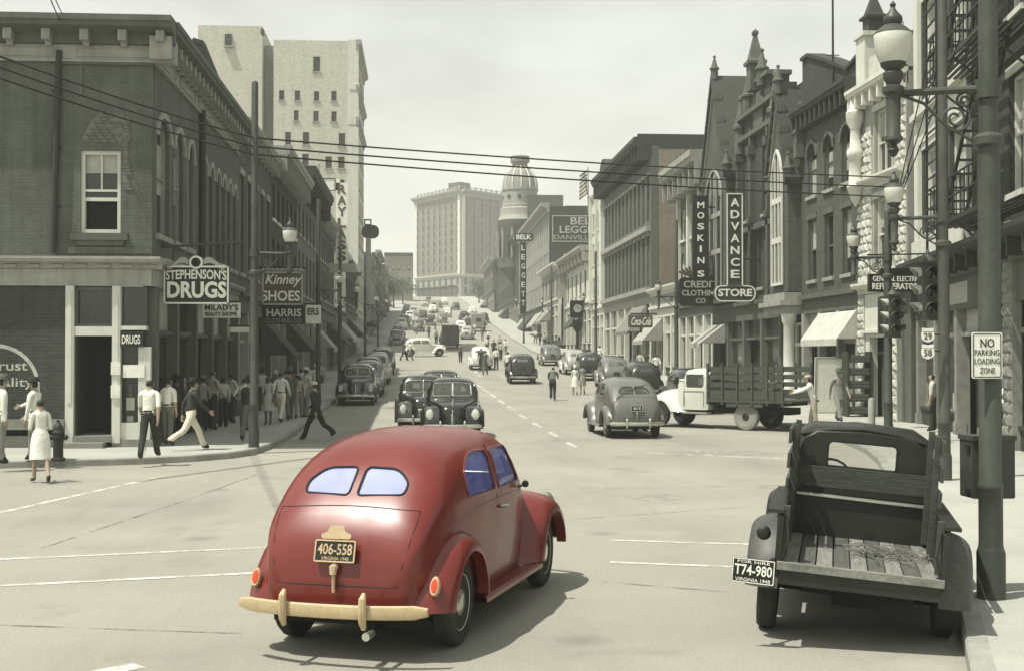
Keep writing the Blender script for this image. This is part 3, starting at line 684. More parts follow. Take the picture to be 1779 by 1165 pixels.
# building at the top of the hill, left of the hotel
e, mm = bldg('hilltop_building', 'small far brick building with flat cornice left of the big hotel', (-9.6, 338), (1,0), 7.6, 14, 12.5, 'brick_warm', [dict(n=5, w=.8, z=5, h=1.4), dict(n=5, w=.8, z=8, h=1.4)], win=dict(fm='trim_pale', sillm=None), zs=1.0, corn=(.8,.9,'trim_dark',0), shp=None)
b = MB(); fbox(b, mm, 0, 7.6, -1, 1.0, -1, -.02); obj('base_wall', b, M['brick_warm'], e)
# ------------------------------------------------------------------ right side of the street (front plane x = 16)
RX = 16.0
def rrow(y0, y1, H_, label, m, rows, name='shop_building', x=RX, **k):
    return bldg(name, label, (x, y1-.01), (0,-1), y1-y0-.02, k.pop('D', 14), H_, m, rows, **k)
def uon(o, u, px):
    r = ray(px, 615); d = u[0]*r.y-u[1]*r.x; return (o[1]*r.x-o[0]*r.y)/d
wp = dict(fm='trim_pale', sillm='trim_pale')
def pinnacle(parent, x, y, z0, z1, r, m, name='pinnacle'):
    a = MB(); h = z1-z0
    a.lathe([(r,z0),(r,z0+.40*h),(r*1.35,z0+.42*h),(r*1.35,z0+.47*h),(r*.95,z0+.50*h),(r*.25,z0+.88*h),(r*.4,z0+.91*h),(r*.4,z0+.95*h),(0,z1)], Matrix.Translation((x,y,0)) @ Matrix.Rotation(math.pi/4,4,'Z'), 4 if r > .3 else 8)
    return obj(name, a, m, parent)
_stones = []
for k in range(5):
    a = MB(); w, h = random.uniform(.36,.5), .27
    jx = lambda s: random.uniform(-s, s)
    vs = [(0,0,0),(w,0,0),(w,h,0),(0,h,0),(.06+jx(.02),.05+jx(.02),.07+jx(.03)),(w-.06+jx(.02),.05+jx(.02),.08+jx(.04)),(w-.07+jx(.02),h-.05+jx(.02),.07+jx(.03)),(.07+jx(.02),h-.05+jx(.02),.08+jx(.04)),(w/2,h/2,.11+jx(.03))]
    a.add(vs, [(0,1,5,4),(1,2,6,5),(2,3,7,6),(3,0,4,7),(4,5,8),(5,6,8),(6,7,8),(7,4,8)])
    _stones.append((a, w))
def stone_strip(parent, Mx, u0, u1, z0, z1, n, m, name='stone'):
    "rock-faced ashlar: every block its own piece"
    meshes = [(a.mesh('stone', m), w) for a, w in _stones]
    z = z0; row = 0
    while z < z1-.2:
        u = u0 - (.18 if row % 2 else 0)
        while u < u1-.08:
            me, w = random.choice(meshes); ua = max(u, u0); ub = min(u+w, u1)
            if ub-ua > .1:
                o = link(name, me, parent); s = (ub-ua)/w
                o.matrix_parent_inverse = Matrix.Identity(4)
                T = Mx @ Matrix.Translation((ua+.008, z+.008, n)) @ Matrix.Diagonal((s*.965, 1, random.uniform(.35,1.15), 1))
                o.matrix_parent_inverse = INV.get(parent.name, Matrix.Identity(4)); o.matrix_basis = T
            u += w
        z += .285; row += 1
# --- white rough stone building with turret finial
y0, y1 = 40.6, 45.2; o1 = (RX, y1); u1 = (0,-1); W1r = y1-y0; Hr = 11.6
e = thing('white_stone_building', 'narrow white rough stone building with turret finial and bay windows, behind signal poles', 'building', (RX, y1, .15), world=True); Mx = frame(o1, u1, .15)
ops = [dict(u=1.55, w=1.9, z=5.2, h=2.5), dict(u=1.6, w=1.8, z=8.5, h=2.3)]
facade(e, Mx, W1r, 4.5, Hr, ops, M['trim_pale'], .3)
for o in ops: window(e, Mx, o, .3, 'trim_white', 'trim_white', lintel='stone_white', mull=2, blind=.4)
st = MB(); fbox(st, Mx, .05, 1.35, 4.5, Hr-1.2, -.05, .02); s1 = obj('stone_pier', st, M['trim_pale'], e); stone_strip(s1, Mx, .05, 1.35, 4.5, Hr-1.2, .02, M['stone_white'])
st = MB(); fbox(st, Mx, 3.65, 4.55, 4.5, Hr-.5, -.05, .02); s2 = obj('stone_pier', st, M['trim_pale'], e); stone_strip(s2, Mx, 3.65, 4.55, 4.5, Hr-.5, .02, M['stone_white'])
for ua, ub in ((.0,.62),(3.0,3.75)):
    st = MB(); fbox(st, Mx, ua, ub, 0, 4.4, -.35, .05); s3 = obj('shop_pier', st, M['trim_pale'], e); stone_strip(s3, Mx, ua, ub, 0, 4.4, .05, M['stone_white'])
for z_ in (4.4, 8.1): cornice(e, Mx, 0, W1r, z_, .35, .38, M['trim_white'], name='string_course')
cornice(e, Mx, 0, W1r, Hr-.4, .55, .6, M['trim_white'], 7)
for k, (z0_, h_) in enumerate(((5.2,.35),(7.1,.35),(9.2,.35),(10.6,.35))):
    pass
b = MB(); tx = Mx @ Vector((.35, 0, .25))
b.lathe([(.02,7.6),(.16,7.8),(.30,8.2),(.34,8.3),(.26,8.4),(.24,9.3),(.33,9.4),(.33,9.6),(.22,9.75),(.18,10.4),(.34,10.7),(.36,11.0),(.22,11.15),(.2,11.5)], Matrix.Translation((tx.x,tx.y,.15)), 10); obj('corner_colonnette', b, M['trim_white'], e, 45)
b = MB(); fbox(b, Mx, .0, .9, Hr+.15, Hr+2.1, -.9, .1); fbox(b, Mx, -.08, .98, Hr+2.1, Hr+2.25, -1.0, .18); tur = obj('turret', b, M['trim_white'], e)
q = Mx @ Vector((.45, 0, -.4)); pinnacle(tur, q.x, q.y, Hr+2.2, Hr+4.0, .42, M['slate'], 'turret_roof')
b = MB(); fbox(b, Mx, 1.2, W1r, Hr+.15, Hr+1.2, -.3, .05); fbox(b, Mx, 2.0, 3.6, Hr+1.2, Hr+1.9, -.3, .04); obj('parapet', b, M['stone_white'], e)
body(e, Mx, W1r, 12, Hr-.1, 'brick_dark')
# its ground floor: entrance and door
b = MB(); fbox(b, Mx, .62, 3.0, 2.85, 4.38, -.3, .02); fbox(b, Mx, .62, 3.0, 3.0, 3.1, .0, .12); obj('door_head', b, M['trim_white'], e)
b = MB(); fbox(b, Mx, .62, 1.0, 0, 2.85, -.3, .0); fbox(b, Mx, 2.75, 3.0, 0, 2.85, -.3, .0); obj('door_frame', b, M['trim_white'], e)
b = MB(); fbox(b, Mx, 1.0, 2.75, 0, 2.85, -.52, -.48); obj('doorway', b, M['void'], e)
b = MB(); border(b, [(1.15,.05),(2.0,.05),(2.0,2.2),(1.15,2.2)], .12, Mx, -.47, -.4); fbox(b, Mx, 1.0, 2.75, 2.25, 2.35, -.47, -.3); obj('door', b, M['trim_green'], e)
b = MB(); fbox(b, Mx, 3.75, W1r, 0, 4.38, -.3, -.1); obj('shop_wall', b, M['trim_green'], e)
# --- near right: tall dark brick building with fire escape, set along the bend
oA = Vector((16.25, 40.4)); oB = Vector((12.9, 23.5)); uA = (oB-oA).normalized(); W0 = (oB-oA).length
e = thing('fire_escape_building', 'tall dark brick building with iron fire escape at the right edge', 'building', (oA.x, oA.y, .15), world=True); Mx = frame(oA, uA, .15)
def ru(px): return uon(oA, uA, px)
def rz(px, py):
    p = oA + uA*ru(px); return zat(p.x, p.y, py)-.15
ops = [dict(u=ru(1606), w=ru(1642)-ru(1606), z=6.05, h=2.7), dict(u=ru(1652), w=ru(1684)-ru(1652), z=6.05, h=2.7), dict(u=ru(1606), w=ru(1642)-ru(1606), z=10.3, h=3.2), dict(u=ru(1652), w=ru(1684)-ru(1652), z=10.3, h=3.2),
       dict(u=ru(1712), w=1.3, z=6.05, h=2.8), dict(u=ru(1755), w=1.3, z=6.05, h=2.8), dict(u=ru(1712), w=1.3, z=10.3, h=3.0), dict(u=ru(1755), w=1.3, z=10.3, h=3.0)]
facade(e, Mx, W0, 4.9, 17, ops, M['brick_dark'], .3)
for o in ops: window(e, Mx, o, .3, 'trim_white', 'trim_white', lintel='trim_white', mull=1, fw=.1, blind=random.choice([None,.3,.5]))
for pa_, pb_ in ((1597,1603),(1686,1690)): b = MB(); fbox(b, Mx, ru(pa_), ru(pb_), 5.3, 16.5, -.05, .14); obj('white_strip', b, M['trim_white'], e)
b = MB(); fbox(b, Mx, ru(1600), ru(1690), 8.95, 9.75, -.05, .10); fbox(b, Mx, ru(1598), ru(1692), 9.75, 9.95, -.05, .3); fbox(b, Mx, ru(1598), ru(1692), 5.3, 5.85, -.05, .25); obj('spandrel', b, M['trim_white'], e)
cornice(e, Mx, -.02, W0, 4.6, .7, .55, M['trim_dark'], 14, name='shop_cornice')
body(e, Mx, W0, 14, 16.8, 'brick_dark')
shop(e, Mx, W0, 4.6, bays=6, pm='stone_grey', sm='trim_green', bulk='trim_dark', door=(2,), frieze=1.1)
for px in (1752,):
    st = MB(); ua = ru(px); fbox(st, Mx, ua, ua+.8, 0, 5.4, -.1, .12); s3 = obj('rough_pier', st, M['stone_grey'], e); stone_strip(s3, Mx, ua, ua+.8, 0, 5.4, .12, M['stone_grey'])
b = MB(); ua = ru(1606); text(b, 'SHOES', Mx, ru(1615), ru(1680), 3.68, 4.3, .035, .02) if False else fbox(b, Mx, ru(1612), ru(1684), 3.66, 4.25, .03, .05); obj('sign_panel', b, M['letter_grey'], e)
# fire escape
fe = MB(); uF0, uF1 = ru(1693), ru(1779)+1.2
for z_ in (5.6, 9.6, 13.6):
    for k in range(7): fbox(fe, Mx, uF0, uF1, z_, z_+.04, .12+.16*k, .20+.16*k)
    fbox(fe, Mx, uF0, uF1, z_-.10, z_, 1.16, 1.22); fbox(fe, Mx, uF0, uF1, z_-.1, z_, .1, .16)
    for zz in (.5, 1.0): fbox(fe, Mx, uF0, uF1, z_+zz, z_+zz+.035, 1.18, 1.22); fbox(fe, Mx, uF0, uF0+.035, z_+zz, z_+zz+.035, .1, 1.2)
    n = 14
    for k in range(n+1): fbox(fe, Mx, uF0+(uF1-uF0)*k/n, uF0+(uF1-uF0)*k/n+.022, z_, z_+1.02, 1.18, 1.21)
    for u_ in (uF0+.1, (uF0+uF1)/2, uF1-.2): fe.tube([Mx @ Vector((u_, z_-1.0, .08)), Mx @ Vector((u_, z_-.06, 1.15))], .03, 5)
obj('fire_escape_platform', fe, M['iron_dark'], e)
la = MB(); uL = ru(1703); uL2 = ru(1724)
for u_ in (uL, uL2): fbox(la, Mx, u_-.025, u_+.025, 4.6, 16.5, 1.30, 1.36)
for k in range(30): fbox(la, Mx, uL, uL2, 4.8+k*.4, 4.8+k*.4+.04, 1.31, 1.35)
obj('fire_escape_ladder', la, M['iron_dark'], e)
sa = MB()
for za, zb in ((5.6,9.6),(9.6,13.6)):
    for nn in (.45, .95): sa.tube([Mx @ Vector((uF0+.9, za+.1, nn)), Mx @ Vector((uF1-.5, zb, nn))], .05, 5)
    for k in range(13):
        t = (k+.5)/13; u_ = uF0+.9+(uF1-uF0-1.4)*t; fbox(sa, Mx, u_-.1, u_+.1, za+.1+(zb-za-.1)*t, za+.14+(zb-za-.1)*t, .45, .95)
obj('fire_escape_stair', sa, M['iron_dark'], e)
# --- arched brick building
e, Mx = rrow(45.2, 52.1, 12.1, 'dark green brick building with three round arched top windows above a drawn white awning', 'brick_plain',
    [dict(n=3, w=1.15, z=8.75, h=2.15, arch=.57, margin=.75, win=dict(hood='trim_green', sillm='trim_pale')), dict(n=3, w=1.05, z=5.3, h=2.5, margin=.8, win=dict(lintel='trim_green'))],
    win=dict(fm='trim_green', sillm='trim_pale'), zs=4.7, corn=(.6,.75,'trim_dark',12), shp=dict(bays=3, pm='trim_pale', sm='trim_green', frieze=.75, door=(0,), awn=((2.3,6.7,'awn_white'),), low=2.5, adepth=.8), base=.12)
b = MB(); b.prism([(-.1,12.0),(7.0,12.0),(7.0,13.2),(5.6,12.95),(3.0,13.9),(.8,14.6),(-.1,14.6)], Mx, -.6, -.05); fbox(b, Mx, 1.2, 6.9, 11.0, 14.5, -9, -2.5); obj('stepped_parapet', b, M['brick_dark'], e)
b = MB()
for p, q in (((7.0,13.2),(5.6,12.95)),((5.6,12.95),(3.0,13.9)),((3.0,13.9),(.8,14.6)),((.8,14.6),(-.1,14.6))): b.prism([q, p, (p[0],p[1]+.14), (q[0],q[1]+.14)], Mx, -.7, .06)
link('coping', fixn(b.mesh('coping', M['trim_dark'])), e)
pinnacle(e, RX-.15, 51.9, 10.6, 13.0, .32, M['trim_green'])
# --- gothic building with two gables
gy0, gy1 = 52.1, 68.3; Wg = gy1-gy0; zb = zp(60)+.05
e = thing('gothic_building', 'ornate dark stone building with two steep gables and pointed central pinnacle', 'building', (RX, gy1, zb), world=True); Mx = frame((RX, gy1-.01), (0,-1), zb)
def bu(px): return gy1-yat(RX, px)
ops = [dict(u=bu(1291), w=.75, z=8.6, h=3.3), dict(u=bu(1291)+1.05, w=.75, z=8.6, h=3.3), dict(u=bu(1325), w=.75, z=8.6, h=3.6, arch=.37), dict(u=bu(1325)+1.1, w=.75, z=8.6, h=3.6, arch=.37),
       dict(u=bu(1291), w=.8, z=5.2, h=2.6, arch=.45, point=1), dict(u=bu(1305), w=.8, z=5.2, h=2.6, arch=.45, point=1), dict(u=bu(1318), w=.8, z=5.2, h=2.6, arch=.45, point=1), dict(u=bu(1335), w=.8, z=5.2, h=2.6, arch=.45, point=1)]
facade(e, Mx, Wg, 4.6, 12.6, ops, M['brick_dark'], .3)
for o in ops: window(e, Mx, o, .3, 'trim_green', 'trim_pale', blind=random.choice([None,.4]))
body(e, Mx, Wg, 14, 12.2, 'brick_dark')
# central raised part
uc0, uc1 = bu(1291)-.5, bu(1352)
b = MB(); b.prism([(uc0,12.6),(uc1,12.6),(uc1,14.3),(uc1-1.2,14.3),(uc1-1.2,14.9),(uc0+2.6,14.9),(uc0+2.6,14.2),(uc0+1.5,14.2),(uc0,13.5)], Mx, -.9, -.02); fbox(b, Mx, uc0+1, uc1+.6, 12.3, 14.2, -7, -1); obj('attic', b, M['brick_dark'], e)
b = MB()
for ua_, ub_, za_, zb_, na_, nb_ in ((uc0-.1,uc1+.1,12.5,12.72,-.05,.28),(uc0-.1,uc1+.1,13.6,13.82,-.05,.28),(uc0+2.5,uc1-1.1,14.9,15.1,-1,.2),(uc0-.1,uc1+.1,7.95,8.2,-.05,.25)):
    b = MB(); fbox(b, Mx, ua_, ub_, za_, zb_, na_, nb_); obj('string_course', b, M['trim_green'], e)
for u_, z0, z1, r in ((uc0+.3,12.0,15.0,.3),(uc0+3.1,14.6,17.6,.48),(uc0+4.3,14.6,16.4,.26),(uc1-.2,11.5,14.9,.3),(uc0+1.7,13.8,15.7,.26)):
    q = Mx @ Vector((u_, 0, .05)); pinnacle(e, q.x, q.y, z0+zb, z1+zb, r, M['trim_green'])
for u_ in (uc0+.1, uc0+2.5, uc1-1.2, uc1-.1):
    b = MB(); fbox(b, Mx, u_, u_+.35, 4.6, 12.9, -.05, .25); fbox(b, Mx, u_-.06, u_+.41, 11.6, 12.0, -.05, .36); fbox(b, Mx, u_-.05, u_+.40, 8.3, 8.6, -.05, .33); obj('pilaster', b, M['brick_plain'], e)
b = MB(); b.prism(outline(dict(u=uc0+2.9, w=1.6, z=12.85, h=1.6, arch=.8)), Mx, .0, .1); obj('blind_arch', b, M['trim_green'], e)
def gable(u0, u1, apex, eave, lab, wm, wins, pj=.55):
    c = (u0+u1)/2; g_ = MB(); g_.prism([(u0,0 if False else 4.7),(u1,4.7),(u1,eave),(c,apex),(u0,eave)], Mx, -1.4, pj); gb = obj('gable_bay', g_, M['brick_plain'], e)
    k = MB()
    for s in (0, 1):
        p, q = ((u0-.25, eave-.45), (c, apex)) if s == 0 else ((c, apex), (u1+.25, eave-.45))
        k.prism([p, q, (q[0], q[1]+.32), (p[0]-.05 if s == 0 else p[0], p[1]+.32)] if s == 0 else [p, q, (q[0]+.05, q[1]+.32), (p[0], p[1]+.32)], Mx, -2.4, pj+.22)
    link('gable_roof', fixn(k.mesh('gable_roof', M['slate'])), gb)
    k = MB()
    for s in (0, 1):
        p, q = ((u0-.1, eave-.5), (c, apex-.25)) if s == 0 else ((c, apex-.25), (u1+.1, eave-.5))
        k.prism([p, q, (q[0], q[1]+.2), (p[0], p[1]+.2)], Mx, pj, pj+.10)
    link('bargeboard', fixn(k.mesh('bargeboard', M['trim_pale'])), gb)
    for uu, zz in ((c, apex+.1), (u0-.05, eave-.3), (u1+.05, eave-.3)):
        q = Mx @ Vector((uu, 0, pj)); pinnacle(gb, q.x, q.y, zz+zb, zz+zb+1.3, .2, M['trim_green'], 'finial')
    for t_ in (.25,.5,.75):
        for s in (0, 1):
            uu = (u0-.1)*(1-t_)+c*t_ if s == 0 else (u1+.1)*(1-t_)+c*t_; zz = (eave-.2)*(1-t_)+apex*t_+.2; kk = MB(); fbox(kk, Mx, uu-.12, uu+.12, zz, zz+.3, pj-.2, pj+.2); obj('crocket', kk, M['trim_green'], gb)
    Mg_ = Mx @ Matrix.Translation((0,0,pj+.06))
    for o, m_ in wins:
        f = MB(); border(f, outline(o), .12, Mg_, -.055, .06); 
        for kx in (1,2):
            ux = o['u']+o['w']*kx/3; fbox(f, Mg_, ux-.05, ux+.05, o['z']+.1, o['z']+o['h']-.25, -.05, .05)
        for kz in (.33,.62): fbox(f, Mg_, o['u']+.1, o['u']+o['w']-.1, o['z']+o['h']*kz-.12, o['z']+o['h']*kz+.12, -.05, .045)
        w_ = obj('window', f, M[m_], gb); p = MB(); p.prism(outline(o), Mg_, -.058, -.02); obj('pane', p, M['glass'], w_)
ul0, ul1 = .15, bu(1281)
gable(ul0, ul1, 16.4, 11.4, '', 'brick_plain', [(dict(u=ul0+.75, w=ul1-ul0-1.5, z=5.2, h=6.6, arch=1.6, point=1), 'trim_pale')])
ur0, ur1 = bu(1359), Wg-.25
gable(ur0, ur1, 13.2, 9.6, '', 'brick_plain', [(dict(u=ur0+.55, w=ur1-ur0-1.1, z=5.0, h=5.9, arch=1.5, point=1), 'trim_white')])
shop(e, Mx, ur0-.05, 4.6, bays=4, pm='trim_green', sm='trim_green', frieze=.9, door=(0,2), awn=((.3,2.9,'awn'),), low=2.3)
# entrance pier of the right gable
b = MB(); fbox(b, Mx, ur0-.3, ur1+.1, 3.75, 4.65, -.3, .75); fbox(b, Mx, ur0-.45, ur1+.2, 4.1, 4.3, -.3, .95); obj('entrance_canopy', b, M['trim_pale'], e)
for u_ in (ur1-.45,):
    q = Mx @ Vector((u_+.25, 0, .45)); b = MB(); b.lathe([(.34,0),(.34,.3),(.26,.4),(.24,3.3),(.32,3.45),(.34,3.75)], Matrix.Translation((q.x,q.y,zb)), 12); obj('column', b, M['trim_white'], e, 40)
b = MB(); fbox(b, Mx, ur0, ur1, 0, 3.75, -.5, -.45); obj('doorway', b, M['void'], e)
b = MB(); border(b, [(ur0+.5,.5),(ur1-.5,.5),(ur1-.5,3.4),(ur0+.5,3.4)], .12, Mx, -.4, -.2); fbox(b, Mx, ur0+.4, ur1-.4, 2.4, 2.55, -.4, -.1); fbox(b, Mx, (ur0+ur1)/2-.05, (ur0+ur1)/2+.05, .5, 3.4, -.4, -.2); w_ = obj('display_window', b, M['trim_white'], e)
b = MB(); fbox(b, Mx, ur0+.55, ur1-.55, .55, 3.35, -.36, -.32); obj('pane', b, M['shopglass'], w_)
# --- classical shop, low shop, three storey block
e, Mx = rrow(68.3, 77.5, 12.2, 'grey shop building with overhanging curved cornice behind the tall clothing sign', 'trim_green',
    [dict(n=4, w=1.2, z=5.2, h=2.6, arch=.6), dict(n=4, w=1.2, z=8.6, h=1.9)], win=dict(fm='trim_white', sillm='trim_white'), corn=(1.3,1.5,'trim_pale',7), side='brick_mid', shp=dict(bays=4, pm='trim_white', sm='trim_green', ))
for u_ in (.1, 3.0, 6.0, 8.6): b = MB(); fbox(b, Mx, u_, u_+.4, 4.7, 11.3, -.05, .2); obj('pilaster', b, M['trim_white'], e)
rrow(77.5, 87.0, 5.6, 'low one storey white shop with striped awning at foot of pale side wall', 'trim_pale', [], zs=4.6, corn=(.4,.5,'trim_white',0), side='brick_mid', shp=dict(bays=4, pm='trim_white', sm='trim_white', door=(1,), awn=((.4,4.4,'awn'),)))
e, Mx = rrow(87.0, 109.5, 15.2, 'three storey green fronted block with heavy bracketed cornice and pale side wall', 'trim_green',
    [dict(n=12, w=1.05, z=5.5, h=3.5, margin=.7, win=dict(lintel='trim_pale')), dict(n=12, w=1.05, z=10.0, h=3.2, margin=.7, win=dict(lintel='trim_pale'))], win=dict(fm='trim_green', sillm=None), side='brick_warm', zs=5.0, corn=(1.2,1.3,'trim_dark',20), shp=dict(bays=6, pm='trim_white', sm='trim_pale', frieze=.8, stripe=True, awn=((15,21,'awn'),)))
b = MB(); fbox(b, Mx, 0, 22.4, 9.25, 9.6, -.05, .35); obj('string_course', b, M['trim_pale'], e); b = MB(); fbox(b, Mx, 0, 22.4, 5.0, 5.3, -.05, .4); obj('string_course', b, M['trim_pale'], e)
b = MB(); b.prism(outline(dict(u=.1, w=4.6, z=14.9, h=2.4, arch=2.0)), Mx, -1.5, .5); obj('round_pediment', b, M['trim_dark'], e)
b = MB(); fbox(b, Mx, 22.0, 22.47, 14.9, 16.0, -12, .9); obj('parapet_end', b, M['trim_dark'], e)
e, Mx = rrow(109.5, 117.5, 14.8, 'narrow tall white stuccoed building beside the flagpole', 'trim_white', [dict(n=3, w=1.1, z=5.5, h=1.9), dict(n=3, w=1.1, z=8.6, h=1.9), dict(n=3, w=1.1, z=11.6, h=1.7)], win=dict(fm='trim_green', sillm='trim_white'), side='trim_pale', corn=(.3,.5,'trim_white',0), shp=dict(bays=3, pm='trim_white', sm='trim_white', ))
for u_ in (.0, 3.8, 7.5): b = MB(); fbox(b, Mx, u_, u_+.45, 5, 15.2, -.05, .3); obj('buttress', b, M['trim_white'], e)
e, Mx = rrow(117.5, 138.0, 9.2, 'low white shop block with dark bay window below the painted wall sign', 'trim_white', [dict(n=6, w=1.5, z=5.4, h=2.3)], win=dict(fm='trim_green', sillm='trim_pale'), side='brick_pale', corn=(1.2,1.2,'trim_pale',8), shp=dict(bays=6, pm='trim_white', sm='trim_white', awn=((8,14,'awn_dark'),)))
rrow(138.0, 157.0, 8.2, 'low pale shop block with canted front before the department store', 'trim_pale', [dict(n=5, w=1.5, z=5.2, h=1.9)], win=dict(fm='trim_green', sillm='trim_pale'), side='trim_pale', x=RX-.9, corn=(.7,.8,'trim_white',0), shp=dict(bays=5, pm='trim_white', sm='trim_white', awn=((6,12,'awn'),)))
# department store with painted wall
dz = zp(157)
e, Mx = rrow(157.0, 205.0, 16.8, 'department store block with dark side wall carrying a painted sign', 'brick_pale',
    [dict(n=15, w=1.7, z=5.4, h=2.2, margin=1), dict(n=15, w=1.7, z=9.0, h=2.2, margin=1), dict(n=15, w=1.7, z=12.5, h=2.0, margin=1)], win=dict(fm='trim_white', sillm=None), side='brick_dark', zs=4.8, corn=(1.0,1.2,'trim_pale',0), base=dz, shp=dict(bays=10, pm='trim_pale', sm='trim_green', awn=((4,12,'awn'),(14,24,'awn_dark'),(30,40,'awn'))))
MD = frame((RX+.02, 156.99), (1,0), dz); KD = 158.0/F_PX
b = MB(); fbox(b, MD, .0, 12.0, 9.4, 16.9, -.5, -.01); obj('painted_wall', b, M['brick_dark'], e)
def dzz(py): return CAMH+(615-py)*KD-dz
def du(px): return (px-953)*KD+.15
b = MB(); border(b, [(du(956),dzz(420)),(du(1070),dzz(420)),(du(1070),dzz(374)),(du(956),dzz(374))], .12, MD, -.01, .03); text(b, 'BELK', MD, du(988), du(1040), dzz(390), dzz(377), .0, .02, .02); text(b, 'LEGGETT', MD, du(969), du(1052), dzz(405), dzz(392), .0, .02, .02); text(b, "DANVILLE'S B", MD, du(959), du(1050), dzz(416), dzz(408), .0, .02, .0)
obj('painted_sign', b, M['wallpaint'], e)
b = MB(); fbox(b, MD, du(955), du(1030), dzz(464), dzz(436), -.02, .03); border(b, [(du(967),dzz(462)),(du(1030),dzz(462)),(du(1030),dzz(437)),(du(967),dzz(437))], .1, MD, .03, .06); o_ = obj('lower_wall_sign', b, M['sign_green'], e)
b = MB(); text(b, 'J.B', MD, du(973), du(1000), dzz(451), dzz(441), .03, .02, .02); obj('lettering', b, M['letter_white'], o_)
# domed corner building
e, Mx = rrow(205.0, 262.0, 14.0, 'dark stone commercial block carrying a ribbed white dome', 'brick_dark', [dict(n=14, w=1.9, z=5.2, h=2.2, margin=1), dict(n=14, w=1.9, z=9.0, h=2.2, margin=1)], win=dict(fm='trim_pale', sillm=None), zs=4.6, base=zp(207), corn=(1.2,1.4,'trim_green',0), shp=dict(bays=10, awn=((10,20,'awn'),(24,34,'awn_dark'))))
cx, cy = RX+1.0, 216.0; kz = 10.15; z0 = CAMH
def cz(py): return CAMH+(615-py)/kz
T = Matrix.Translation((cx, cy, 0))
b = MB(); b.lathe([(.6,cz(505)),(1.6,cz(490)),(3.0,cz(474)),(3.7,cz(466)),(3.7,cz(400)),(3.9,cz(396)),(4.0,cz(384))], T, 20); dm = obj('turret_drum', b, M['brick_mid'], e, 30)
b = MB(); b.lathe([(3.9,cz(384)),(3.5,cz(378)),(3.4,cz(374)),(3.4,cz(364)),(3.15,cz(362)),(3.15,cz(357)),(3.0,cz(356)),(3.0,cz(333)),(3.15,cz(332)),(3.15,cz(328))], T, 20); obj('white_gallery', b, M['trim_pale'], e, 30)
for k in range(10):
    q = 2*math.pi*k/10+.2; bb = MB(); bb.lathe([(.35,0),(.35,.12)], T @ Matrix.Rotation(q,4,'Z') @ Matrix.Translation((2.95,0,cz(344))) @ Matrix.Rotation(math.pi/2,4,'Y'), 10); obj('oculus', bb, M['glass'], e)
b = MB(); rr = [(2.95,cz(328)),(2.9,cz(318)),(2.65,cz(308)),(2.2,cz(300)),(1.7,cz(294)),(1.35,cz(290))]; b.lathe(rr, T, 20); dm = obj('dome', b, M['brick_pale'], e, 60)
for k in range(12):
    b = MB(); q = 2*math.pi*k/12; b.tube([T @ Vector(((r+.05)*math.cos(q), (r+.05)*math.sin(q), z)) for r, z in rr], .13, 5); obj('dome_rib', b, M['trim_white'], dm)
for k in range(12):
    q = 2*math.pi*k/12+.1; Tq = T @ Matrix.Rotation(q,4,'Z'); b = MB(); b.lathe([(.28,cz(450)),(.28,cz(402)),(.4,cz(398))], Tq @ Matrix.Translation((3.75,0,0)), 8); obj('drum_column', b, M['brick_pale'], e); b = MB(); b.box(3.5,3.76,.55,1.35,cz(445),cz(412),Tq); obj('drum_window', b, M['glass'], e)
b = MB(); b.lathe([(1.3,cz(290)),(1.3,cz(284)),(1.65,cz(282)),(1.65,cz(278)),(1.5,cz(277.5))], T, 16); obj('lantern', b, M['brick_warm'], e, 30)
b = MB()
for k in range(12):
    q = 2*math.pi*k/12; b.tube([(cx+1.55*math.cos(q), cy+1.55*math.sin(q), cz(278)), (cx+1.55*math.cos(q), cy+1.55*math.sin(q), cz(271))], .09, 5)
b.lathe([(1.62,cz(273)),(1.62,cz(272)),(1.48,cz(272))], T, 16); obj('lantern_railing', b, M['trim_pale'], e)
b = MB(); fbox(b, Mx, 40, 50, 13, 22.0, -8, -2); fbox(b, Mx, 46, 52, 13, 20, -16, -8.2); obj('roof_house', b, M['brick_mid'], e)
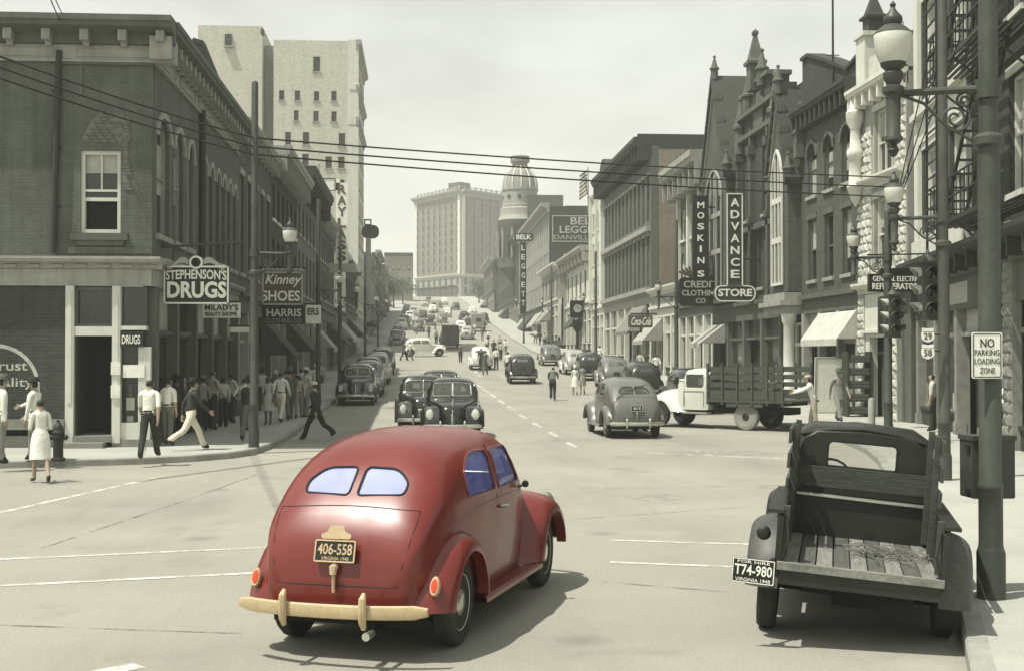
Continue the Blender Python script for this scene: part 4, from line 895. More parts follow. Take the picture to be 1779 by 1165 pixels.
# last blocks on the right and the hotel
rrow(262.0, 300.0, 11.0, 'far grey block on the right below the hotel', 'brick_mid', [dict(n=8, w=1.9, z=5.2, h=2.2, margin=1), dict(n=8, w=1.9, z=8.2, h=1.8, margin=1)], win=dict(fm='trim_pale', sillm=None), base=zp(265), x=RX-1, corn=(1.0,1.1,'trim_pale',0), shp=dict(bays=6, awn=((4,14,'awn'),)))
hz = zp(398)
cx, cy = 12.6, 398.0; dl = Vector((-1.7-12.6, 424-398.0)); dr = Vector((34-12.6, 420-398.0))
e = thing('hilltop_hotel', 'large buff brick hotel of ten storeys on the hilltop', 'building', (cx, cy, hz), world=True)
Hh = CAMH+(615-328)*398/F_PX - hz
def hwall(o, d, ncol, name):
    Wd = d.length; Mh = frame(o, d, hz)
    lowh = 6.6; f = MB(); fbox(f, Mh, 0, Wd, -3, lowh, -.6, .0); obj('stone_base', f, M['trim_pale'], e); cornice(e, Mh, 0, Wd, lowh, .7, .8, M['trim_white'], name='band_course')
    f = MB(); fbox(f, Mh, 0, Wd, lowh+.8, Hh-2.0, -.6, 0); obj(name, f, M['brick_warm'], e)
    cornice(e, Mh, -.5, Wd+.5, Hh-2.0, 1.6, 2.0, M['trim_pale'])
    w_ = MB(); fbox(w_, Mh, 0, 1.25, 0, 2.1, .005, .09); wm = w_.mesh('window', M['glass']); s_ = MB(); border(s_, [(-.12,-.12),(1.37,-.12),(1.37,2.22),(-.12,2.22)], .14, Mh, .002, .16); sm_ = s_.mesh('window_frame', M['brick_pale'])
    r_ = Mh.to_3x3()
    n = 9
    for i in range(n):
        for j in range(ncol):
            v = r_ @ Vector((Wd*(j+.5)/ncol-.6, lowh+1.9+(Hh-lowh-5.2)*i/(n-1), 0)); a_ = link('window', wm, e); a_.location = v; b_ = link('window_frame', sm_, a_)
    for j in range(ncol):
        for zz in (1.0, 4.0):
            v = r_ @ Vector((Wd*(j+.5)/ncol-.6, zz, .01)); a_ = link('window', wm, e); a_.location = v
    for u_ in (.0, Wd-1.5):
        f = MB(); fbox(f, Mh, u_, u_+1.5, lowh+.8, Hh-2.0, -.4, .3); obj('quoin_strip', f, M['trim_white'], e)
oL = Vector((cx, cy))+dl
hwall(oL, -dl, 8, 'left_wall'); hwall(Vector((cx, cy))+Vector((.3,.2)), dr, 8, 'right_wall')
b = MB(); pts = [oL, Vector((cx,cy))+Vector((0,.6)), Vector((cx,cy))+dr, Vector((cx+10,cy+55))]
b.prism([(p.x, p.y) for p in pts], Matrix.Identity(4), hz+1, hz+Hh-.2); obj('inner_wall', b, M['brick_warm'], e)
b = MB()
for Mh, Wd in ((frame(oL, -dl, hz), dl.length), (frame(Vector((cx,cy)), dr, hz), dr.length)):
    for k in range(12): fbox(b, Mh, Wd*k/12, Wd*k/12+.35, Hh, Hh+1.3, -.9, -.5)
    fbox(b, Mh, 0, Wd, Hh+.9, Hh+1.1, -.8, -.6)
obj('roof_railing', b, M['trim_pale'], e)
b = MB(); fbox(b, frame(Vector((cx,cy)), dr, hz), 4, 9, Hh-.2, Hh+3.0, -9, -4); obj('roof_house', b, M['brick_mid'], e)
b = MB(); Ml = frame(oL, -dl, hz); fbox(b, Ml, 2, dl.length-2, 3.2, 3.6, .0, 2.6); obj('entrance_canopy', b, M['trim_dark'], e)
# ------------------------------------------------------------------ street furniture
def GR(px, py):
    p = G(px, py)
    for _ in range(30):
        z = zp(p.y); p = p*.4 + G(px, py, z)*.6 if z < CAMH-.05 else p
    p.z = zp(p.y); return p
def lamp_parts(parent, T, tall, arm=.86, base=.11, za=4.71, lamp=True, seg=14):
    "T: frame at the pole's foot, local +X is the way the arm points"
    def add(nm, f, m, par=parent, sm=40):
        b = MB(); f(b); me = b.mesh(nm, M[m], sm); me.transform(T); return link(nm, me, par)
    I = Matrix.Identity(4)
    sh = add('shaft', lambda b: b.lathe([(base*1.25,0),(base*1.25,.42),(base*1.12,.46),(base*1.05,.5),(base*1.05,1.0),(base*1.1,1.01),(base*1.1,1.05),(base,1.07),(base*.97,4.16),(base*1.35,4.19),(base*1.35,4.26),(base*.85,4.30),(base*.78,tall-.05),(base*.55,tall)], I, seg), 'iron')
    if not lamp: return sh
    a = add('arm', lambda b: (b.tube([(0,0,za),(.25,0,za),(arm,0,za-.02)], [.045,.036,.032], 8), b.lathe([(base*1.15,za-.09),(base*1.15,za+.09)], I, seg)), 'iron')
    def scroll(b):
        for cx, cz, r0, tw, s in ((.30,-.26,.15,2.2,1),(.22,-.10,.07,1.6,-1)):
            pts = []
            for i in range(34):
                q = i/33; r = r0*(1-q*.82); an = math.pi*.5+s*q*tw*2*math.pi; pts.append((cx+r*math.cos(an), 0, za+cz+r*math.sin(an)))
            b.tube(pts, .014, 5)
        b.tube([(base*.9,0,za-.5),(.18,0,za-.46),(.42,0,za-.30),(.58,0,za-.12),(arm-.05,0,za-.03)], .016, 5)
    add('scroll', scroll, 'iron', a)
    def col(b): b.lathe([(0,za-.62),(.03,za-.60),(.055,za-.55),(.03,za-.50),(.085,za-.46),(.085,za-.43),(.065,za-.40),(.068,za-.04),(.10,za-.01),(.10,za+.04),(.06,za+.06),(.09,za+.12),(.095,za+.17),(.07,za+.20),(.115,za+.24),(.12,za+.27)], Matrix.Translation((arm,0,0)), 12)
    l = add('lantern', col, 'iron')
    add('globe', lambda b: b.lathe([(.12,za+.27),(.135,za+.30),(.16,za+.36),(.172,za+.45),(.178,za+.53),(.17,za+.545)], Matrix.Translation((arm,0,0)), 16), 'milk', l)
    add('lantern_cap', lambda b: b.lathe([(.18,za+.545),(.15,za+.57),(.12,za+.60),(.07,za+.63),(.09,za+.67),(.085,za+.70),(.035,za+.76),(.02,za+.79),(.03,za+.82),(0,za+.86)], Matrix.Translation((arm,0,0)), 16), 'iron', l)
    return sh
def lamp_post(name, label, x, y, ang, tall=8.6, base=.105, walk=.15, **k):
    z = zp(y)+walk; e = thing(name, label, 'lamp post', (x, y, z), 0, 'street lamp posts'); lamp_parts(e, Matrix.Rotation(ang, 4, 'Z'), tall, base=base, **k); return e
p1 = G(1722,1038,.15); P1 = lamp_post('lamp_post', 'nearest green iron lamp post on the right pavement, with no parking plate', p1.x, p1.y, math.pi-HEAD-.12, 9.5)
p2 = G(1641,833,.15); P2 = lamp_post('lamp_post', 'second green lamp post behind the wooden pickup, with traffic signal', p2.x, p2.y, math.pi-HEAD-.1, 9.5)
P3 = lamp_post('lamp_post', 'third green lamp post on the right, nearest the white stone building', 11.85, 31.4, math.pi-HEAD, 5.9)
p4 = G(441,776,.15); P4 = lamp_post('lamp_post', 'green iron lamp post at the left street corner beside the drug sign', p4.x, p4.y, -HEAD, 8.9)
for k, (x, y, a, lb) in enumerate(((12.25,60,math.pi,'lamp post before the tall clothing sign'),(12.25,88,math.pi,'lamp post by the striped awning on the right'),(12.25,118,math.pi,'lamp post on the right near the street clock, far off'),(12.25,150,math.pi,'small far lamp post on the right at the hill foot'),(LK-.35,52,0,'left lamp post standing past the crowd'),(LK-.35,66,0,'second lamp post down the left pavement'),(LK-.35,96,0,'third lamp post down the left pavement'),(LK-.35,125,0,'far lamp post on the left before the tower'))):
    lamp_post('lamp_post', lb, x, y, a, 8.4)
# no parking plate, box and signals on the posts
def face(px_y): return frame((0, px_y), (1,0), 0)
def ux(px, y): return at_pl(px, y)
def at_pl(px, y): r = ray(px, 615); return r.x*y/r.y
def vz(px, py, y): return zat(at_pl(px, y), y, py)
y_ = p1.y-.13; Mx = face(y_); U = lambda px: at_pl(px, y_); V = lambda py: vz(1715, py, y_)
e = thing('no_parking_sign', 'white no parking loading zone plate on the nearest post', 'sign', (U(1715), y_, V(657)), world=True)
b = MB(); b.prism(rrect(U(1688),U(1741),V(657),V(577),.02), Mx, -.004, .004); obj('plate', b, M['sign_white'], e)
b = MB(); border(b, rrect(U(1690),U(1739),V(655),V(579),.02), .008, Mx, .004, .007)
obj('plate_border', b, M['letter_dark'], e)
for s_, x0, x1, y0, y1 in (('NO',1703,1727,603,588),('PARKING',1693,1736,617,607),('LOADING',1693,1736,632,622),('ZONE',1702,1728,648,638)):
    b = MB(); text(b, s_, Mx, U(x0), U(x1), V(y0), V(y1), .004, .004, .01 if s_ == 'NO' else .0); obj('lettering', b, M['letter_dark'], e)
b = MB(); fbox(b, Mx, U(1712), U(1718), V(660), V(574), -.06, -.005); obj('strap', b, M['iron'], e)
y_ = p1.y+.30; Mx = face(y_); U = lambda px: at_pl(px, y_); V = lambda py: vz(1715, py, y_)
e = thing('relay_box', 'green iron control box strapped behind the nearest lamp post', 'box', (U(1715), y_, .15), world=True)
b = MB(); b.prism(rrect(U(1679),U(1752),V(863),V(758),.02), Mx, -.16, .12); obj('case', b, M['iron'], e)
b = MB(); fbox(b, Mx, U(1677), U(1754), V(763), V(755), -.18, .14); obj('lid', b, M['iron'], e)
for zz in (775, 850):
    b = MB(); fbox(b, Mx, U(1677)-.012, U(1679), V(zz+6), V(zz-4), .0, .08); obj('hinge', b, M['iron_dark'], e)
b = MB(); fbox(b, Mx, U(1708), U(1722), .15, V(863), -.12, .08); obj('stem', b, M['iron'], e)
def signal(name, label, x, y, z0, rot, side=1):
    e = thing(name, label, 'traffic light', (x, y, z0), rot)
    b = MB(); b.box(-.15,.15,-.14,.14,0,1.0); b.box(-.17,.17,-.16,.16,1.0,1.05); b.box(-.17,.17,-.16,.16,-.04,0); obj('housing', b, M['iron'], e)
    b = MB(); b.lathe([(.16,1.05),(.12,1.10),(.05,1.16),(.05,1.2),(0,1.28)], None, 10); obj('cap', b, M['iron'], e, 40)
    for fc in range(4):
        R = Matrix.Rotation(fc*math.pi/2, 4, 'Z')
        for k, z in enumerate((.18,.5,.82)):
            b = MB(); T = R @ Matrix.Translation((0,-.141,z)) @ Matrix.Rotation(math.pi/2,4,'X'); b.lathe([(.10,-.01),(.10,.012),(.07,.03),(0,.04)], T, 14); ln = obj('lens', b, M['glass'], e, 40)
            b = MB(); rows = [[T @ Vector((.115*math.cos(q), .115*math.sin(q), d*(.4+.6*max(0, math.sin(q))))) for q in [math.pi*(-.15+1.3*i/10) for i in range(11)]] for d in (0,.2)]; b.grid(rows); obj('visor', b, M['letter_grey' if fc == 3 else 'iron'], ln, 60)
    b = MB(); b.tube([(.15*side,0,.2),(.34*side,0,.2)], .025, 6); b.tube([(.15*side,0,.8),(.34*side,0,.8)], .025, 6); obj('bracket', b, M['iron'], e); return e
signal('traffic_light', 'four way traffic light on the third lamp post facing the street', 11.85, 31.05, 2.85, 0)
signal('traffic_light', 'four way traffic light with visors against the second lamp post', p2.x-.12, p2.y+.42, 3.05, 0)
y_ = p2.y-.2; Mx = face(y_); U = lambda px: at_pl(px, y_); V = lambda py: vz(1612, py, y_)
for k, (num, yt, yb) in enumerate((('29',569,593),('58',597,622))):
    e = thing('route_shield', ['upper white route shield numbered 29 beside the second lamp post','lower white route shield numbered 58 beside the second lamp post'][k], 'sign', (U(1612), y_, V(yb)), world=True, group='route shields'); w = 11.5
    b = MB(); x0, x1, z0, z1 = U(1612-w), U(1612+w), V(yb), V(yt); ww = x1-x0; hh = z1-z0
    b.prism(rounded([(x0+.5*ww,z0-.02,.04),(x1-.05*ww,z0+.1*hh,.06),(x1,z0+.5*hh,.05),(x1-.08*ww,z0+.75*hh,.02),(x1-.03*ww,z1,.03),(x0+.5*ww,z1-.02,.05),(x0+.03*ww,z1,.03),(x0+.08*ww,z0+.75*hh,.02),(x0,z0+.5*hh,.05),(x0+.05*ww,z0+.1*hh,.06)], .03, 3), Mx, -.006, .004); obj('shield', b, M['sign_white'], e)
    b = MB(); text(b, num, Mx, x0+.2*ww, x1-.2*ww, z0+.15*hh, z0+.6*hh, .004, .006, .012); fbox(b, Mx, x0+.1*ww, x1-.1*ww, z0+.68*hh, z0+.71*hh, .004, .008); obj('lettering', b, M['letter_dark'], e)
    b = MB(); fbox(b, Mx, x1-.04, U(1634), z0+.45*hh, z0+.55*hh, -.03, -.008); obj('bracket', b, M['iron_dark'], e)
# ------------------------------------------------------------------ hanging signs
class Sign:
    def __init__(s, name, label, y, px, py, rot=0): s.y = y; s.px = px; s.M = face(y); s.e = thing(name, label, 'sign', (at_pl(px, y), y, vz(px, py, y)), world=True)
    def U(s, px): return at_pl(px, s.y)
    def V(s, py): return vz(s.px, py, s.y)
    def board(s, x0, x1, y0, y1, m, th=.12, r=.0, name='panel'):
        b = MB(); P = rrect(s.U(x0), s.U(x1), s.V(y1), s.V(y0), max(r, .005)); b.prism(P, s.M, -th, 0); return obj(name, b, M[m], s.e)
    def frame(s, x0, x1, y0, y1, m, w=.05, r=.005, n=.03):
        b = MB(); border(b, rrect(s.U(x0), s.U(x1), s.V(y1), s.V(y0), r), w, s.M, -.01, n); return obj('border', b, M[m], s.e)
    def text(s, t, x0, x1, y0, y1, m='letter_white', bold=.015, name='lettering', **k):
        b = MB(); text(b, t, s.M, s.U(x0), s.U(x1), s.V(y1), s.V(y0), .0, .03, bold, **k); return obj(name, b, M[m], s.e)
    def bar(s, pts, r=.03, m='iron_dark', name='bracket'):
        b = MB(); b.tube([s.M @ Vector((s.U(x), s.V(y), -.05)) for x, y in pts], r, 6); return obj(name, b, M[m], s.e)
s = Sign('drug_store_sign', 'dark hanging sign with white drug store lettering at the corner', 32.6, 340, 527)
s.board(284, 397, 462, 528, 'sign_dark', .22); s.frame(284, 397, 462, 528, 'letter_white', .04)
s.text("STEPHENSON'S", 288, 393, 470, 487, bold=.02, curve=.03); s.text('DRUGS', 290, 393, 489, 518, bold=.035)
b = MB(); rows = [(s.U(340)+.17*math.cos(t), s.V(456)+.17*math.sin(t)) for t in [i*math.pi/10 for i in range(20)]]; b.prism(rows, s.M, -.15, .02); obj('medallion', b, M['letter_white'], s.e)
b = MB(); rows = [(s.U(340)+.12*math.cos(t), s.V(456)+.12*math.sin(t)) for t in [i*math.pi/10 for i in range(20)]]; b.prism(rows, s.M, .0, .03); md = obj('medallion_face', b, M['sign_dark'], s.e)
s.text('R', 335, 345, 450, 462, bold=.0)
for sg_ in (-1, 1):
    b = MB(); rows = []
    for i in range(9): t = i/8; rows.append((s.U(340)+sg_*(.20+.52*t), s.V(449)+(-.02-.10*t*t)+.06*math.sin(t*6)))
    low = [(x, z-.13-.02*math.sin(i)) for i, (x, z) in enumerate(rows)]; P = rows+low[::-1]; b.prism(P if sg_ < 0 else P[::-1], s.M, -.10, .01); obj('leaf_ornament', b, M['letter_grey'], s.e)
s.bar([(268,430),(420,420)], .035, 'iron'); s.bar([(300,428),(300,464)], .015); s.bar([(380,424),(380,464)], .015)
s = Sign('beauty_shop_sign', 'small white beauty shop sign below the drug store sign', 36.5, 385, 552)
s.board(352, 417, 526, 552, 'sign_white', .1); s.text("MILADY'S", 356, 414, 529, 539, 'letter_dark', .01); s.text('BEAUTY SHOPPE', 357, 412, 542, 549, 'letter_dark', .0); s.bar([(345,524),(418,524)], .03)
s = Sign('narrow_shop_sign', 'narrow white shop board low behind the corner post', 40, 415, 580)
s.board(400, 432, 568, 577, 'sign_white', .1); s.bar([(396,566),(433,566)], .025)
s = Sign('shoe_store_sign', 'scalloped shoe store sign in script over the clothing company sign', 45, 491, 530)
s.board(455, 526, 472, 530, 'letter_red', .2); s.frame(455, 526, 472, 530, 'letter_grey', .06); s.text('Kinney', 459, 519, 477, 499, 'letter_white', .015, shear=.12); s.text('SHOES', 455, 521, 505, 523, 'letter_white', .02)
for k in range(9): b = MB(); rows = [(s.U(458+8*k)+.11*math.cos(t), s.V(471)+.11*math.sin(t)) for t in [i*math.pi/6 for i in range(7)]]; b.prism(rows, s.M, -.15, .02); obj('scallop', b, M['letter_grey'], s.e); s.bar([(450,465),(530,466)], .04); s.bar([(456,501),(522,501)], .02, 'letter_white', 'underline')
s = Sign('clothing_company_sign', 'dark clothing company sign hung under the shoe store sign', 46, 491, 565)
s.board(454, 530, 533, 563, 'sign_dark', .15); s.text('HARRIS', 463, 523, 536, 550, 'letter_white', .02); s.text('CLOTHING CO', 461, 523, 553, 561, 'letter_grey', .0); s.bar([(450,531),(532,531)], .03)
s = Sign('jeweller_sign', 'small white shop sign ending in ERS beside the clothing sign', 50, 544, 562)
s.board(531, 557, 530, 562, 'sign_white', .15); s.text('ERS', 534, 554, 535, 547, 'letter_dark', .015); s.bar([(525,528),(558,528)], .03)
s = Sign('tall_vertical_sign', 'tall white vertical sign spelling RAYLASS on the left', 92, 594, 460)
s.board(583, 604, 318, 458, 'sign_white', .3)
for k, ch in enumerate('RAYLASS'): s.text(ch, 586, 601, 321+19.4*k, 321+19.4*k+16, 'letter_brown', .03, 'letter')
s.board(562, 590, 311, 331, 'sign_white', .2, name='top_bracket_panel'); s.frame(561, 582, 310, 332, 'letter_dark', .06); s.board(566, 626, 458, 473, 'letter_grey', .3, name='foot_panel'); s.bar([(560,400),(584,400)], .05)
s = Sign('dark_round_sign', 'dark rounded sign sticking out past the tall tower', 136, 643, 412)
s.board(628, 658, 391, 414, 'sign_dark', .5, .6); s.board(635, 644, 412, 560, 'trim_pale', .4, name='support'); s.frame(632, 645, 381, 392, 'sign_dark', .15)
s = Sign('clothing_store_sign', 'tall dark vertical clothing sign with white letters on the right', 66, 1217, 530)
s.board(1204, 1232, 340, 482, 'sign_dark', .3); s.board(1180, 1256, 482, 532, 'sign_dark', .3, .25, 'lower_panel')
for k, ch in enumerate("MOSKIN'S"):
    if ch != "'": s.text(ch, 1216 if ch == 'I' else 1212, 1219.5 if ch == 'I' else 1224, (352,370,389,409,428,448,0,471)[k]-1, (352,370,389,409,428,448,0,471)[k]+10, 'letter_white', .02, 'letter')
s.text('CREDIT', 1188, 1246, 488, 500, 'letter_grey', .02); s.text('CLOTHING', 1185, 1250, 504, 514, 'letter_grey', .02); s.text('CO', 1209, 1226, 518, 527, 'letter_grey', .02)
for q in (-1, 1):
    for k in range(4): s.bar([(1218+q*16,481),(1218+q*(20+6*k),481-18+3*k)], .06, 'letter_red', 'ray_ornament')
s.bar([(1232,360),(1262,357)], .05); s.bar([(1232,470),(1262,468)], .05)
s = Sign('variety_store_sign', 'tall green vertical sign reading ADVANCE over an oval STORE', 59, 1279, 525)
s.board(1263, 1291, 336, 498, 'sign_green', .3); s.frame(1263, 1291, 336, 498, 'letter_white', .05)
for k, ch in enumerate('ADVANCE'): s.text(ch, 1270, 1285, 345+20.7*k, 345+20.7*k+14, 'letter_white', .02, 'letter')
s.board(1242, 1313, 496, 524, 'sign_green', .32, .33, 'oval_panel'); s.frame(1242, 1313, 496, 524, 'letter_white', .05, .33); s.text('STORE', 1248, 1307, 502, 515, 'letter_white', .025)
for py in (392, 450): s.bar([(1291,py),(1345,py-1)], .04)
s = Sign('appliance_sign', 'dark sign for electric refrigerators before the white stone building', 37.5, 1555, 507)
s.board(1511, 1601, 476, 507, 'sign_dark', .18, .03); s.board(1530, 1582, 466, 477, 'sign_dark', .18, .06, 'crest'); s.text('GENERAL ELECTRIC', 1517, 1598, 480, 489, 'letter_white', .0); s.text('REFRIGERATORS', 1516, 1600, 492, 503, 'letter_white', .015); s.bar([(1508,443),(1640,440)], .025); s.bar([(1513,443),(1513,476)], .012); s.bar([(1597,442),(1597,476)], .012)
b = MB(); b.prism(rounded([(s.U(1527),s.V(580),.1),(s.U(1546),s.V(580),.1),(s.U(1546),s.V(515),.1),(s.U(1527),s.V(515),.1)], .1), s.M, -.1, 0); obj('pendant_panel', b, M['iron'], s.e)
s = Sign('soft_drink_sign', 'small dark soft drink sign in white script above striped awning', 82, 1113, 575)
s.board(1092, 1134, 547, 569, 'letter_red', .2, .1); s.text('Coca-Cola', 1096, 1130, 551, 565, 'letter_white', .01, shear=.1); s.bar([(1095,545),(1142,545)], .05); s.bar([(1114,569),(1114,578)], .08)
s = Sign('department_store_sign', 'tall narrow vertical sign of the far department store', 146, 909, 545)
s.board(904, 914, 421, 545, 'sign_dark', .5); s.board(893, 927, 405, 419, 'sign_green', .5, .3, 'top_panel'); s.text('BELK', 897, 923, 408, 416, 'letter_white', .02)
for k, ch in enumerate('LEGGETT'): s.text(ch, 906, 912, 426+16*k, 426+16*k+9, 'letter_white', .0, 'letter')
# street clock
y_ = 92; s = Sign('street_clock', 'dark street clock on a post at the right kerb', y_, 1003, 640)
b = MB(); xx = s.U(1003); b.lathe([(.22,zp(y_)),(.22,zp(y_)+.5),(.12,zp(y_)+.7),(.10,s.V(578)),(.3,s.V(570)),(.36,s.V(556)),(.2,s.V(552))], Matrix.Translation((xx,y_,0)), 10); obj('post', b, M['iron_dark'], s.e, 40)
s.board(991, 1013, 522, 552, 'sign_dark', .35, .1, 'case'); b = MB(); b.prism([(xx+.02+.3*math.cos(t), s.V(536)+.3*math.sin(t)) for t in [i*math.pi/10 for i in range(20)]], s.M, 0, .03); dl_ = obj('dial', b, M['letter_grey'], s.e)
b = MB(); fbox(b, s.M, xx, xx+.03, s.V(536), s.V(536)+.25, .03, .04); fbox(b, s.M, xx, xx+.2, s.V(536), s.V(536)+.03, .03, .04); obj('clock_hand', b, M['letter_dark'], dl_)
# wall board on the third pier (white poster), crates display, bollard
def flag(label, x, y, ztop, zbot, pole0):
    e = thing('flag', label, 'flag', (x, y, pole0)); b = MB(); b.tube([(0,0,0),(0,0,ztop-pole0)], .05, 6); b.lathe([(0,0),(.09,.05),(0,.15)], Matrix.Translation((0,0,ztop-pole0)), 8); obj('flagpole', b, M['trim_pale'], e)
    n = 13; H_ = ztop-zbot; b = MB()
    for k in range(n):
        rows = []
        for i in range(9):
            t = i/8; w = .9*t*(.5+.5*t); rows.append([(-.06-w*.8*(1 if j else 1)*(1) , .18*math.sin(5*t+k*.3), ztop-pole0-.1-H_*((k+j)/n)*.75-w*.6) for j in (0,1)])
        b.cur = k % 2; b.grid(rows)
    obj('banner', b, [M['flagred'], M['sign_white']], e)
x = at_pl(561, 85); flag('striped flag over the left shop roofs before the tower', x-.3, 85, vz(556,287,85), vz(556,340,85), 9.5+zp(85))
x = at_pl(1022, 111); flag('dark flag hanging beside the narrow white building', x, 111, vz(1022,293,111), vz(1022,350,111), 13.0+zp(111))
e = thing('roof_mast', 'thin dark mast rising from the arched brick building roof', 'mast', (at_pl(1449,48), 48, 12.0)); b = MB(); b.tube([(0,0,0),(0,0,vz(1449,-25,48)-12)], [.05,.04], 6); b.tube([(-.25,0,2.0),(.25,0,2.0)], .02, 5); obj('pole', b, M['iron_dark'], e)
# hydrant
p = G(101,800,.15); e = thing('fire_hydrant', 'dark fire hydrant on the left pavement behind the woman in white', 'hydrant', p)
b = MB(); b.lathe([(.15,0),(.15,.06),(.105,.08),(.105,.55),(.135,.57),(.135,.62),(.11,.64),(.10,.72),(.05,.80),(.035,.81),(.035,.86),(0,.87)], None, 14); obj('barrel', b, M['iron_dark'], e, 40)
for a_ in (0, math.pi, -math.pi/2):
    b = MB(); b.lathe([(.05,.09),(.05,.15),(.065,.155),(.065,.18),(.02,.19),(.02,.21)], Matrix.Rotation(a_,4,'Z') @ Matrix.Translation((0,0,.5)) @ Matrix.Rotation(math.pi/2,4,'Y'), 10); obj('nozzle', b, M['iron_dark'], e, 40)
# crates and boards outside the arched shop
Y0 = 44.3
e = thing('goods_rack', 'dark slatted rack of crates standing beside the white rough stone pier', 'rack', (at_pl(1489,Y0), Y0, .15)); 
for sx in (-.42,.42):
    b = MB(); b.box(sx-.04,sx+.04,-.3,.3,0,2.35); obj('upright', b, M['trim_dark'], e)
for k in range(5):
    b = MB(); b.box(-.38,.38,-.3,.3,.12+k*.46,.17+k*.46); obj('shelf', b, M['trim_dark'], e)
    c_ = thing('goods_crate', f'{["lowest","second lowest","middle","second highest","highest"][k]} green crate on the slatted rack by the stone pier', 'crate', (at_pl(1489,Y0), Y0, .15+.175+k*.46), 0, 'crates on the rack')
    b = MB()
    for sy in (-.27,.25): b.box(-.35,.35,sy,sy+.02,0,.09); b.box(-.35,.35,sy,sy+.02,.12,.21)
    for sx in (-.35,.33): b.box(sx,sx+.02,-.25,.25,0,.21)
    b.box(-.33,.33,-.25,.25,0,.02); obj('slats', b, M['trim_green'], c_); b = MB(); b.box(-.31,.31,-.23,.23,.02,.16); obj('contents', b, M['brick_mid'], c_)
e = thing('white_board', 'tall white board leaning outside the awning shop behind the suited man', 'board', (at_pl(1448,46.2), 46.2, .15)); b = MB(); T = Matrix.Rotation(math.radians(4),4,'X'); b.box(-.75,.75,-.03,.03,.05,2.15,T); obj('sheet', b, M['sign_white'], e); b = MB(); border(b, [(-.75,.05),(.75,.05),(.75,2.15),(-.75,2.15)], .06, T @ Matrix(((1,0,0,0),(0,0,-1,0),(0,1,0,0),(0,0,0,1))), .03, .05); obj('frame', b, M['trim_pale'], e)
q = G(1551,752,.15); e = thing('pavement_bollard', 'pale slim bollard beside the third lamp post', 'bollard', (11.6, 31.9, .15)); b = MB(); b.lathe([(.09,0),(.09,1.05),(.07,1.12),(0,1.14)], None, 12); obj('post', b, M['trim_pale'], e, 40)
# ------------------------------------------------------------------ overhead wires
def wire(label, a, b_, sag, r=.022):
    a = Vector(a); b_ = Vector(b_); pts = [a.lerp(b_, i/24)-Vector((0,0,sag*4*(i/24)*(1-i/24))) for i in range(25)]
    m_ = MB(); m_.tube(pts, r, 5); o = obj('overhead_wire', m_, M['wire']); tag(o, label, 'wire', 'overhead wires'); return o
ax, ay = p4.x, p4.y
for k, (za, zb_, w) in enumerate(((zat(ax,ay,240), 0, 'top'), (zat(ax,ay,255), 0, 'middle'), (zat(ax,ay,269), 0, 'lowest'))):
    ex, ey = 16.2, 41.5; ze = zat(ex, ey, 309+17*k)
    wire(f'{w} of the three wires crossing the street from the left post', (ax, ay, za), (ex, ey, ze), .12)
    lx = at_pl(-120, 23); wire(f'{w} wire running from the left post to the upper left', (ax, ay, za), (lx, 23, zat(lx, 23, 55+20*k)), .10)
for k in range(3): wire(f'slack cable {["near","middle","far"][k]}est the second lamp post running up right' if k != 1 else 'middle slack cable running up right of the second lamp post', (11.85, 31.4, 5.4+.1*k), (p2.x+1.5+.3*k, p2.y+4, 9.2), .1, .014)
for k in range(2): wire(['thin wire high at the upper left corner', 'second thin wire high at the upper left corner'][k], (-16, 60, 17+.5*k), (at_pl(60,18), 18, zat(at_pl(60,18),18,-60-20*k)), .3, .012)
# ------------------------------------------------------------------ vehicles: materials
def paint(name, col, rough=.30, coat=.4): return mat(name, col, rough, .06, 2.0, .03, 60, 0, coat=coat, spec=.45, dirt=.015)
M['car_red'] = paint('red_car_paint', (.135,.0140,.0085), .36, .28)
M['car_black'] = paint('black_car_paint', gg(.010), .22)
M['car_dark'] = paint('dark_green_car_paint', gg(.022), .25)
M['car_grey'] = paint('grey_car_paint', g(.115), .35)
M['car_pale'] = paint('pale_car_paint', g(.30), .4)
M['car_white'] = paint('white_car_paint', g(.58), .4)
M['tyre'] = mat('tyre_rubber', gg(.030), .85, .2, 6, .1, 40)
M['tyre_dusty'] = mat('dusty_tyre_rubber', g(.22), .9, .2, 6, .1, 40)
M['chrome'] = mat('dull_chrome', g(.55), .28, .1, 3, .05, 40, metal=.85)
M['bumper_cream'] = mat('tarnished_bumper', (.47,.37,.22), .42, .12, 5, .10, 50, metal=.15)
M['rim_cream'] = mat('cream_wheel_rim', (.42,.38,.28), .5, .12, 5)
M['seal'] = mat('rubber_seal', gg(.012), .7)
M['under'] = mat('dark_underside', gg(.012), .95)
M['cloth_seat'] = mat('seat_cloth', gg(.05), .95)
M['lamp_red'] = mat('red_lamp_lens', (.75,.06,.02), .2, .05)
M['lamp_dull'] = mat('dull_lamp_lens', (.16,.09,.06), .3, .05)
M['lamp_clear'] = mat('headlamp_lens', g(.55), .12, .05)
M['plate_black'] = mat('plate_black', gg(.015), .5)
def carglass(name, col, a):
    m = mat(name, col, .06, .15, 2.0, 0, 30, spec=.7); m.node_tree.nodes['Principled BSDF'].inputs['Alpha'].default_value = a; return m
M['cg_blue'] = carglass('pale_blue_car_glass', (.33,.36,.74), .84)
M['cg_blue_deep'] = carglass('deep_blue_car_glass', (.12,.16,.50), .62)
M['cg_grey'] = carglass('grey_car_glass', gg(.10), .55)
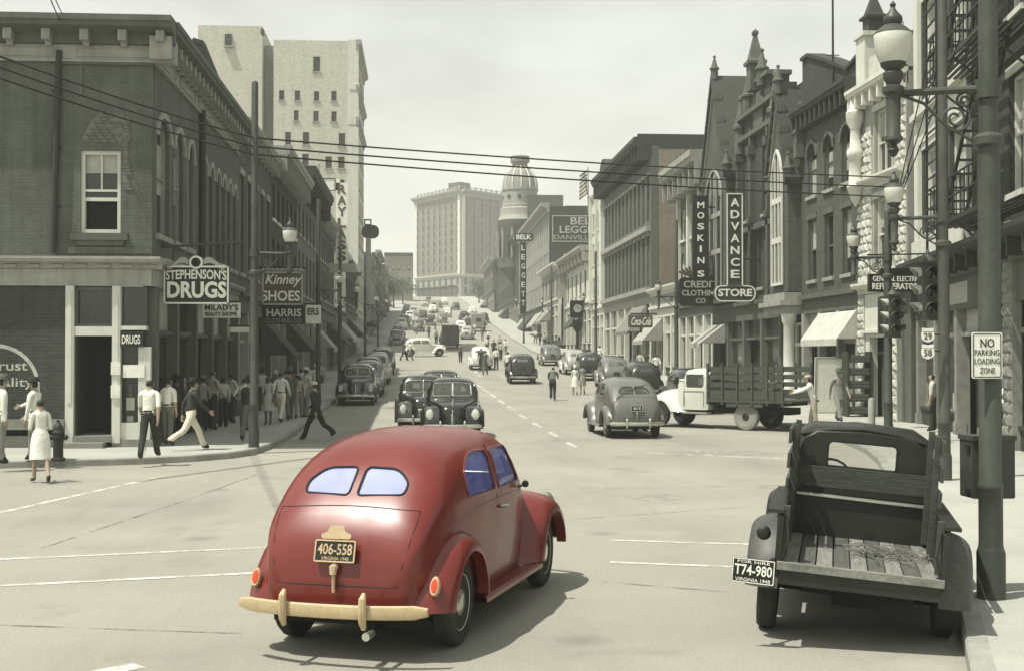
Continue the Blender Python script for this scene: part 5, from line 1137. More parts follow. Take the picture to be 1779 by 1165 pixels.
# ------------------------------------------------------------------ the sedan's form
KEYS = [(-2.15,.60,.56,.42,.38,.42),(-2.12,.79,.68,.55,.52,.37),(-2.06,.95,.80,.62,.60,.34),(-1.95,1.115,.93,.67,.65,.34),(-1.80,1.27,1.02,.70,.68,.34),(-1.55,1.485,1.09,.73,.70,.34),(-1.25,1.63,1.12,.75,.72,.34),
        (-.85,1.705,1.13,.765,.73,.34),(-.3,1.735,1.13,.77,.74,.34),(.15,1.72,1.12,.76,.74,.34),(.42,1.66,1.12,.745,.73,.34),(.60,1.49,1.11,.725,.71,.34),(.78,1.27,1.09,.70,.68,.34),(.90,1.17,1.06,.66,.64,.34),
        (1.2,1.125,.99,.56,.55,.34),(1.6,1.085,.94,.45,.44,.36),(1.9,1.02,.88,.34,.33,.38),(2.06,.93,.81,.26,.25,.40),(2.13,.78,.70,.17,.16,.44)]
def keyat(y):
    K = KEYS
    if y <= K[0][0]: return K[0][1:]
    for i in range(len(K)-1):
        a, b = K[i], K[i+1]
        if y <= b[0]:
            t = (y-a[0])/(b[0]-a[0]); p = K[max(i-1,0)]; n = K[min(i+2, len(K)-1)]; r = []
            for j in range(1, 6):
                m0 = (b[j]-p[j])/(b[0]-p[0])*(b[0]-a[0]); m1 = (n[j]-a[j])/(n[0]-a[0])*(b[0]-a[0])
                d = b[j]-a[j]
                if d*m0 <= 0: m0 = 0
                if d*m1 <= 0: m1 = 0
                if d: m0 = math.copysign(min(abs(m0), 3*abs(d)), d); m1 = math.copysign(min(abs(m1), 3*abs(d)), d)
                r.append((2*t**3-3*t*t+1)*a[j] + (t**3-2*t*t+t)*m0 + (-2*t**3+3*t*t)*b[j] + (t**3-t*t)*m1)
            return r
    return K[-1][1:]
PA, PB_ = .53, .90
def section(y, off=0.0):
    zt, zb, wb, ws, zs = keyat(y); zt -= off; wb -= off; ws -= off; zs += off; zb = min(zb, zt-.05)
    pts = [(ws, zs), (ws+(wb-ws)*.55+.018*(1 if off == 0 else .5), zs+(zb-zs)*.5), (wb+.004, zb-.06), (wb, zb)]
    for i in range(1, 14):
        q = math.pi/2*i/13; pts.append((wb*math.cos(q)**PA if i < 13 else 0.0, zb+(zt-zb)*math.sin(q)**PB_))
    return pts
def halfwidth(y, z):
    zt, zb, wb, ws, zs = keyat(y)
    if z >= zt: return 0.0
    if z <= zb: return ws+(wb-ws)*max(0, (z-zs)/(zb-zs))
    q = math.asin(min(1, ((z-zb)/(zt-zb))**(1/PB_))); return wb*max(0, math.cos(q))**PA
def surf_rear(x, z, off=0.0, front=False):
    a, b = ((-.6, -2.2) if not front else (.1, 1.2))        # a inside, b outside
    for _ in range(36):
        m = (a+b)/2
        if halfwidth(m, z) > abs(x): a = m
        else: b = m
    return Vector((x, (a+b)/2+(off if not front else -off), z))
def loft(ys, off):
    rows = []
    for y in ys:
        s = section(y, off); rows.append([(x, y, z) for x, z in s] + [(-x, y, z) for x, z in s[-2::-1]])
    a = MB(); a.grid(rows)
    n = len(rows[0])
    a.add(rows[0], [tuple(range(n))]); a.add(rows[-1], [tuple(range(n))[::-1]])
    a.grid([[r[0], r[-1]] for r in rows])
    me = a.mesh('loft', []); bm = bmesh.new(); bm.from_mesh(me); bmesh.ops.remove_doubles(bm, verts=bm.verts, dist=1e-4); bmesh.ops.recalc_face_normals(bm, faces=bm.faces); bm.to_mesh(me); bm.free(); return me
def boolean(me, cutters):
    o = bpy.data.objects.new('tmp', me); COL.objects.link(o); objs = []
    for c in cutters:
        q = bpy.data.objects.new('cut', c); COL.objects.link(q); objs.append(q)
        md = o.modifiers.new('b', 'BOOLEAN'); md.operation = 'DIFFERENCE'; md.solver = 'EXACT'; md.object = q
    dg = bpy.context.evaluated_depsgraph_get(); r = bpy.data.meshes.new_from_object(o.evaluated_get(dg))
    for q in objs + [o]: bpy.data.objects.remove(q)
    return r
QUARTER = rounded([(-1.13,1.19,.13),(-.36,1.19,.05),(-.36,1.545,.06),(-.80,1.56,.20),(-1.10,1.42,.16)], .1)
DOORW = rounded([(-.25,1.19,.05),(.50,1.19,.05),(.36,1.54,.05),(-.25,1.55,.05)], .05)
REARW = rounded([(.035,1.265,.04),(.43,1.275,.12),(.44,1.36,.10),(.32,1.465,.14),(.035,1.475,.05)], .1, 5)
WIND = rounded([(.02,1.225,.03),(.55,1.225,.06),(.52,1.57,.07),(.02,1.60,.03)], .05)
SY = KEYS[0][0], KEYS[-1][0]
_ys = sorted({round(k[0], 3) for k in KEYS} | {round(-2.14+.008*i, 3) for i in range(0, 14)} | {round(-2.0+.06*i, 3) for i in range(69)})
_ys = [y for i, y in enumerate(_ys) if i == 0 or y-_ys[i-1] > .004]
def pane_side(poly, s, off=.012):
    c = (sum(p[0] for p in poly)/len(poly), sum(p[1] for p in poly)/len(poly)); rows = []
    for k in (1.0, .7, .4, .1): rows.append([(s*(halfwidth(c[0]+(p[0]-c[0])*k, c[1]+(p[1]-c[1])*k)-off), c[0]+(p[0]-c[0])*k, c[1]+(p[1]-c[1])*k) for p in poly])
    a = MB(); a.grid(rows, True); a.add(rows[-1], [tuple(range(len(poly)))]); return a
def pane_end(poly, s, front, off=.012):
    c = (sum(p[0] for p in poly)/len(poly), sum(p[1] for p in poly)/len(poly)); rows = []
    for k in (1.0, .7, .4, .1): rows.append([surf_rear(s*(c[0]+(p[0]-c[0])*k), c[1]+(p[1]-c[1])*k, off, front) for p in poly])
    a = MB(); a.grid(rows, True); a.add(rows[-1], [tuple(range(len(poly)))]); return a
def fender(P, Q, xi, xo, s, lip=.05):
    def dense(c, n=30):
        c = [Vector(p) for p in c]; out = []
        for i in range(len(c)-1):
            p0, p1, p2, p3 = c[max(i-1,0)], c[i], c[i+1], c[min(i+2,len(c)-1)]
            for j in range(4):
                t = j/4; out.append(.5*((2*p1)+(-p0+p2)*t+(2*p0-5*p1+4*p2-p3)*t*t+(-p0+3*p1-3*p2+p3)*t**3))
        return out+[c[-1]]
    P = dense(P); Q = dense(Q); rows = []
    for p, q in zip(P, Q):
        r = []
        for i in range(9):
            f = math.pi/2*i/8; k = math.cos(f)**.85; x = xi+(xo-xi)*math.sin(f)**.9; v = q+(p-q)*k; r.append((s*x, v.x, v.y))
        r.append((s*(xo-.01), q.x, q.y)); r.append((s*(xo-lip-.05), q.x, q.y)); rows.append(r)
    a = MB(); a.grid(rows); 
    me = a.mesh('fender', []); bm = bmesh.new(); bm.from_mesh(me); bmesh.ops.remove_doubles(bm, verts=bm.verts, dist=1e-4); bmesh.ops.recalc_face_normals(bm, faces=bm.faces)
    c = Vector((s*xo*.5, sum(p.x for p in P)/len(P), .3))
    if sum(1 for f in bm.faces if f.normal.dot(f.calc_center_median()-c) > 0) < len(bm.faces)/2: bmesh.ops.reverse_faces(bm, faces=bm.faces)
    bm.to_mesh(me); bm.free(); return me
def wheel_meshes(r=.36, w=.16, side=1, rim='rim_cream', tyre='tyre', cap='chrome'):
    X = Matrix.Rotation(math.pi/2*side, 4, 'Y')
    t = MB(); t.lathe([(r*.60,-w*.42),(r*.78,-w*.5),(r*.93,-w*.46),(r,-w*.28),(r,w*.28),(r*.93,w*.46),(r*.78,w*.5),(r*.60,w*.42)], X, 24)
    i = MB(); i.lathe([(0,w*.02),(r*.30,w*.06),(r*.34,w*.20),(r*.50,w*.12),(r*.585,w*.36),(r*.64,w*.46),(r*.62,w*.2),(r*.60,-w*.42)], X, 24)
    h = MB(); h.lathe([(r*.345,w*.22),(r*.34,w*.34),(r*.28,w*.46),(r*.15,w*.52),(0,w*.54)], X, 20)
    return t.mesh('tyre', M[tyre], 40), i.mesh('rim', M[rim], 40), h.mesh('hubcap', M[cap], 40)
def smooth(me, mats, ang=38):
    me.materials.clear()
    for m in mats: me.materials.append(m)
    me.shade_smooth(); me.set_sharp_from_angle(angle=math.radians(ang)); return me
RW, FW, TRK = -1.34, 1.46, .70
def build_sedan_parts(light=False):
    "list of (name, mesh, parent name or None); parent index None = the car itself"
    L = []
    outer = loft(_ys, 0.0); inner = loft([y for y in _ys if -2.06 < y < .86], .035)
    cut = [inner]
    def prism(poly, Mx, a, b): q = MB(); q.prism(poly, Mx, a, b); return fixn(q.mesh('c', []))
    SX = Matrix(((0,0,1,0),(1,0,0,0),(0,1,0,0),(0,0,0,1)))       # (y, z) outline pushed along x
    SYm = Matrix(((1,0,0,0),(0,0,1,0),(0,1,0,0),(0,0,0,1)))      # (x, z) outline pushed along y
    for pl in (QUARTER, DOORW): cut.append(prism(pl, SX, -1.2, 1.2))
    for pl, y0, y1 in ((REARW,-2.6,-1.0),(WIND,.30,1.4)):
        cut.append(prism(pl, SYm, y0, y1)); cut.append(prism([(-x, z) for x, z in pl][::-1], SYm, y0, y1))
    bodym = boolean(outer, cut); L.append(('body', bodym, 'paint', None))
    for s in (1, -1):
        for pl, nm in ((QUARTER,'quarter_window'),(DOORW,'door_window')):
            p = pane_side(pl, s); L.append((nm, p.mesh(nm, []), 'sglass', None))
            t = MB(); t.tube([(s*(halfwidth(y, z)+.0), y, z) for y, z in pl+[pl[0]]], .011, 6, False); L.append(('window_trim', t.mesh('window_trim', []), 'trim', len(L)-1))
        p = pane_end(REARW, s, False); L.append(('rear_window', p.mesh('rear_window', []), 'glass', None))
        t = MB(); t.tube([surf_rear(s*x, z) for x, z in REARW+[REARW[0]]], .010, 6, False); L.append(('window_trim', t.mesh('window_trim', []), 'seal', len(L)-1))
        p = pane_end(WIND, s, True); L.append(('windshield', p.mesh('windshield', []), 'glass', None))
        t = MB(); t.tube([surf_rear(s*x, z, 0, True) for x, z in WIND+[WIND[0]]], .012, 6, False); L.append(('window_trim', t.mesh('window_trim', []), 'chrome', len(L)-1))
        P = [(-.70,.36),(-.77,.60),(-.96,.84),(-1.28,.965),(-1.60,.91),(-1.86,.73),(-2.01,.54),(-2.07,.40)]; Q = [(-.93,.36),(-.945,.50),(-1.08,.70),(-1.34,.785),(-1.58,.71),(-1.73,.54),(-1.79,.43),(-1.80,.37)]
        L.append(('rear_fender', fender(P, Q, .56, .885, s), 'paint', None))
        P = [(.56,.35),(.74,.47),(.96,.78),(1.22,.955),(1.50,.985),(1.76,.93),(1.97,.77),(2.10,.57),(2.12,.43)]; Q = [(.98,.35),(1.03,.44),(1.14,.62),(1.29,.75),(1.46,.785),(1.66,.74),(1.83,.60),(1.90,.46),(1.90,.40)]
        L.append(('front_fender', fender(P, Q, .36, .885, s), 'paint', None))
        b = MB(); b.grid([[(s*.62,y,.345),(s*.86,y,.345),(s*.885,y,.325),(s*.885,y,.29),(s*.62,y,.29)] for y in (-.98,-.5,0,.5,.92)]); L.append(('running_board', fixn(b.mesh('running_board', [])), 'paint', None))
        # tail lamp, head lamp
        b = MB(); T = Matrix.Translation((s*.765,-1.985,.60)) @ Matrix.Rotation(math.radians(68),4,'X') @ Matrix.Diagonal((.50,1.0,.8,1)); b.lathe([(.060,-.03),(.062,.0),(.050,.022),(0,.028)], T, 16); L.append(('tail_lamp', b.mesh('tail_lamp', []), 'lampred', None)); i0 = len(L)-1
        b = MB(); b.lathe([(.074,-.05),(.080,.0),(.070,.014),(.058,.012)], T, 16); L.append(('lamp_bezel', b.mesh('lamp_bezel', []), 'cream', i0))
        b = MB(); T = Matrix.Translation((s*.63,2.02,.76)) @ Matrix.Rotation(math.radians(-84),4,'X') @ Matrix.Diagonal((.85,1.2,1,1)); b.lathe([(.115,-.10),(.112,.02),(.085,.05),(0,.062)], T, 18); L.append(('headlamp', b.mesh('headlamp', []), 'lampclear', None)); i0 = len(L)-1
        b = MB(); b.lathe([(.132,-.12),(.138,.0),(.125,.03),(.112,.024)], T, 18); L.append(('lamp_bezel', b.mesh('lamp_bezel', []), 'chrome', i0))
        # door gap, belt moulding, handle
        b = MB(); ln = [(-.30,.40),(-.30,.8),(-.30,1.12),(-.30,1.50),(-.27,1.585)]; b.tube([(s*(halfwidth(y,z)+.001), y, z) for y, z in ln], .006, 5, False); ln = [(.60,.42),(.60,.75),(.60,1.0),(.585,1.14)]; b.tube([(s*(halfwidth(y,z)+.001), y, z) for y, z in ln], .006, 5, False)
        L.append(('door_gap', b.mesh('door_gap', []), 'seal', None))
        b = MB(); b.tube([(s*(halfwidth(y,z)+.004), y, z) for y, z in [(-1.72,.93),(-1.5,1.0),(-1.2,1.055),(-.8,1.09),(0,1.10),(.6,1.085),(.9,1.04),(1.3,.97),(1.8,.90)]], .012, 6); L.append(('belt_moulding', b.mesh('belt_moulding', []), 'paint', None))
        b = MB(); b.tube([(s*(halfwidth(-.2,1.0)+.02),-.24,1.02),(s*(halfwidth(-.2,1.0)+.045),-.2,1.02),(s*(halfwidth(-.2,1.0)+.045),-.07,1.015)], .014, 6); L.append(('door_handle', b.mesh('door_handle', []), 'chrome', None))
        for yw, nm in ((RW,'rear_wheel'),(FW,'front_wheel')):
            t_, r_, h_ = wheel_meshes(side=s); T = Matrix.Translation((s*TRK, yw, .36))
            for q in (t_, r_, h_): q.transform(T)
            L.append((nm, t_, 'tyre', None)); i0 = len(L)-1; L.append(('rim', r_, 'rim', i0)); L.append(('hubcap', h_, 'chrome', i0))
    # deck lid outline, handle, plates, bumpers, grille, underside, seats
    b = MB(); lid = [surf_rear(-.60+1.2*k/16, 1.16+.03*math.sin(math.pi*k/16), .0) for k in range(17)]; b.tube(lid, .0045, 5, False)
    for s in (1,-1): b.tube([surf_rear(s*x, z) for x, z in ((.60,1.16),(.595,1.05),(.575,.92),(.545,.76),(.50,.60))], .0045, 5, False)
    b.tube([surf_rear(-.50+1.0*k/10, .60) for k in range(11)], .0045, 5, False)
    L.append(('deck_lid_gap', b.mesh('deck_lid_gap', []), 'seal', None))
    b = MB(); p = surf_rear(0,.70); b.tube([p+Vector((0,-.005,.05)), p+Vector((0,-.05,.04)), p+Vector((0,-.055,-.01))], [.03,.034,.026], 8); b.tube([p+Vector((0,-.05,0)), p+Vector((0,-.045,-.15))], .014, 6); L.append(('deck_handle', b.mesh('deck_handle', []), 'cream', None))
    def bump(yc, zc, hw, sgn, mt):
        rows = []
        for k in range(17):
            x = -hw+2*hw*k/16; y = yc - sgn*.16*(abs(x)/hw)**2.5; e_ = 1 if abs(x) < hw-.03 else .6
            rows.append([(x, y+sgn*dy, zc+dz*e_) for dy, dz in ((0,-.055),(.025,-.045),(.034,0),(.025,.045),(0,.055),(-.012,.05),(.008,0),(-.012,-.05))])
        q = MB(); q.grid(rows, True); q.add(rows[0], [tuple(range(8))]); q.add(rows[-1], [tuple(range(7,-1,-1))])
        i0 = len(L); nm = 'rear_bumper' if sgn < 0 else 'front_bumper'; L.append((nm, fixn(q.mesh(nm, [])), mt, None))
        for sx in (-1,1):
            q = MB(); X0 = sx*.33; yy = yc-sgn*.16*(.33/hw)**2.5; q.tube([(X0,yy+sgn*.02,zc-.12),(X0,yy+sgn*.05,zc-.06),(X0,yy+sgn*.055,zc+.04),(X0,yy+sgn*.05,zc+.11),(X0,yy+sgn*.02,zc+.15)], [.02,.032,.034,.03,.014], 8); L.append(('bumper_guard', q.mesh('bumper_guard', []), mt, i0))
            q = MB(); q.tube([(sx*.36,yy+sgn*.0,zc),(sx*.36,yy-sgn*.25,zc+.01)], .02, 6); L.append(('bumper_iron', q.mesh('bumper_iron', []), 'under', i0))
    bump(-2.36,.44,.79,-1,'cream'); bump(2.34,.44,.80,1,'chrome')
    q = MB()
    for k in range(9):
        x0 = .018+.022*k
        for s in (1,-1):
            y = 2.13-.9*x0*x0-.10*x0; q.tube([(s*x0, y-.02, .80-.5*x0), (s*x0, y+.01, .62), (s*x0, y, .46)], .006, 4)
    for k in range(7):
        z = .48+.045*k
        for s in (1,-1): q.tube([(s*.02, 2.135, z),(s*.14,2.085,z),(s*.23,2.03,z)], .005, 4)
    L.append(('grille', q.mesh('grille', []), 'chrome', None))
    q = MB(); q.tube([(0,2.14,.46),(0,2.15,.66),(0,2.10,.85),(0,1.95,1.005),(0,1.6,1.092),(0,1.0,1.15)], [.016,.016,.016,.014,.01,.006], 6); L.append(('hood_ridge', q.mesh('hood_ridge', []), 'chrome', None))
    q = MB(); q.box(-.62,.62,-1.95,1.85,.26,.36); q.tube([(-.7,RW,.36),(.7,RW,.36)], .06, 8); q.tube([(-.7,FW,.36),(.7,FW,.36)], .05, 8); q.tube([(.30,-1.5,.24),(.30,-2.12,.235)], .03, 8); L.append(('underbody', q.mesh('underbody', []), 'under', None))
    q = MB()
    for yb, zb_ in ((-.62,1.10),(.05,1.12)):
        q.prism([(yb-.55+.6,.45),(yb+.05+.0,.45),(yb-.12,zb_),(yb+.02,zb_),(yb+.15,.72),(yb+.60,.70),(yb+.60,.45)], SX, -.6, .6)
    L.append(('seat', fixn(q.mesh('seat', [])), 'seat', None))
    q = MB(); T = Matrix.Translation((-.33,.52,1.06)) @ Matrix.Rotation(math.radians(60),4,'X'); q.tube([T @ Vector((.2*math.cos(a_*math.pi/9), .2*math.sin(a_*math.pi/9), 0)) for a_ in range(19)], .013, 6, False); q.tube([T @ Vector((-.2,0,0)), T @ Vector((.2,0,0))], .01, 5); L.append(('steering_wheel', q.mesh('steering_wheel', []), 'seal', None))
    q = MB(); pl = rrect(-.17,.17,-.085,.085,.015); Tp = Matrix.Translation(surf_rear(0,.865)+Vector((0,-.05,0))) @ Matrix(((1,0,0,0),(0,0,-1,0),(0,1,0,0),(0,0,0,1))) @ Matrix.Rotation(math.radians(-14),4,'X'); q.prism(pl, Tp, -.008, .004); L.append(('number_plate', q.mesh('number_plate', []), 'plate', None))
    return L, Tp
SED, TPLATE = build_sedan_parts()
# an older, more upright body for part of the traffic
KEYS = [(-1.93,.60,.56,.50,.46,.42),(-1.91,.80,.70,.60,.57,.36),(-1.87,1.02,.86,.66,.64,.34),(-1.80,1.24,1.0,.69,.67,.34),(-1.70,1.43,1.08,.71,.69,.34),(-1.52,1.60,1.12,.73,.70,.34),(-1.25,1.69,1.13,.745,.72,.34),
        (-.85,1.74,1.14,.755,.73,.34),(-.3,1.76,1.14,.76,.74,.34),(.15,1.75,1.13,.755,.74,.34),(.46,1.70,1.13,.745,.73,.34),(.58,1.52,1.12,.73,.71,.34),(.68,1.30,1.10,.70,.68,.34),(.78,1.20,1.07,.66,.64,.34),
        (1.2,1.17,1.02,.50,.49,.34),(1.6,1.14,.98,.41,.40,.36),(1.9,1.09,.94,.32,.31,.38),(2.02,1.0,.86,.27,.26,.40),(2.07,.85,.74,.2,.19,.44)]
REARW = rounded([(.02,1.27,.02),(.30,1.27,.07),(.30,1.47,.07),(.02,1.47,.02)], .05, 5)
_ys = sorted({round(k[0], 3) for k in KEYS} | {round(-1.92+.008*i, 3) for i in range(0, 14)} | {round(-1.8+.06*i, 3) for i in range(65)})
_ys = [y for i, y in enumerate(_ys) if i == 0 or y-_ys[i-1] > .004]
SED2, _ = build_sedan_parts()
SLOT = dict(sglass='cg_grey', glass='cg_grey', trim='chrome', seal='seal', chrome='chrome', lampred='lamp_dull', lampclear='lamp_clear', cream='chrome', tyre='tyre', rim='rim_cream', under='under', seat='cloth_seat', plate='plate_black')
_SM = {}
for i, (nm, me, sl_, par) in enumerate(SED+SED2):
    smooth(me, [M['car_black']], 35 if nm not in ('body','rear_fender','front_fender') else 32)
def sedan(name, label, loc, heading, paintm='car_black', group=None, over={}, roll=0.0, parts=None):
    "heading: radians clockwise from +Y"
    e = thing(name, label, 'car', loc, -heading, group); e.rotation_euler.y = roll
    slope = math.atan((zp(loc[1]+2)-zp(loc[1]-2))/4); e.rotation_euler.x = slope*math.cos(heading)
    objs = []
    for nm, me, sl_, par in (parts or SED):
        o = link(nm, me, e if par is None else objs[par]); objs.append(o)
        m_ = M[paintm] if sl_ == 'paint' else M[over.get(sl_, SLOT[sl_])]
        o.material_slots[0].link = 'OBJECT'; o.material_slots[0].material = m_
    return e, objs
# a far copy: the same car as one mesh
def far_mesh(paintm, parts):
    a = MB(); ms = [M[paintm]] ; idx = {}
    for nm, me, sl_, par in parts:
        if nm in ('steering_wheel','door_gap','deck_lid_gap','door_handle','grille','bumper_guard','bumper_iron','lamp_bezel','seat','window_trim','belt_moulding','hood_ridge'): continue
        m_ = M[paintm] if sl_ == 'paint' else M[SLOT[sl_]]
        if m_ not in ms: ms.append(m_)
        a.cur = ms.index(m_); a.add([v.co for v in me.vertices], [tuple(p.vertices) for p in me.polygons])
    return a.mesh('far_car', ms, 35)
_far = {}
def far_sedan(label, loc, heading, paintm, group, name='car', wide=1.0):
    _far['n'] = _far.get('n', 0)+1; old = (_far['n'] % 5 in (1, 3)) if name != 'white_sedan' else False; key = (paintm, old)
    if key not in _far: _far[key] = far_mesh(paintm, SED2 if old else SED)
    o = link(name, _far[key]); o.location = loc; o.rotation_euler = (math.atan((zp(loc[1]+2)-zp(loc[1]-2))/4)*math.cos(heading), 0, -heading)
    return tag(o, label, 'car', group)
def on(px, py): 
    p = G(px, py); return p
def at_depth(px, y):
    "ground point on the street at distance y, photograph column px"
    r = ray(px, 615); return Vector((r.x*y/r.y, y, zp(y)))
# ------------------------------------------------------------------ the red sedan
pr, pf = G(806,1114), G(938,1021); d = pf-pr; hd = math.atan2(d.x, d.y)
fw = Vector((math.sin(hd), math.cos(hd), 0)); rt = Vector((fw.y, -fw.x, 0))
mid = (pr+pf)/2; rc = mid - fw*((RW+FW)/2) - rt*(TRK+.05)
e, objs = sedan('red_sedan', 'red two door fastback sedan driving away in the foreground with cream bumper', (rc.x, rc.y, 0), hd, 'car_red', over=dict(lampred='lamp_red', glass='cg_blue', sglass='cg_blue_deep', trim='car_red', cream='bumper_cream', seal='seal'))
pl = [o for o, s_ in zip(objs, SED) if s_[0] == 'number_plate'][0]
b = MB(); border(b, rrect(-.172,.172,-.087,.087,.015), .012, TPLATE, .003, .010); text(b, '406-558', TPLATE, -.145, .145, -.028, .058, .004, .005, .015); text(b, 'VIRGINIA 1948', TPLATE, -.11, .12, -.070, -.043, .004, .004, .0); obj('plate_lettering', b, M['bumper_cream'], pl)
b = MB(); b.prism(rounded([(-.12,.095,.02),(.12,.095,.02),(.13,.13,.02),(.075,.15,.01),(.06,.20,.03),(-.06,.20,.03),(-.075,.15,.01),(-.13,.13,.02)], .02), TPLATE, -.004, .008); obj('plate_topper', b, M['bumper_cream'], pl)
b = MB(); q = Vector((.30,-2.25,.235)); b.tube([q+Vector((0,.12,0)), q+Vector((0,-.0,0))], [.03,.033], 10); obj('exhaust_tip', b, M['chrome'], e)
b = MB(); q = Vector((halfwidth(.5,1.12),.52,1.12)); b.tube([q, q+Vector((.05,.02,.02))], .010, 6); b.lathe([(.030,-.02),(.036,.0),(.03,.012)], Matrix.Translation(q+Vector((.065,.02,.03))) @ Matrix.Rotation(math.pi/2,4,'X'), 12); obj('door_mirror', b, M['seal'], e)
# ------------------------------------------------------------------ other cars
def place(fn, px, py=None, y=None, x=None):
    pass
H0 = 0.0; PI = math.pi
p = at_depth(786, 36.6); sedan('black_sedan', 'black sedan facing the viewer, front car of the oncoming lane', (p.x, p.y+.3, p.z), PI+.02, 'car_black', 'cars coming down the left lane')
p = at_depth(734, 40.5); sedan('dark_sedan', 'dark sedan facing the viewer half hidden left of the black one', (p.x, p.y, p.z), PI-.02, 'car_dark', 'cars coming down the left lane', parts=SED2)
p = at_depth(766, 47.5); sedan('dark_sedan', 'third car of the oncoming lane, only its dark roof showing', (p.x, p.y, p.z), PI, 'car_black', 'cars coming down the left lane')
p = at_depth(1081, 37.8); sg_, so_ = sedan('grey_sedan', 'dusty grey green fastback sedan driving away beside the stake truck', (p.x, p.y, p.z), -.035, 'car_grey')
pl = [o for o, s_ in zip(so_, SED) if s_[0] == 'number_plate'][0]; b = MB(); border(b, rrect(-.172,.172,-.087,.087,.015), .014, TPLATE, .003, .010); text(b, '48-78', TPLATE, -.11, .11, -.04, .045, .004, .005, .02); obj('plate_lettering', b, M['letter_grey'], pl)
names = ['nearest dark sedan parked at the left kerb facing the viewer', 'second parked sedan at the left kerb', 'third parked sedan at the left kerb', 'fourth parked sedan in the left kerb row', 'fifth parked sedan in the left kerb row', 'sixth parked sedan in the left kerb row', 'seventh parked sedan in the left kerb row']
for k, (lb, m_) in enumerate(zip(names, ['car_dark','car_grey','car_black','car_pale','car_dark','car_black','car_grey'])):
    y = 56.5+k*6.2+(0,.5,-.3,.6,-.2,.4,.1)[k]; sl_ = (LK+1.06+(0,.12,-.05,.16,.0,.1,-.04)[k], y, zp(y)+.0)
    (lambda n, l, lo, h, pm, gr: sedan(n, l, lo, h, pm, gr, parts=SED2 if k in (0, 2) else SED) if k < 3 else far_sedan(l, lo, h, pm, gr, n))('parked_sedan', lb, sl_, PI+random.uniform(-.02,.02), m_, 'cars parked along the left kerb')
for k, (px, y, m_, lb) in enumerate(((1152,50,'car_black','dark car parked at the right kerb behind the stake truck hood'),(1090,61,'car_dark','dark coupe parked at the right kerb beyond the grey sedan'),(1046,70,'car_grey','grey car parked at the right kerb, third along'),(1010,80,'car_dark','dark car parked at the right kerb below the street clock'),(972,88,'car_pale','pale car parked at the right kerb past the street clock'),(955,104,'car_grey','fifth parked car along the right kerb, small and grey'))):
    far_sedan(lb, (RK-1.15, y, zp(y)), random.uniform(-.03,.03), m_, 'cars parked along the right kerb', 'parked_sedan')
p = at_depth(905, 76); far_sedan('dark boxy car driving away up the hill in the right lane', (p.x, p.y, p.z), .02, 'car_dark', None, 'dark_car')
p = at_depth(834, 96); far_sedan('white sedan driving away behind walking people mid street', (p.x, p.y, p.z), .0, 'car_white', None, 'white_sedan')
p = at_depth(736, 122); far_sedan('pale sedan crossing the street sideways at the foot of the hill', (p.x, p.y, p.z), 1.45, 'car_white', None, 'crossing_sedan')
HC = [(672,150,'car_black',PI),(681,165,'car_grey',PI),(690,190,'car_white',PI),(703,205,'car_black',PI),(776,150,'car_dark',.0),(812,165,'car_pale',.1),(800,182,'car_white',.0),(822,196,'car_grey',1.3),(735,228,'car_dark',PI),(718,245,'car_pale',PI),(752,262,'car_white',0.0),(776,240,'car_white',0.0),(762,290,'car_grey',0.0),(738,300,'car_pale',PI),(840,215,'car_dark',0.0),(820,250,'car_white',0.0),(792,280,'car_black',0.0),(728,186,'car_grey',PI),(748,206,'car_black',0.0),(712,222,'car_white',PI),(768,216,'car_grey',0.0),(700,262,'car_dark',PI),(744,318,'car_dark',PI),(772,312,'car_white',0.0),(806,224,'car_black',0.0)]
words = ['small black car on the left kerb up the hill','small grey car on the left kerb higher up the hill','small white car on the left of the hill','black car beside the small white one on the hill','dark car climbing the middle of the hill','pale car at the right of the hill foot','white car climbing right of the hill centre','grey car turned sideways on the hill','far dark car coming down the hill','far pale car coming down left on the hill','bright white van like car near the hilltop','far white car right of the hill centre','farthest grey car at the hilltop','farthest pale car at the left hilltop','dark car parked on the right of the hill','white car parked on the upper right of the hill','far black car near the hilltop','grey car coming down the lower left of the hill','black car in the middle of the hill','white car coming down the left of the hill','grey car climbing behind the black one in mid hill','dark car at the left of the upper hill','last dark car at the left hilltop','last white car at the right hilltop','black car climbing right of mid hill']

for (px, y, m_, h), lb in zip(HC, words):
    p = at_depth(px, y); p.x = max(LK+1, min(RK-1, p.x)); far_sedan(lb, (p.x, p.y, p.z), h, m_, 'small cars on the far hill', 'hill_car')

# a boxy white delivery van near the hilltop
def van(label, px, y, m_):
    p = at_depth(px, y); e = thing('delivery_van', label, 'van', (p.x, p.y, p.z), 0); e.rotation_euler.x = math.atan((zp(y+2)-zp(y-2))/4)
    b = MB(); b.prism(rrect(-.95,.95,.55,2.6,.15), Matrix(((1,0,0,0),(0,0,1,0),(0,1,0,0),(0,0,0,1))), -2.4, 1.0); obj('box_body', b, M[m_], e)
    b = MB(); b.prism([(1.0,.6),(2.4,.6),(2.4,1.2),(1.7,1.35),(1.4,2.0),(1.0,2.1)], Matrix(((0,0,1,0),(1,0,0,0),(0,1,0,0),(0,0,0,1))), -.85, .85); obj('cab', b, M['car_dark'], e)
    b = MB(); b.box(-.35,.35,-2.43,-2.39,1.5,2.0); obj('rear_window', b, M['glass'], e)
    b = MB(); b.box(-.9,.9,-2.55,-2.45,.45,.6); obj('bumper', b, M['seal'], e)
    for sx in (-1,1):
        for yw in (-1.4,1.6):
            t_, r_, h_ = wheel_meshes(.40,.2,sx); w_ = link('wheel', t_, e); w_.location = (sx*.8,yw,.4); link('rim', r_, w_)
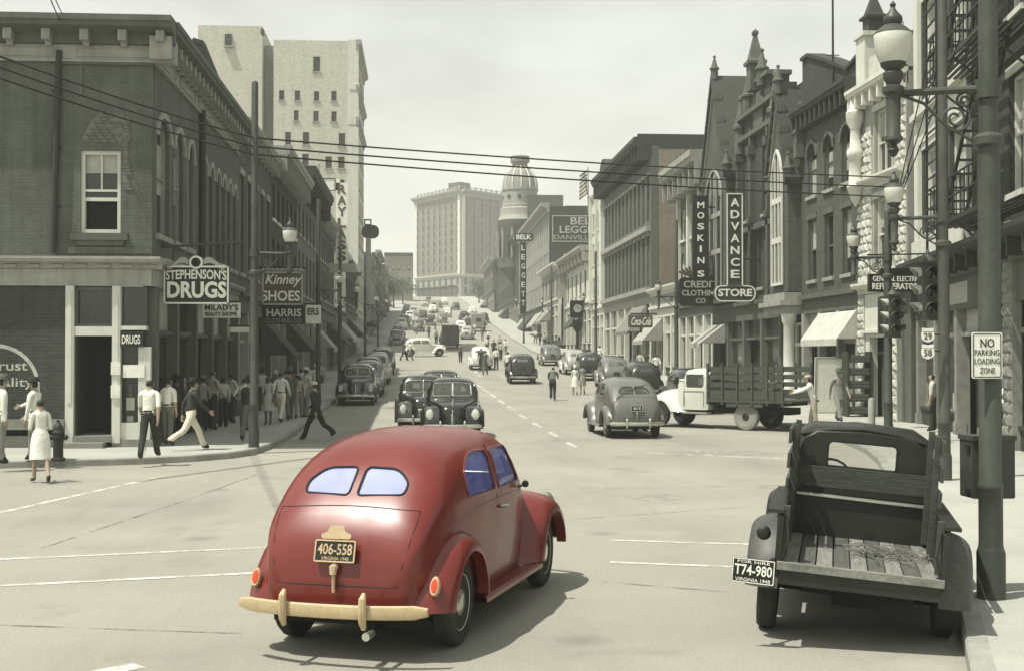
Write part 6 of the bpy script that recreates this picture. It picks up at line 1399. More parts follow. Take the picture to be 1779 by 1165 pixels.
van('bright white delivery van near the top of the hill', 754, 268, 'car_white'); van('grey delivery van halfway up the right of the hill', 830, 186, 'car_pale'); van('dark delivery van climbing mid hill behind the crossing sedan', 782, 142, 'car_dark')
# ------------------------------------------------------------------ wooden sided pickup, parked in the foreground
M['truck_green'] = mat('faded_dark_truck_paint', gg(.022), .36, .25, 3, .1, 30, .05, dirt=.035)
M['truck_dust'] = mat('dusty_grey_fender_paint', g(.065), .5, .3, 4, .15, 30, .05, dirt=.06)
M['wood_old'] = mat('weathered_board', gg(.055), .85, .25, 3, .2, 20, .3, stretch=(1,8,8))
M['wood_lit'] = mat('sunlit_floorboard', g(.17), .85, .3, 3, .25, 20, .3, stretch=(8,1,8))  # floorboard colour lightened for the sunlit stripes between the rack slats' shadows
M['wood_shaded'] = mat('rack_shaded_floorboard', g(.075), .85, .25, 3, .2, 20, .2, stretch=(8,1,8))  # same floor, colour darkened to stand for the rack's shadow stripes
M['wood_edge'] = mat('worn_tail_edge', g(.17), .8, .3, 6, .2, 30, .2)
M['straw'] = mat('straw_litter', g(.12), .95, .3, 6)
pl_ = G(1341,1088); hp = math.radians(18.5); fwp = Vector((math.sin(hp), math.cos(hp), 0)); rtp = Vector((fwp.y, -fwp.x, 0))
RWp, TRp = -1.0, .70
c0 = pl_ + rtp*(TRp-.02) - fwp*RWp
e = thing('wooden_pickup', 'old dark pickup with slatted wooden rack sides parked at the right kerb', 'pickup truck', (c0.x, c0.y, 0.0), -hp); e.rotation_euler.y = math.radians(4.5)
PK = e
def po(nm, f, m, par=None, sm=None):
    b = MB(); f(b); return obj(nm, b, M[m] if isinstance(m, str) else m, par or PK, sm)
# bed: y -1.75 .. -.05 ; floor z .66
BW = .62; B0, B1 = -1.86, -.02; ZF = .66
n = 9
for k in range(n):
    x0 = -BW+2*BW*k/n
    po('floorboard', lambda b: b.box(x0+.006, x0+2*BW/n-.006, B0+.02, B1-.02, ZF-.03, ZF+random.uniform(0,.006)), ['wood_lit','wood_shaded'][k % 2])  # light and shade striping under the rack is painted in board by board
po('bed_frame', lambda b: (b.box(-BW-.02, BW+.02, B0, B1, ZF-.10, ZF-.035),), 'under')
po('tail_sill', lambda b: (b.box(-BW-.03, BW+.03, B0-.045, B0+.015, ZF-.05, ZF+.012),), 'wood_edge')
po('tail_apron', lambda b: (b.box(-BW-.01, BW+.01, B0-.02, B0+.03, ZF-.17, ZF-.052),), 'truck_green')
for s_ in (-1, 1):
    def side(b):
        rows = []
        for y in (B0, -1.2, -.6, B1): rows.append([(s_*BW, y, ZF-.08), (s_*BW, y, 1.04), (s_*(BW+.05), y, 1.06), (s_*(BW+.05), y, ZF-.08)])
        b.grid(rows, True); b.add(rows[0], [(0,1,2,3)]); b.add(rows[-1], [(3,2,1,0)])
    o = po('bed_side', side, 'truck_green'); fixn(o.data)
    po('side_flange', lambda b: b.box(min(s_*BW, s_*(BW+.13)), max(s_*BW, s_*(BW+.13)), B0-.01, B1, 1.062, 1.09), 'truck_green')
    for yk in (B0+.06, -.88, B1-.10):
        po('stake_post', lambda b: b.prism([(yk-.03, .70),(yk+.05,.70),(yk+.05,1.74 if yk > -1.5 else 1.12),(yk-.03,1.74 if yk > -1.5 else 1.12)], Matrix(((0,0,1,0),(1,0,0,0),(0,1,0,0),(0,0,0,1))), s_*(BW+.006)-(.05 if s_ > 0 else -.0), s_*(BW+.006)+(0 if s_ > 0 else .05)), 'wood_old')
    for k, zk in enumerate((1.14, 1.36, 1.58)):
        po('rack_slat', lambda b: b.box(min(s_*(BW+.01), s_*(BW+.035)), max(s_*(BW+.01), s_*(BW+.035)), -1.02-.03*k, B1, zk, zk+.13), 'wood_old')
po('front_wall', lambda b: (b.box(-BW, BW, B1-.03, B1, ZF, 1.04),), 'truck_green')
po('front_rail', lambda b: (b.tube([(-BW,B1-.05,1.05),(BW,B1-.05,1.03)], .018, 6),), 'chrome')
po('cross_board', lambda b: (b.box(-BW-.02, BW+.02, B1-.065, B1-.03, 1.13, 1.32),), 'wood_old')
# cab: shell with a real rear window
def cab_shell():
    def sec(y, top, w, z0): 
        pts = [(w, z0), (w+.01, (z0+1.1)/2), (w-.005, 1.12), (w-.05, 1.42), (w-.10, top-.10), (w-.22, top-.025), (0, top)]
        return [(x, y, z) for x, z in pts] + [(-x, y, z) for x, z in pts[-2::-1]]
    def lf(rows):
        a = MB(); a.grid(rows); m_ = len(rows[0]); a.add(rows[0], [tuple(range(m_))]); a.add(rows[-1], [tuple(range(m_))[::-1]]); a.grid([[r[0], r[-1]] for r in rows]); me = a.mesh('cab', []); return fixn(me)
    o_ = lf([sec(.03,1.66,.64,.48), sec(.08,1.70,.68,.46), sec(.30,1.735,.70,.45), (sec(.75,1.725,.70,.45)), sec(.98,1.66,.69,.45), sec(1.16,1.22,.66,.45), sec(1.22,1.16,.62,.45)])
    i_ = lf([sec(.07,1.61,.61,.52), sec(.30,1.69,.66,.5), sec(.75,1.68,.66,.5), sec(.95,1.62,.65,.5), sec(1.13,1.19,.62,.5)])
    cuts = [i_]
    def pr(poly, Mx, a, b): q = MB(); q.prism(poly, Mx, a, b); return fixn(q.mesh('c', []))
    SYm = Matrix(((1,0,0,0),(0,0,1,0),(0,1,0,0),(0,0,0,1))); SX = Matrix(((0,0,1,0),(1,0,0,0),(0,1,0,0),(0,0,0,1)))
    cuts.append(pr(rrect(-.31,.31,1.31,1.555,.05), SYm, -.2, .5)); cuts.append(pr(rrect(-.56,.56,1.24,1.58,.05), SYm, .85, 1.4)); cuts.append(pr(rrect(.22,.90,1.16,1.56,.05), SX, -1, 1))
    return smooth(boolean(o_, cuts), [M['truck_green']], 40)
cabo = link('cab', cab_shell(), PK)
po('rear_window', lambda b: b.box(-.33,.33,.07,.078,1.29,1.575), M['cg_grey'] if False else carglass('pickup_rear_glass', gg(.2), .12), cabo)
po('rear_window_trim', lambda b: border(b, rrect(-.325,.325,1.295,1.57,.055), .018, Matrix(((1,0,0,0),(0,0,-1,.045),(0,1,0,0),(0,0,0,1))), -.01, .02), 'seal', cabo)
po('roof_ridge', lambda b: b.tube([(-.58,.055,1.60),(-.3,.05,1.665),(0,.05,1.69),(.3,.05,1.665),(.58,.055,1.60)], .012, 6), 'truck_green', cabo)
def stw(b):
    T = Matrix.Translation((-.28,.80,1.14)) @ Matrix.Rotation(math.radians(58),4,'X'); b.tube([T @ Vector((.21*math.cos(a_*math.pi/10), .21*math.sin(a_*math.pi/10), 0)) for a_ in range(21)], .013, 6, False); b.tube([T @ Vector((-.2,0,0)), T @ Vector((.2,0,0))], .01, 5); b.tube([T @ Vector((0,0,0)), T @ Vector((0,0,-.5))], .018, 6)
po('steering_wheel', stw, 'seal')
po('bench_seat', lambda b: (b.box(-.58,.58,.12,.28,.6,1.12), b.box(-.58,.58,.28,.7,.6,.80)), 'cloth_seat')
def hood(b):
    rows = []
    for y, w, zt in ((1.2,.50,1.16),(1.5,.42,1.13),(1.9,.32,1.08),(2.15,.22,1.0),(2.22,.16,.85)):
        rows.append([(w,y,.5),(w,y,zt-.2),(w*.75,y,zt-.06),(0,y,zt),(-w*.75,y,zt-.06),(-w,y,zt-.2),(-w,y,.5)])
    b.grid(rows); b.add(rows[-1], [tuple(range(7))])
o = po('hood', hood, 'truck_green', None, 40); fixn(o.data)
for s_ in (-1, 1):
    P = [(-.42,.38),(-.50,.62),(-.72,.86),(-1.0,.955),(-1.28,.89),(-1.50,.70),(-1.60,.50),(-1.63,.40)]; Q = [(-.58,.38),(-.61,.52),(-.76,.71),(-1.0,.785),(-1.22,.72),(-1.38,.55),(-1.44,.45),(-1.45,.38)]
    link('rear_fender', smooth(fender(P, Q, .64, .92, s_), [M['truck_dust']]), PK)
    P = [(.62,.36),(.78,.46),(1.0,.76),(1.25,.95),(1.5,.98),(1.78,.92),(2.0,.76),(2.12,.56),(2.14,.44)]; Q = [(1.0,.36),(1.04,.45),(1.16,.64),(1.32,.76),(1.5,.79),(1.7,.74),(1.87,.60),(1.93,.47),(1.93,.42)]
    link('front_fender', smooth(fender(P, Q, .36, .90, s_), [M['truck_green']]), PK)
    po('running_board', lambda b: b.box(min(s_*.62,s_*.86), max(s_*.62,s_*.86), -.5, .75, .34, .38), 'truck_green')
    for yw, nm in ((RWp,'rear_wheel'),(1.5,'front_wheel')):
        t_, r_, h_ = wheel_meshes(.37, .17, s_, rim='truck_green', cap='truck_green'); T = Matrix.Translation((s_*(TRp+.03), yw, .37))
        for q in (t_, r_, h_): q.transform(T)
        w_ = link(nm, t_, PK); w_.location.z = s_*(TRp+.03)*math.sin(math.radians(4.5)); link('rim', r_, w_); link('hubcap', h_, w_)
po('underbody', lambda b: (b.box(-.45,.45,-1.6,1.9,.40,.56), b.tube([(-.66,RWp,.37),(.66,RWp,.37)], .07, 8), b.box(-.2,.2,-1.5,-.7,.30,.42)), 'under')
TPk = Matrix.Translation((-.83,-1.93,.575)) @ Matrix(((1,0,0,0),(0,0,-1,0),(0,1,0,0),(0,0,0,1)))
npl = po('number_plate', lambda b: b.prism(rrect(-.17,.17,-.1,.1,.01), TPk, -.006, .004), 'plate_black')
po('plate_lettering', lambda b: (border(b, rrect(-.168,.168,-.098,.098,.01), .007, TPk, .004, .006), text(b, 'T74-980', TPk, -.15, .15, -.035, .05, .004, .005, .015), text(b, 'FOR HIRE', TPk, -.13, .13, .062, .085, .004, .004, .0), text(b, 'VIRGINIA 1948', TPk, -.14, .14, -.085, -.058, .004, .004, .0)), 'letter_white', npl)
po('plate_bracket', lambda b: (b.box(-.88,-.78,-1.92,-1.80,.48,.52), b.tube([(-.83,-1.82,.50),(-.62,-1.45,.60)], .018, 6)), 'under')
po('tail_lamp', lambda b: b.lathe([(.055,-.06),(.06,0),(.04,.025),(0,.03)], Matrix.Translation((-.78,-1.68,.86)) @ Matrix.Rotation(math.pi/2,4,'X'), 14), 'iron_dark', None, 40)
for s_ in (-1,1): po('chain', lambda b: b.tube([(s_*(BW-.02),B0+.02,1.04),(s_*(BW-.05),B0-.02,.86),(s_*(BW-.01),B0-.01,.70)], .010, 5), 'iron_dark')
def litter(b):
    for _ in range(150):
        x = random.gauss(.22,.2); y = random.gauss(-.9,.16)
        if not (-.1 < x < .58 and -1.5 < y < -.3): continue
        a_ = random.uniform(0,math.pi); l = random.uniform(.04,.12); h = ZF+.01+abs(random.gauss(0,.025)); b.tube([(x-l*math.cos(a_),y-l*math.sin(a_),h),(x,y,h+.012),(x+l*math.cos(a_),y+l*math.sin(a_),h)], .005, 3)
o = po('straw', litter, 'straw'); o['kind'] = 'stuff'
# ------------------------------------------------------------------ stake truck unloading at the kerb
pa, pb = G(1297,747), G(1172,736); d = pb-pa; ht = math.atan2(d.x, d.y)+math.radians(-24); fwt = Vector((math.sin(ht), math.cos(ht), 0)); rtt = Vector((fwt.y, -fwt.x, 0))
RT, FT = -1.35, 1.95
ct = pa + rtt*.82 - fwt*RT
e = thing('stake_truck', 'white cabbed stake truck with slatted wooden bed unloading at the right kerb', 'truck', (ct.x, ct.y, 0), -ht); PK = e
M['stake'] = mat('stake_board', gg(.065), .85, .2, 3, .15, 20, .2, stretch=(8,1,8))
def tcab():
    def sec(y, top, w, z0):
        pts = [(w,z0),(w+.01,1.0),(w-.005,1.25),(w-.05,1.6),(w-.12,top-.08),(w-.25,top-.02),(0,top)]; return [(x,y,z) for x,z in pts]+[(-x,y,z) for x,z in pts[-2::-1]]
    def lf(rows):
        a = MB(); a.grid(rows); m_ = len(rows[0]); a.add(rows[0], [tuple(range(m_))]); a.add(rows[-1], [tuple(range(m_))[::-1]]); a.grid([[r[0], r[-1]] for r in rows]); return fixn(a.mesh('cab', []))
    o_ = lf([sec(.10,1.88,.72,.62), sec(.16,1.93,.76,.6), sec(.7,1.95,.77,.6), sec(.98,1.90,.76,.6), sec(1.2,1.36,.72,.6), sec(1.28,1.28,.68,.6)])
    i_ = lf([sec(.16,1.86,.68,.66), sec(.7,1.89,.72,.66), sec(.95,1.85,.71,.66), sec(1.16,1.33,.67,.66)])
    def pr(poly, Mx, a, b): q = MB(); q.prism(poly, Mx, a, b); return fixn(q.mesh('c', []))
    SYm = Matrix(((1,0,0,0),(0,0,1,0),(0,1,0,0),(0,0,0,1))); SX = Matrix(((0,0,1,0),(1,0,0,0),(0,1,0,0),(0,0,0,1)))
    return smooth(boolean(o_, [i_, pr(rrect(.28,.92,1.32,1.74,.06), SX, -1, 1), pr(rrect(-.6,.6,1.38,1.8,.05), SYm, .9, 1.5), pr(rrect(-.4,.4,1.4,1.7,.05), SYm, -.2, .5)]), [M['car_white']], 40)
cb = link('cab', tcab(), PK)
for s_ in (-1,1): po('door_glass', lambda b: b.box(s_*.735-.004, s_*.735+.004, .27, .93, 1.31, 1.75), 'cg_grey', cb)
po('windshield', lambda b: b.add([(-.61,1.19,1.37),(.61,1.19,1.37),(.58,1.02,1.81),(-.58,1.02,1.81)], [(0,1,2,3)]), 'cg_grey', cb)
for s_ in (-1,1): po('door_gap', lambda b: border(b, rrect(.22,1.0,.70,1.82,.08), .012, Matrix(((0,0,1,0),(1,0,0,0),(0,1,0,0),(0,0,0,1))) if s_ > 0 else Matrix(((0,0,-1,0),(1,0,0,0),(0,1,0,0),(0,0,0,1))), .762, .768) if False else b.tube([(s_*.778,.24,.70),(s_*.778,.24,1.2),(s_*.775,1.0,1.2),(s_*.775,1.0,.7)], .008, 5), 'seal', cb)
def thood(b):
    rows = []
    for y, w, zt in ((1.26,.56,1.30),(1.6,.50,1.27),(2.0,.42,1.22),(2.35,.30,1.12),(2.45,.22,.95)):
        rows.append([(w,y,.6),(w,y,zt-.22),(w*.78,y,zt-.07),(0,y,zt),(-w*.78,y,zt-.07),(-w,y,zt-.22),(-w,y,.6)])
    b.grid(rows); b.add(rows[-1], [tuple(range(7))])
o = po('hood', thood, 'car_white', None, 40); fixn(o.data)
for s_ in (-1, 1):
    P = [(.75,.52),(1.0,.60),(1.35,.86),(1.65,1.05),(1.95,1.09),(2.25,1.02),(2.48,.82),(2.58,.62),(2.58,.5)]; Q = [(1.42,.52),(1.46,.58),(1.58,.75),(1.75,.87),(1.95,.90),(2.17,.85),(2.33,.70),(2.40,.55),(2.40,.48)]
    link('front_fender', smooth(fender(P, Q, .42, .92, s_), [M['car_white']]), PK)
    po('headlamp', lambda b: b.lathe([(.03,-.16),(.10,-.08),(.12,.02),(.1,.05),(0,.06)], Matrix.Translation((s_*.62,2.45,1.05)) @ Matrix.Rotation(-math.pi/2,4,'X'), 14), 'lamp_clear', None, 40)
    po('running_board', lambda b: b.box(min(s_*.6,s_*.9), max(s_*.6,s_*.9), .05, 1.0, .48, .53), 'car_pale')
    for yw, nm, ty in ((RT,'rear_wheel','tyre_dusty' if s_ < 0 else 'tyre'),(FT,'front_wheel','tyre')):
        t_, r_, h_ = wheel_meshes(.43, .20, s_, rim='rim_cream' if nm[0] == 'r' else 'car_dark', cap='car_dark', tyre=ty); T = Matrix.Translation((s_*.80, yw, .43))
        for q in (t_, r_, h_): q.transform(T)
        w_ = link(nm, t_, PK); link('rim', r_, w_); link('hubcap', h_, w_)
po('bumper', lambda b: b.box(-.85,.85,2.62,2.68,.5,.64), 'car_pale')
po('chassis', lambda b: (b.box(-.42,.42,-2.6,2.3,.5,.72), b.tube([(-.75,RT,.43),(.75,RT,.43)], .09, 8), b.box(-.9,.9,-2.6,-.05,.78,.88)), 'under')
po('bed_floor', lambda b: b.box(-1.0,1.0,-2.75,.0,.882,.96), 'stake')
po('mud_apron', lambda b: [b.box(min(s_*.80,s_*.98),max(s_*.80,s_*.98),-2.0,-.7,.885-.15,.878) for s_ in (-1,1)], 'stake')
for s_ in (-1,1):
    for k in range(6):
        po('stake_post', lambda b: b.box(min(s_*.965,s_*1.01),max(s_*.965,s_*1.01), -2.72+.53*k, -2.65+.53*k, .80, 2.12), 'stake')
    for k, (z0, h) in enumerate(((.97,.30),(1.36,.15),(1.60,.15),(1.84,.17))):
        po('side_slat', lambda b: b.box(min(s_*.935,s_*.963),max(s_*.935,s_*.963),-2.73,-.02,z0,z0+h), 'stake')
for k, (z0, h) in enumerate(((.97,.30),(1.36,.15),(1.60,.15),(1.84,.17))):
    po('front_slat', lambda b: b.box(-.93,.93,-.05,-.02,z0,z0+h), 'stake')
po('tail_board', lambda b: b.box(-.95,.95,-2.98,-2.77,.90,.95), 'stake')
po('mirror', lambda b: (b.tube([(-.72,1.0,1.5),(-1.0,1.08,1.55)], .012, 5), b.box(-1.07,-.95,1.07,1.09,1.45,1.65)), 'seal')
for k, (x, y, w, h) in enumerate(((-.3,-1.0,.5,.45),(.4,-1.6,.45,.55),(-.35,-1.9,.4,.35))):
    q = thing('cargo_crate', ['wide wooden crate at the front of the stake truck bed','tall wooden crate amid the stake truck bed','low wooden crate near the tail of the stake truck'][k], 'crate', Vector((ct.x, ct.y, 0))+rtt*x+fwt*y+Vector((0,0,.962)), -ht, 'crates in the truck bed')
    b = MB()
    for zz in (0, h*.36, h*.72): b.box(-w/2,w/2,-w/2,w/2,zz,zz+h*.28)
    obj('boards', b, M['brick_mid'], q); b = MB()
    for sx in (-1,1):
        for sy in (-1,1): b.box(sx*(w/2+.01)-.025,sx*(w/2+.01)+.025,sy*(w/2+.01)-.025,sy*(w/2+.01)+.025,0,h)
    obj('corner_battens', b, M['stake'], q)
# ------------------------------------------------------------------ people
def cloth(n, c): return mat(n, c, .92, .10, 6, .06, 26, .9)
M['skin'] = mat('skin', (.32,.25,.185), .6, .08, 8); M['skin_dark'] = mat('dark_skin', (.10,.08,.06), .6, .08, 8)
M['hair'] = mat('dark_hair', gg(.02), .6, .2, 12); M['hair_grey'] = mat('grey_hair', g(.18), .7, .2, 12)
M['c_white'] = cloth('white_cotton', g(.72)); M['c_cream'] = cloth('cream_cotton', (.62,.58,.47)); M['c_grey'] = cloth('grey_cloth', g(.22)); M['c_mid'] = cloth('mid_cloth', gg(.12))
M['c_dark'] = cloth('dark_cloth', gg(.03)); M['c_black'] = cloth('black_cloth', gg(.015)); M['c_tan'] = cloth('tan_cloth', (.34,.31,.24)); M['c_pale'] = cloth('pale_cloth', g(.45)); M['shoe'] = mat('shoe_leather', gg(.015), .4)
def bodymesh(pose, female=False):
    d = dict(lean=0, la=(5,5), ra=(-5,5), ll=(0,0), rl=(0,0), abd=8, twist=0, head=0); d.update(pose); R = math.radians
    V = []; E = []; RAD = []; LAB = []
    def v(p, r, par, lab):
        V.append(Vector(p)); RAD.append(r if isinstance(r, tuple) else (r, r))
        if par is not None: E.append((par, len(V)-1)); LAB.append(lab)
        return len(V)-1
    ln = R(d['lean']); hipz = .93
    def up(h, x=0, f=0): return (x, math.sin(ln)*h+f*math.cos(ln), hipz+math.cos(ln)*h-f*math.sin(ln))
    f_ = female; sw = .155 if f_ else .182
    pel = v((0,0,hipz), (.150,.112) if not f_ else (.155,.115), None, '')
    wa = v(up(.16), (.135,.105) if not f_ else (.105,.085), pel, 'top'); ch = v(up(.36,0,.01), (.165,.118) if not f_ else (.135,.105), wa, 'top')
    nb = v(up(.50), (.085,.07), ch, 'top'); nk = v(up(.575,0,.015), .056, nb, 'skin'); hd_ = v(up(.655,0,.03), (.082,.100), nk, 'head'); ht_ = v(up(.760,0,.02), (.080,.097), hd_, 'head')
    tips = []
    for s, (sa, el) in ((-1, d['la']), (1, d['ra'])):
        sh = v(up(.455, s*sw), .068 if not f_ else .05, nb, 'top'); ab = R(d['abd'])
        a = R(sa)+ln*0; e1 = V[sh]+Vector((s*math.sin(ab)*.30, math.sin(a)*.29, -math.cos(a)*math.cos(ab)*.29)); el_ = v(e1, .050 if not f_ else .038, sh, 'uarm')
        a2 = R(sa+el); w1 = e1+Vector((-s*math.sin(R(min(el,70)*.35))*.2+s*math.sin(ab)*.12, math.sin(a2)*.245, -math.cos(a2)*.245)); wr = v(w1, .031, el_, 'farm')
        dr_ = (w1-e1).normalized(); pm = v(w1+dr_*.075, (.034,.024), wr, 'hand'); tips.append((w1+dr_*.075, dr_, s))
    feet = []
    for s, (ha, kb) in ((-1, d['ll']), (1, d['rl'])):
        hp_ = v((s*.088, 0, hipz-.04), .105 if not f_ else .09, pel, 'leg'); a = R(ha); k1 = V[hp_]+Vector((0, math.sin(a)*.41, -math.cos(a)*.41)); kn = v(k1, .078 if not f_ else .055, hp_, 'leg')
        a2 = R(ha-kb); an = k1+Vector((0, math.sin(a2)*.40, -math.cos(a2)*.40)); ak = v(an, .066 if not f_ else .038, kn, 'leg' if not f_ else 'shin')
        ft = R(max(-50, ha-kb)*.8); hl = v(an+Vector((0,-.03*math.cos(ft)+.04*math.sin(ft),-.045)), (.042,.04), ak, 'foot'); to = v(an+Vector((s*.02, .15*math.cos(ft), -.055+.13*math.sin(ft)*(1 if ft < 0 else .5))), (.042,.030), ak, 'foot'); feet.append(min(V[hl].z, V[to].z)-.035)
    off = -min(feet)
    me = bpy.data.meshes.new('p'); me.from_pydata([(p.x, p.y, p.z+off) for p in V], E, []); o = bpy.data.objects.new('p', me); COL.objects.link(o)
    o.modifiers.new('s', 'SKIN'); sb = o.modifiers.new('u', 'SUBSURF'); sb.levels = 2; sb.render_levels = 2
    sk = me.skin_vertices[0].data
    for i, r in enumerate(RAD): sk[i].radius = r; sk[i].use_root = (i == 0)
    dg = bpy.context.evaluated_depsgraph_get(); r_ = bpy.data.meshes.new_from_object(o.evaluated_get(dg)); bpy.data.objects.remove(o)
    mb_ = MB(); segs = [(V[a]+Vector((0,0,off)), V[b]+Vector((0,0,off)), l) for (a, b), l in zip(E, LAB)]
    mb_.v = [tuple(x.co) for x in r_.vertices]; hc = V[hd_].z+off
    for p in r_.polygons:
        c = p.center; best = None
        for a, b, l in segs:
            t = max(0, min(1, (c-a).dot(b-a)/max(1e-9, (b-a).length_squared))); q = (c-a-(b-a)*t).length
            if best is None or q < best[0]: best = (q, l)
        l = best[1]; mb_.f.append(tuple(p.vertices))
        if l == 'head': k = 1 if (c.z > hc+.075 or (c.y < V[hd_].y-.015 and c.z > hc-.03)) else 0
        elif l in ('hand',): k = 0
        elif l == 'skin': k = 0
        elif l == 'uarm': k = 2
        elif l == 'farm': k = 5
        elif l == 'leg': k = 3
        elif l == 'shin': k = 6
        elif l == 'foot': k = 4
        else: k = 2 if c.z > hipz+off+.06 else 3
        mb_.m.append(k)
    bpy.data.meshes.remove(r_)
    Z = Vector((0,0,off))
    for tp, dr_, s in tips:                                 # five fingers on each palm
        side = Vector((1,0,0)) if abs(dr_.x) < .8 else Vector((0,1,0)); fwd = Vector((0,1,0)) - dr_*dr_.y
        if fwd.length < .2: fwd = Vector((0,0,1))
        fwd.normalize(); inn = dr_.cross(fwd)*(1)
        mb_.cur = 0
        for k, (o_, L_) in enumerate(((-.026,.062),(-.009,.075),(.009,.080),(.026,.072))):
            b0 = tp+Z+fwd*o_; b1 = b0+dr_*L_*.6+inn*(.006*-s); b2 = b1+dr_*L_*.45+inn*(.02*-s); mb_.tube([b0-dr_*.02, b1, b2], [.011,.010,.007], 5)
        b0 = tp+Z+fwd*.03-dr_*.045; mb_.tube([b0, b0+fwd*.03+dr_*.03, b0+fwd*.035+dr_*.065], [.013,.011,.008], 5)
    H = V[hd_]+Z
    mb_.cur = 0; mb_.lathe([(.0,-.012),(.014,-.004),(.012,.012),(0,.035)], Matrix.Translation(H+Vector((0,.098,.0))), 6)
    for s in (-1,1): mb_.lathe([(0,-.03),(.016,-.012),(.018,.012),(0,.03)], Matrix.Translation(H+Vector((s*.083,-.005,.0))) @ Matrix.Diagonal((.5,1,1,1)), 6)
    mb_.cur = 1
    for s in (-1,1): mb_.lathe([(0,-.008),(.012,0),(0,.008)], Matrix.Translation(H+Vector((s*.033,.094,.022))) @ Matrix.Diagonal((1,.5,1,1)), 6); mb_.lathe([(0,-.004),(.02,0),(0,.004)], Matrix.Translation(H+Vector((s*.033,.094,.046))) @ Matrix.Diagonal((1,.4,1,1)), 5)
    mb_.lathe([(0,-.005),(.022,0),(0,.005)], Matrix.Translation(H+Vector((0,.094,-.045))) @ Matrix.Diagonal((1,.4,1,1)), 6)
    mb_.cur = 0
    me2 = mb_.mesh('person', [M['skin']]*7, 75)
    kn = [V[i] for i in range(len(V)) if False]
    return me2, off, V, H, up
POSES = dict(stand=dict(la=(3,8), ra=(-2,10), ll=(2,2), rl=(-2,2)), walk=dict(la=(24,12), ra=(-22,10), ll=(-20,12), rl=(23,6)), walk2=dict(la=(-22,10), ra=(24,14), ll=(22,5), rl=(-20,14)), stride=dict(la=(-30,25), ra=(30,20), ll=(32,14), rl=(-28,34), lean=5),
    hips=dict(la=(-15,70), ra=(-15,70), abd=30, ll=(3,2), rl=(-3,2)), reach=dict(la=(62,12), ra=(70,8), ll=(-6,4), rl=(12,6), lean=14), arm=dict(la=(4,8), ra=(55,15), ll=(2,2), rl=(-2,2)), carry=dict(la=(5,75), ra=(0,80), ll=(-14,10), rl=(16,5)),
    ladywalk=dict(la=(8,70), ra=(6,75), ll=(15,6), rl=(-17,16)), lady=dict(la=(5,15), ra=(2,60), ll=(3,2), rl=(-2,3)), crouch=dict(la=(35,30), ra=(45,30), ll=(38,60), rl=(10,40), lean=32))
_PM = {}
def posemesh(p):
    if p not in _PM: _PM[p] = bodymesh(POSES[p], p.startswith('lady'))
    return _PM[p]
def person(label, loc, head_deg, pose='stand', top='c_white', bot='c_dark', sleeve='short', skin='skin', hair='hair', hat=None, h=1.74, dress=None, jacket=False, group=None):
    me, off, V, H, up = posemesh(pose); o = link('person', me); o.location = loc; s = h/1.74; o.scale = (s, s, s); o.rotation_euler = (0,0,-math.radians(head_deg)); tag(o, label, 'person', group)
    fem = pose.startswith('lady')
    for i, m_ in enumerate((skin, hair, top, bot if not fem else top, 'shoe', top if sleeve == 'long' else skin, skin if fem else bot)):
        o.material_slots[i].link = 'OBJECT'; o.material_slots[i].material = M[m_]
    Z = Vector((0,0,off))
    if fem or jacket:
        pel = V[0]+Z; kn = [x+Z for x in V if abs(x.z-.5) < .16 and abs(x.x) < .2] or [pel]
        y0, y1 = min(k.y for k in kn)-.08, max(k.y for k in kn)+.09; b = MB(); rows = []
        if fem: lev = [(1.10,.110,.088,0),(1.0,.160,.125,.1),(.86,.185,.150,.3),(.68,.195,.16,.75),(.50,.21,.17,1.0)]
        else: lev = [(1.16,.155,.122,0),(1.0,.175,.138,.05),(.86,.185,.150,.12),(.76,.195,.16,.2)]
        for z, rx_, ry_, k in lev:
            cy = (y0+y1)/2*k; ry2 = max(ry_, (y1-y0)/2*k); rows.append([(rx_*math.cos(q)*(1+.03*math.sin(5*q)*k), cy+ry2*math.sin(q)*(1+.04*math.sin(7*q)*k), z+off) for q in [i*math.pi/10 for i in range(20)]])
        b.grid(rows, True); c = obj('skirt' if fem else 'jacket_skirt', b, M[top if not dress else dress], o, 80)
    if not fem and not jacket:
        b = MB(); c0_ = V[0]+Z; w_ = V[1]+Z; c_ = c0_.lerp(w_, .62); b.lathe([(.140,-.02),(.146,-.018),(.146,.018),(.140,.02)], Matrix.Translation(c_) @ Matrix.Diagonal((1.02,.80,1,1)), 18); obj('belt', b, M['shoe'], o, 40)
    if hat:
        b = MB(); T = Matrix.Translation(H+Vector((0,-.01,.085))) @ Matrix.Rotation(math.radians(-6),4,'X') @ Matrix.Diagonal((.92,1.08,1,1))
        if hat[0] == 'cap': b.lathe([(.10,-.02),(.112,.03),(.09,.06),(.05,.085),(0,.09)], T, 14); b.box(-.06,.06,.06,.15,-.012,0,T)
        elif hat[0] == 'scarf': b.lathe([(.10,-.10),(.108,-.03),(.105,.04),(.06,.085),(0,.10)], T, 14)
        else: b.lathe([(.165,-.005),(.168,.004),(.108,.01),(.106,.08),(.085,.11),(0,.10)], T, 16)
        obj('hat', b, M[hat[1]], o, 40)
    return o
def foot(px, py, walk=0.0): return G(px, py, walk)
PL = 'people on the left pavement'
person('woman in short white dress stepping into the street at far left', foot(70,838), -28, 'ladywalk', 'c_white', h=1.62)
person('man in white shirt and grey trousers cut by the left edge', foot(2,806,.15), 60, 'stand', 'c_white', 'c_grey', 'long', hat=('hat','c_mid'), h=1.8)
person('man in pale shirt reaching his arm left beside the hydrant', foot(60,799,.15), -75, 'arm', 'c_white', 'c_grey', 'long', hat=('hat','c_dark'), h=1.72)
person('man in white short sleeved shirt walking away on the sunny corner', foot(259,797,.15), 4, 'walk', 'c_white', 'c_dark', h=1.78)
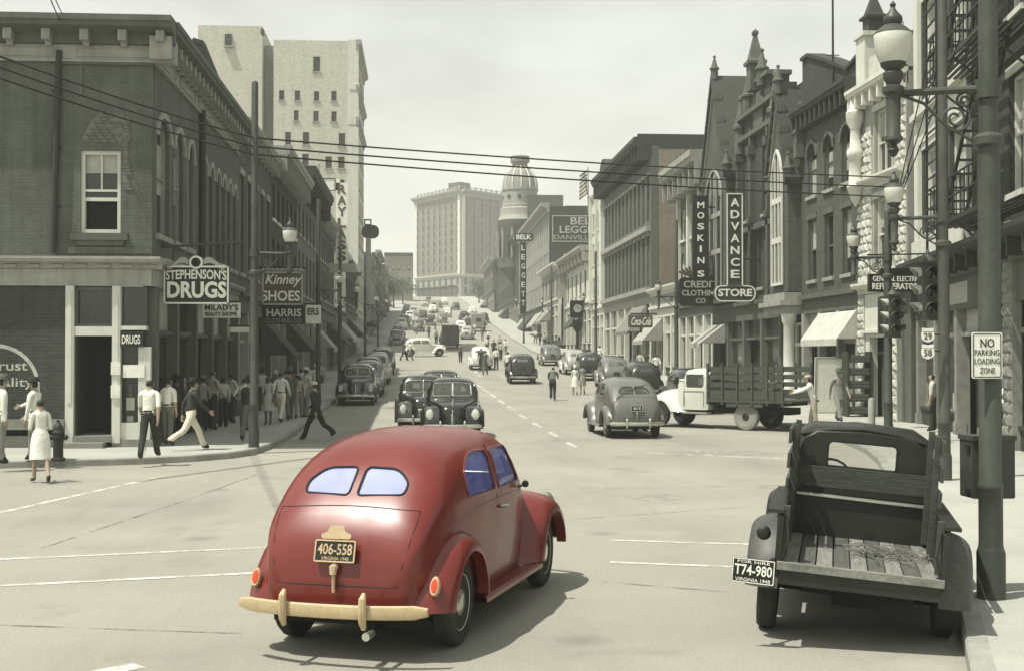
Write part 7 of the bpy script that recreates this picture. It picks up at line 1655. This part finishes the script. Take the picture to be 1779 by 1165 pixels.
person('man in white shirt and dark trousers beside the shop corner', foot(292,773,.15), 25, 'stand', 'c_white', 'c_mid', h=1.68, group=PL)
person('man in dark jacket and pale trousers striding right at the corner', foot(331,781,.15), 62, 'stride', 'c_dark', 'c_cream', 'long', hat=('hat','c_black'), h=1.76)
crowd = [(306,762,'stand','c_dark','c_black',20,'man in dark clothes in the shade behind the shop corner',('hat','c_black')),(352,752,'stand','c_grey','c_black',-20,'man in grey coat at the shaded shop front left of the pale shirts',('hat','c_mid')),(368,747,'hips','c_tan','c_dark',5,'man in tan shirt with hands on hips seen from behind',None),(388,742,'stand','c_pale','c_black',-15,'man in pale shirt and black trousers by the shop wall',None),
 (424,748,'hips','c_white','c_mid',40,'man in bright white shirt just left of the corner post',None),(433,765,'stand','c_dark','c_mid',15,'man half hidden behind the corner lamp post',('hat','c_dark')),(466,738,'lady','c_pale','c_pale',160,'girl in pale frock right of the corner lamp post',None),(488,734,'walk2','c_white','c_cream',8,'man all in white walking away along the shaded pavement',None),
 (503,730,'stand','c_mid','c_mid',-10,'man in mid grey beside the man all in white',('hat','c_mid')),(519,727,'walk','c_tan','c_grey',0,'man in tan shirt and grey trousers walking away near the kerb',None),(531,726,'stand','c_pale','c_grey',15,'man in pale shirt nearest the kerb',('hat','c_pale')),
 (455,718,'stand','c_pale','c_dark',0,'pale shirted person deep in the shaded crowd',('hat','c_dark')),(478,712,'lady','c_mid','c_mid',0,'woman in dark dress deep in the shaded crowd',('scarf','c_pale')),(497,708,'stand','c_white','c_dark',0,'white shirted man deep in the shaded crowd',None),(510,704,'stand','c_dark','c_black',10,'dark suited man deep in the crowd near the awning',('hat','c_dark')),
 (523,702,'walk','c_cream','c_dark',0,'cream shirted man far back in the crowd',None),(537,700,'stand','c_pale','c_mid',0,'pale shirted man far back by the kerb',None),(548,694,'lady','c_white','c_white',20,'woman in white far back by the kerb',('scarf','c_white')),(402,735,'stand','c_pale','c_dark',10,'pale figure against the shop fronts left of the post',None),(556,684,'stand','c_pale','c_dark',0,'pale figure at the end of the left crowd',None),(575,668,'walk','c_white','c_mid',0,'white shirted figure beyond the left crowd',None)]
for i, (px, py, po_, t_, b_, hd_, lb, ht_) in enumerate(crowd):
    person(lb, foot(px, py, .15), hd_+random.uniform(-35,35), po_ if po_ != 'stand' else random.choice(['stand','hips','carry','walk','arm','stand']), t_, b_, random.choice(['short','long']), hat=ht_, h=1.69+random.uniform(-.13,.13), skin='skin' if i % 3 else 'skin_dark', group=PL)
person('man in dark overalls and pale cap crossing by the left kerb', foot(549,764), -62, 'stride', 'c_dark', 'c_black', 'long', hat=('cap','c_pale'), h=1.72)
# right side
person('man in grey suit and hat walking toward the viewer by the crate rack', Vector((at_pl(1457,41.2), 41.2, .15)), 172, 'walk', 'c_grey', 'c_grey', 'long', hat=('hat','c_mid'), h=1.80, jacket=True)
tb = Vector((ct.x, ct.y, 0)) - fwt*3.35 - rtt*.35
person('workman in white shirt leaning to the tail of the stake truck', G(1414,750,.0) , -68, 'reach', 'c_white', 'c_tan', 'long', hat=('cap','c_tan'), h=1.76)
person('person in white shirt bending behind the nearest lamp post', Vector((at_pl(1741,30.5), 30.5, .15)), 60, 'crouch', 'c_white', 'c_dark', 'short', h=1.76)
person('person in white at the shop window right of the second post', Vector((at_pl(1620,36), 36, .15)), -60, 'stand', 'c_pale', 'c_dark', 'short', h=1.7)
def mid(px, y, *a, walk=0.0, **k): p = at_depth(px, y); p.z += walk; return person(a[0], p, *a[1:], **k)
mid(960, 58, 'dark figure bending in the middle of the right lane', 10, 'crouch', 'c_mid', 'c_dark', 'long', h=1.7)
mid(999, 63, 'woman in white cap and frock crossing near the parked cars', 5, 'ladywalk', 'c_white', hat=('scarf','c_white'), h=1.5)
mid(1012, 63.5, 'woman in grey dress beside the one in white', 5, 'ladywalk', 'c_grey', h=1.52)
MG = 'people crossing farther up the street'
for px, y, hd_, po_, t_, b_, lb in ((702,112,60,'walk','c_dark','c_black','dark figure left of the crossing pale sedan'),(712,112.5,70,'walk2','c_white','c_grey','white shirted figure touching the crossing pale sedan'),(800,108,0,'walk','c_mid','c_dark','tall dark figure between the two white cars'),(843,86,10,'walk','c_mid','c_mid','grey figure walking just behind the white sedan'),(836,90.5,5,'stand','c_dark','c_dark','dark haired figure at the tail of the white sedan'),
    (862,94,0,'walk2','c_white','c_dark','white shirted figure right of the white sedan'),(882,82,10,'stand','c_white','c_dark','figure beside the dark boxy car'),(870,112,0,'walk','c_pale','c_dark','pale figure in the group beyond the white sedan'),(858,118,20,'stand','c_dark','c_dark','dark figure in the group beyond the white sedan'),(878,122,-10,'walk','c_white','c_grey','white figure in the group beyond the white sedan'),
    (846,128,0,'walk2','c_cream','c_dark','cream figure at the far left of the group'),(868,134,0,'stand','c_pale','c_mid','tiny pale figure at the back of the group'),(782,156,0,'walk','c_dark','c_dark','tiny dark figure below the hill cars'),(758,150,0,'walk2','c_white','c_dark','tiny white figure at the hill foot'),(745,168,0,'walk','c_mid','c_dark','tiny grey figure on the hill')):
    mid(px, y, lb, hd_, po_, t_, b_, h=1.74, group=MG)
for px, y, t_, b_, lb in ((1140,66,'c_white','c_dark','white shirted person on the right pavement by the low shop'),(1112,70,'c_pale','c_mid','pale person on the right pavement under the drink sign'),(1042,84,'c_white','c_white','person in white on the right pavement by the clock'),(938,122,'c_dark','c_dark','dark figure far along the right pavement'),(930,130,'c_white','c_mid','white figure far along the right pavement'),(946,116,'c_pale','c_dark','pale figure far along the right pavement')):
    r = ray(px, 615); x = 13.6; yy = yat(x, px); person(lb, Vector((x, yy, zp(yy)+.15)), random.uniform(-30,30), random.choice(['stand','walk']), t_, b_, h=1.72, group='people on the right pavement')
HP = [(724,176),(733,181),(718,198),(741,214),(756,190),(765,202),(788,172),(796,190),(810,205),(824,175),(838,160),(848,150),(842,182),(826,214),(771,232),(730,240),(752,246),(784,250)]
ORD = ['first','second','third','fourth','fifth','sixth','seventh','eighth','ninth','tenth','eleventh','twelfth','thirteenth','fourteenth','fifteenth','sixteenth','seventeenth','last']
for k, (px, y) in enumerate(sorted(HP)):
    tc_ = ['c_white','c_dark','c_mid','c_cream'][(k*7+k//3) % 4]
    mid(px, y, f'tiny {dict(c_white="white",c_dark="dark",c_mid="grey",c_cream="cream")[tc_]} topped walker among the hill cars, {ORD[k]} from the left', random.uniform(0,360), random.choice(['walk','walk2','stand']), tc_, random.choice(['c_dark','c_grey']), h=1.74, group='tiny walkers on the far hill')
# ------------------------------------------------------------------ trees on the hill
def tree(label, x, y, h, r, name='street_tree'):
    z = zp(y); e = thing(name, label, 'tree', (x, y, z), random.uniform(0,6), 'trees on the far hill'); b = MB(); rnd = random.Random(int(x*10+y))
    b.tube([(0,0,0),(.05,.03,h*.25),(-.05,.05,h*.5),(0,0,h*.8)], [.22,.17,.12,.04], 7); ends = []
    for k in range(9):
        a = rnd.uniform(0,6.28); z0 = h*rnd.uniform(.3,.65); p = Vector((0,0,z0)); q = p+Vector((math.cos(a)*r*.75, math.sin(a)*r*.75, h*rnd.uniform(.1,.3))); b.tube([p, (p+q)/2+Vector((0,0,.2)), q], [.09,.06,.02], 5); ends += [q, (p+q)/2+Vector((0,0,.3))]
    obj('trunk', b, M['bark'], e); c = MB()
    for _ in range(1500):
        base = rnd.choice(ends+[Vector((0,0,h*.75)), Vector((0,0,h*.9))]); d = Vector((rnd.gauss(0,1), rnd.gauss(0,1), rnd.gauss(0,.8)))*r*.24; p = base+d
        u = Vector((rnd.gauss(0,1), rnd.gauss(0,1), rnd.gauss(0,.6))).normalized(); w = u.cross(Vector((rnd.gauss(0,1), rnd.gauss(0,1), rnd.gauss(0,1)))).normalized(); s = rnd.uniform(.14,.30)
        c.add([p-u*s, p+w*s*.5, p+u*s, p-w*s*.5], [(0,1,2,3)])
    obj('crown', c, M['foliage'], e)
for k, (px, y, h, r, lb) in enumerate(((668,262,8.5,3.0,'bushy tree at the left of the hill, nearest of the hill trees'),(684,285,8,3.2,'rounded tree on the left of the hilltop road'),(700,312,6.5,3.0,'small tree before the far brick building'),(832,322,6.0,3.0,'tree at the top of the right pavement'))):
    p = at_depth(px, y); tree(lb, p.x, p.y, h, r)
# ------------------------------------------------------------------ the hazy summer air
HM = bpy.data.materials.new('haze_air'); HM.use_nodes = True; t = HM.node_tree; t.nodes.clear()
pv = t.nodes.new('ShaderNodeVolumePrincipled'); pv.inputs['Color'].default_value = (.98,.99,.95,1); pv.inputs['Density'].default_value = .0007; pv.inputs['Anisotropy'].default_value = .2
mo = t.nodes.new('ShaderNodeOutputMaterial'); t.links.new(pv.outputs[0], mo.inputs['Volume'])
mb = MB(); mb.box(-2600, 2600, -450, 3100, -2.0, 75); hz_ = obj('haze', mb, HM); hz_['kind'] = 'stuff'; hz_['label'] = 'pale summer haze lying over the street'
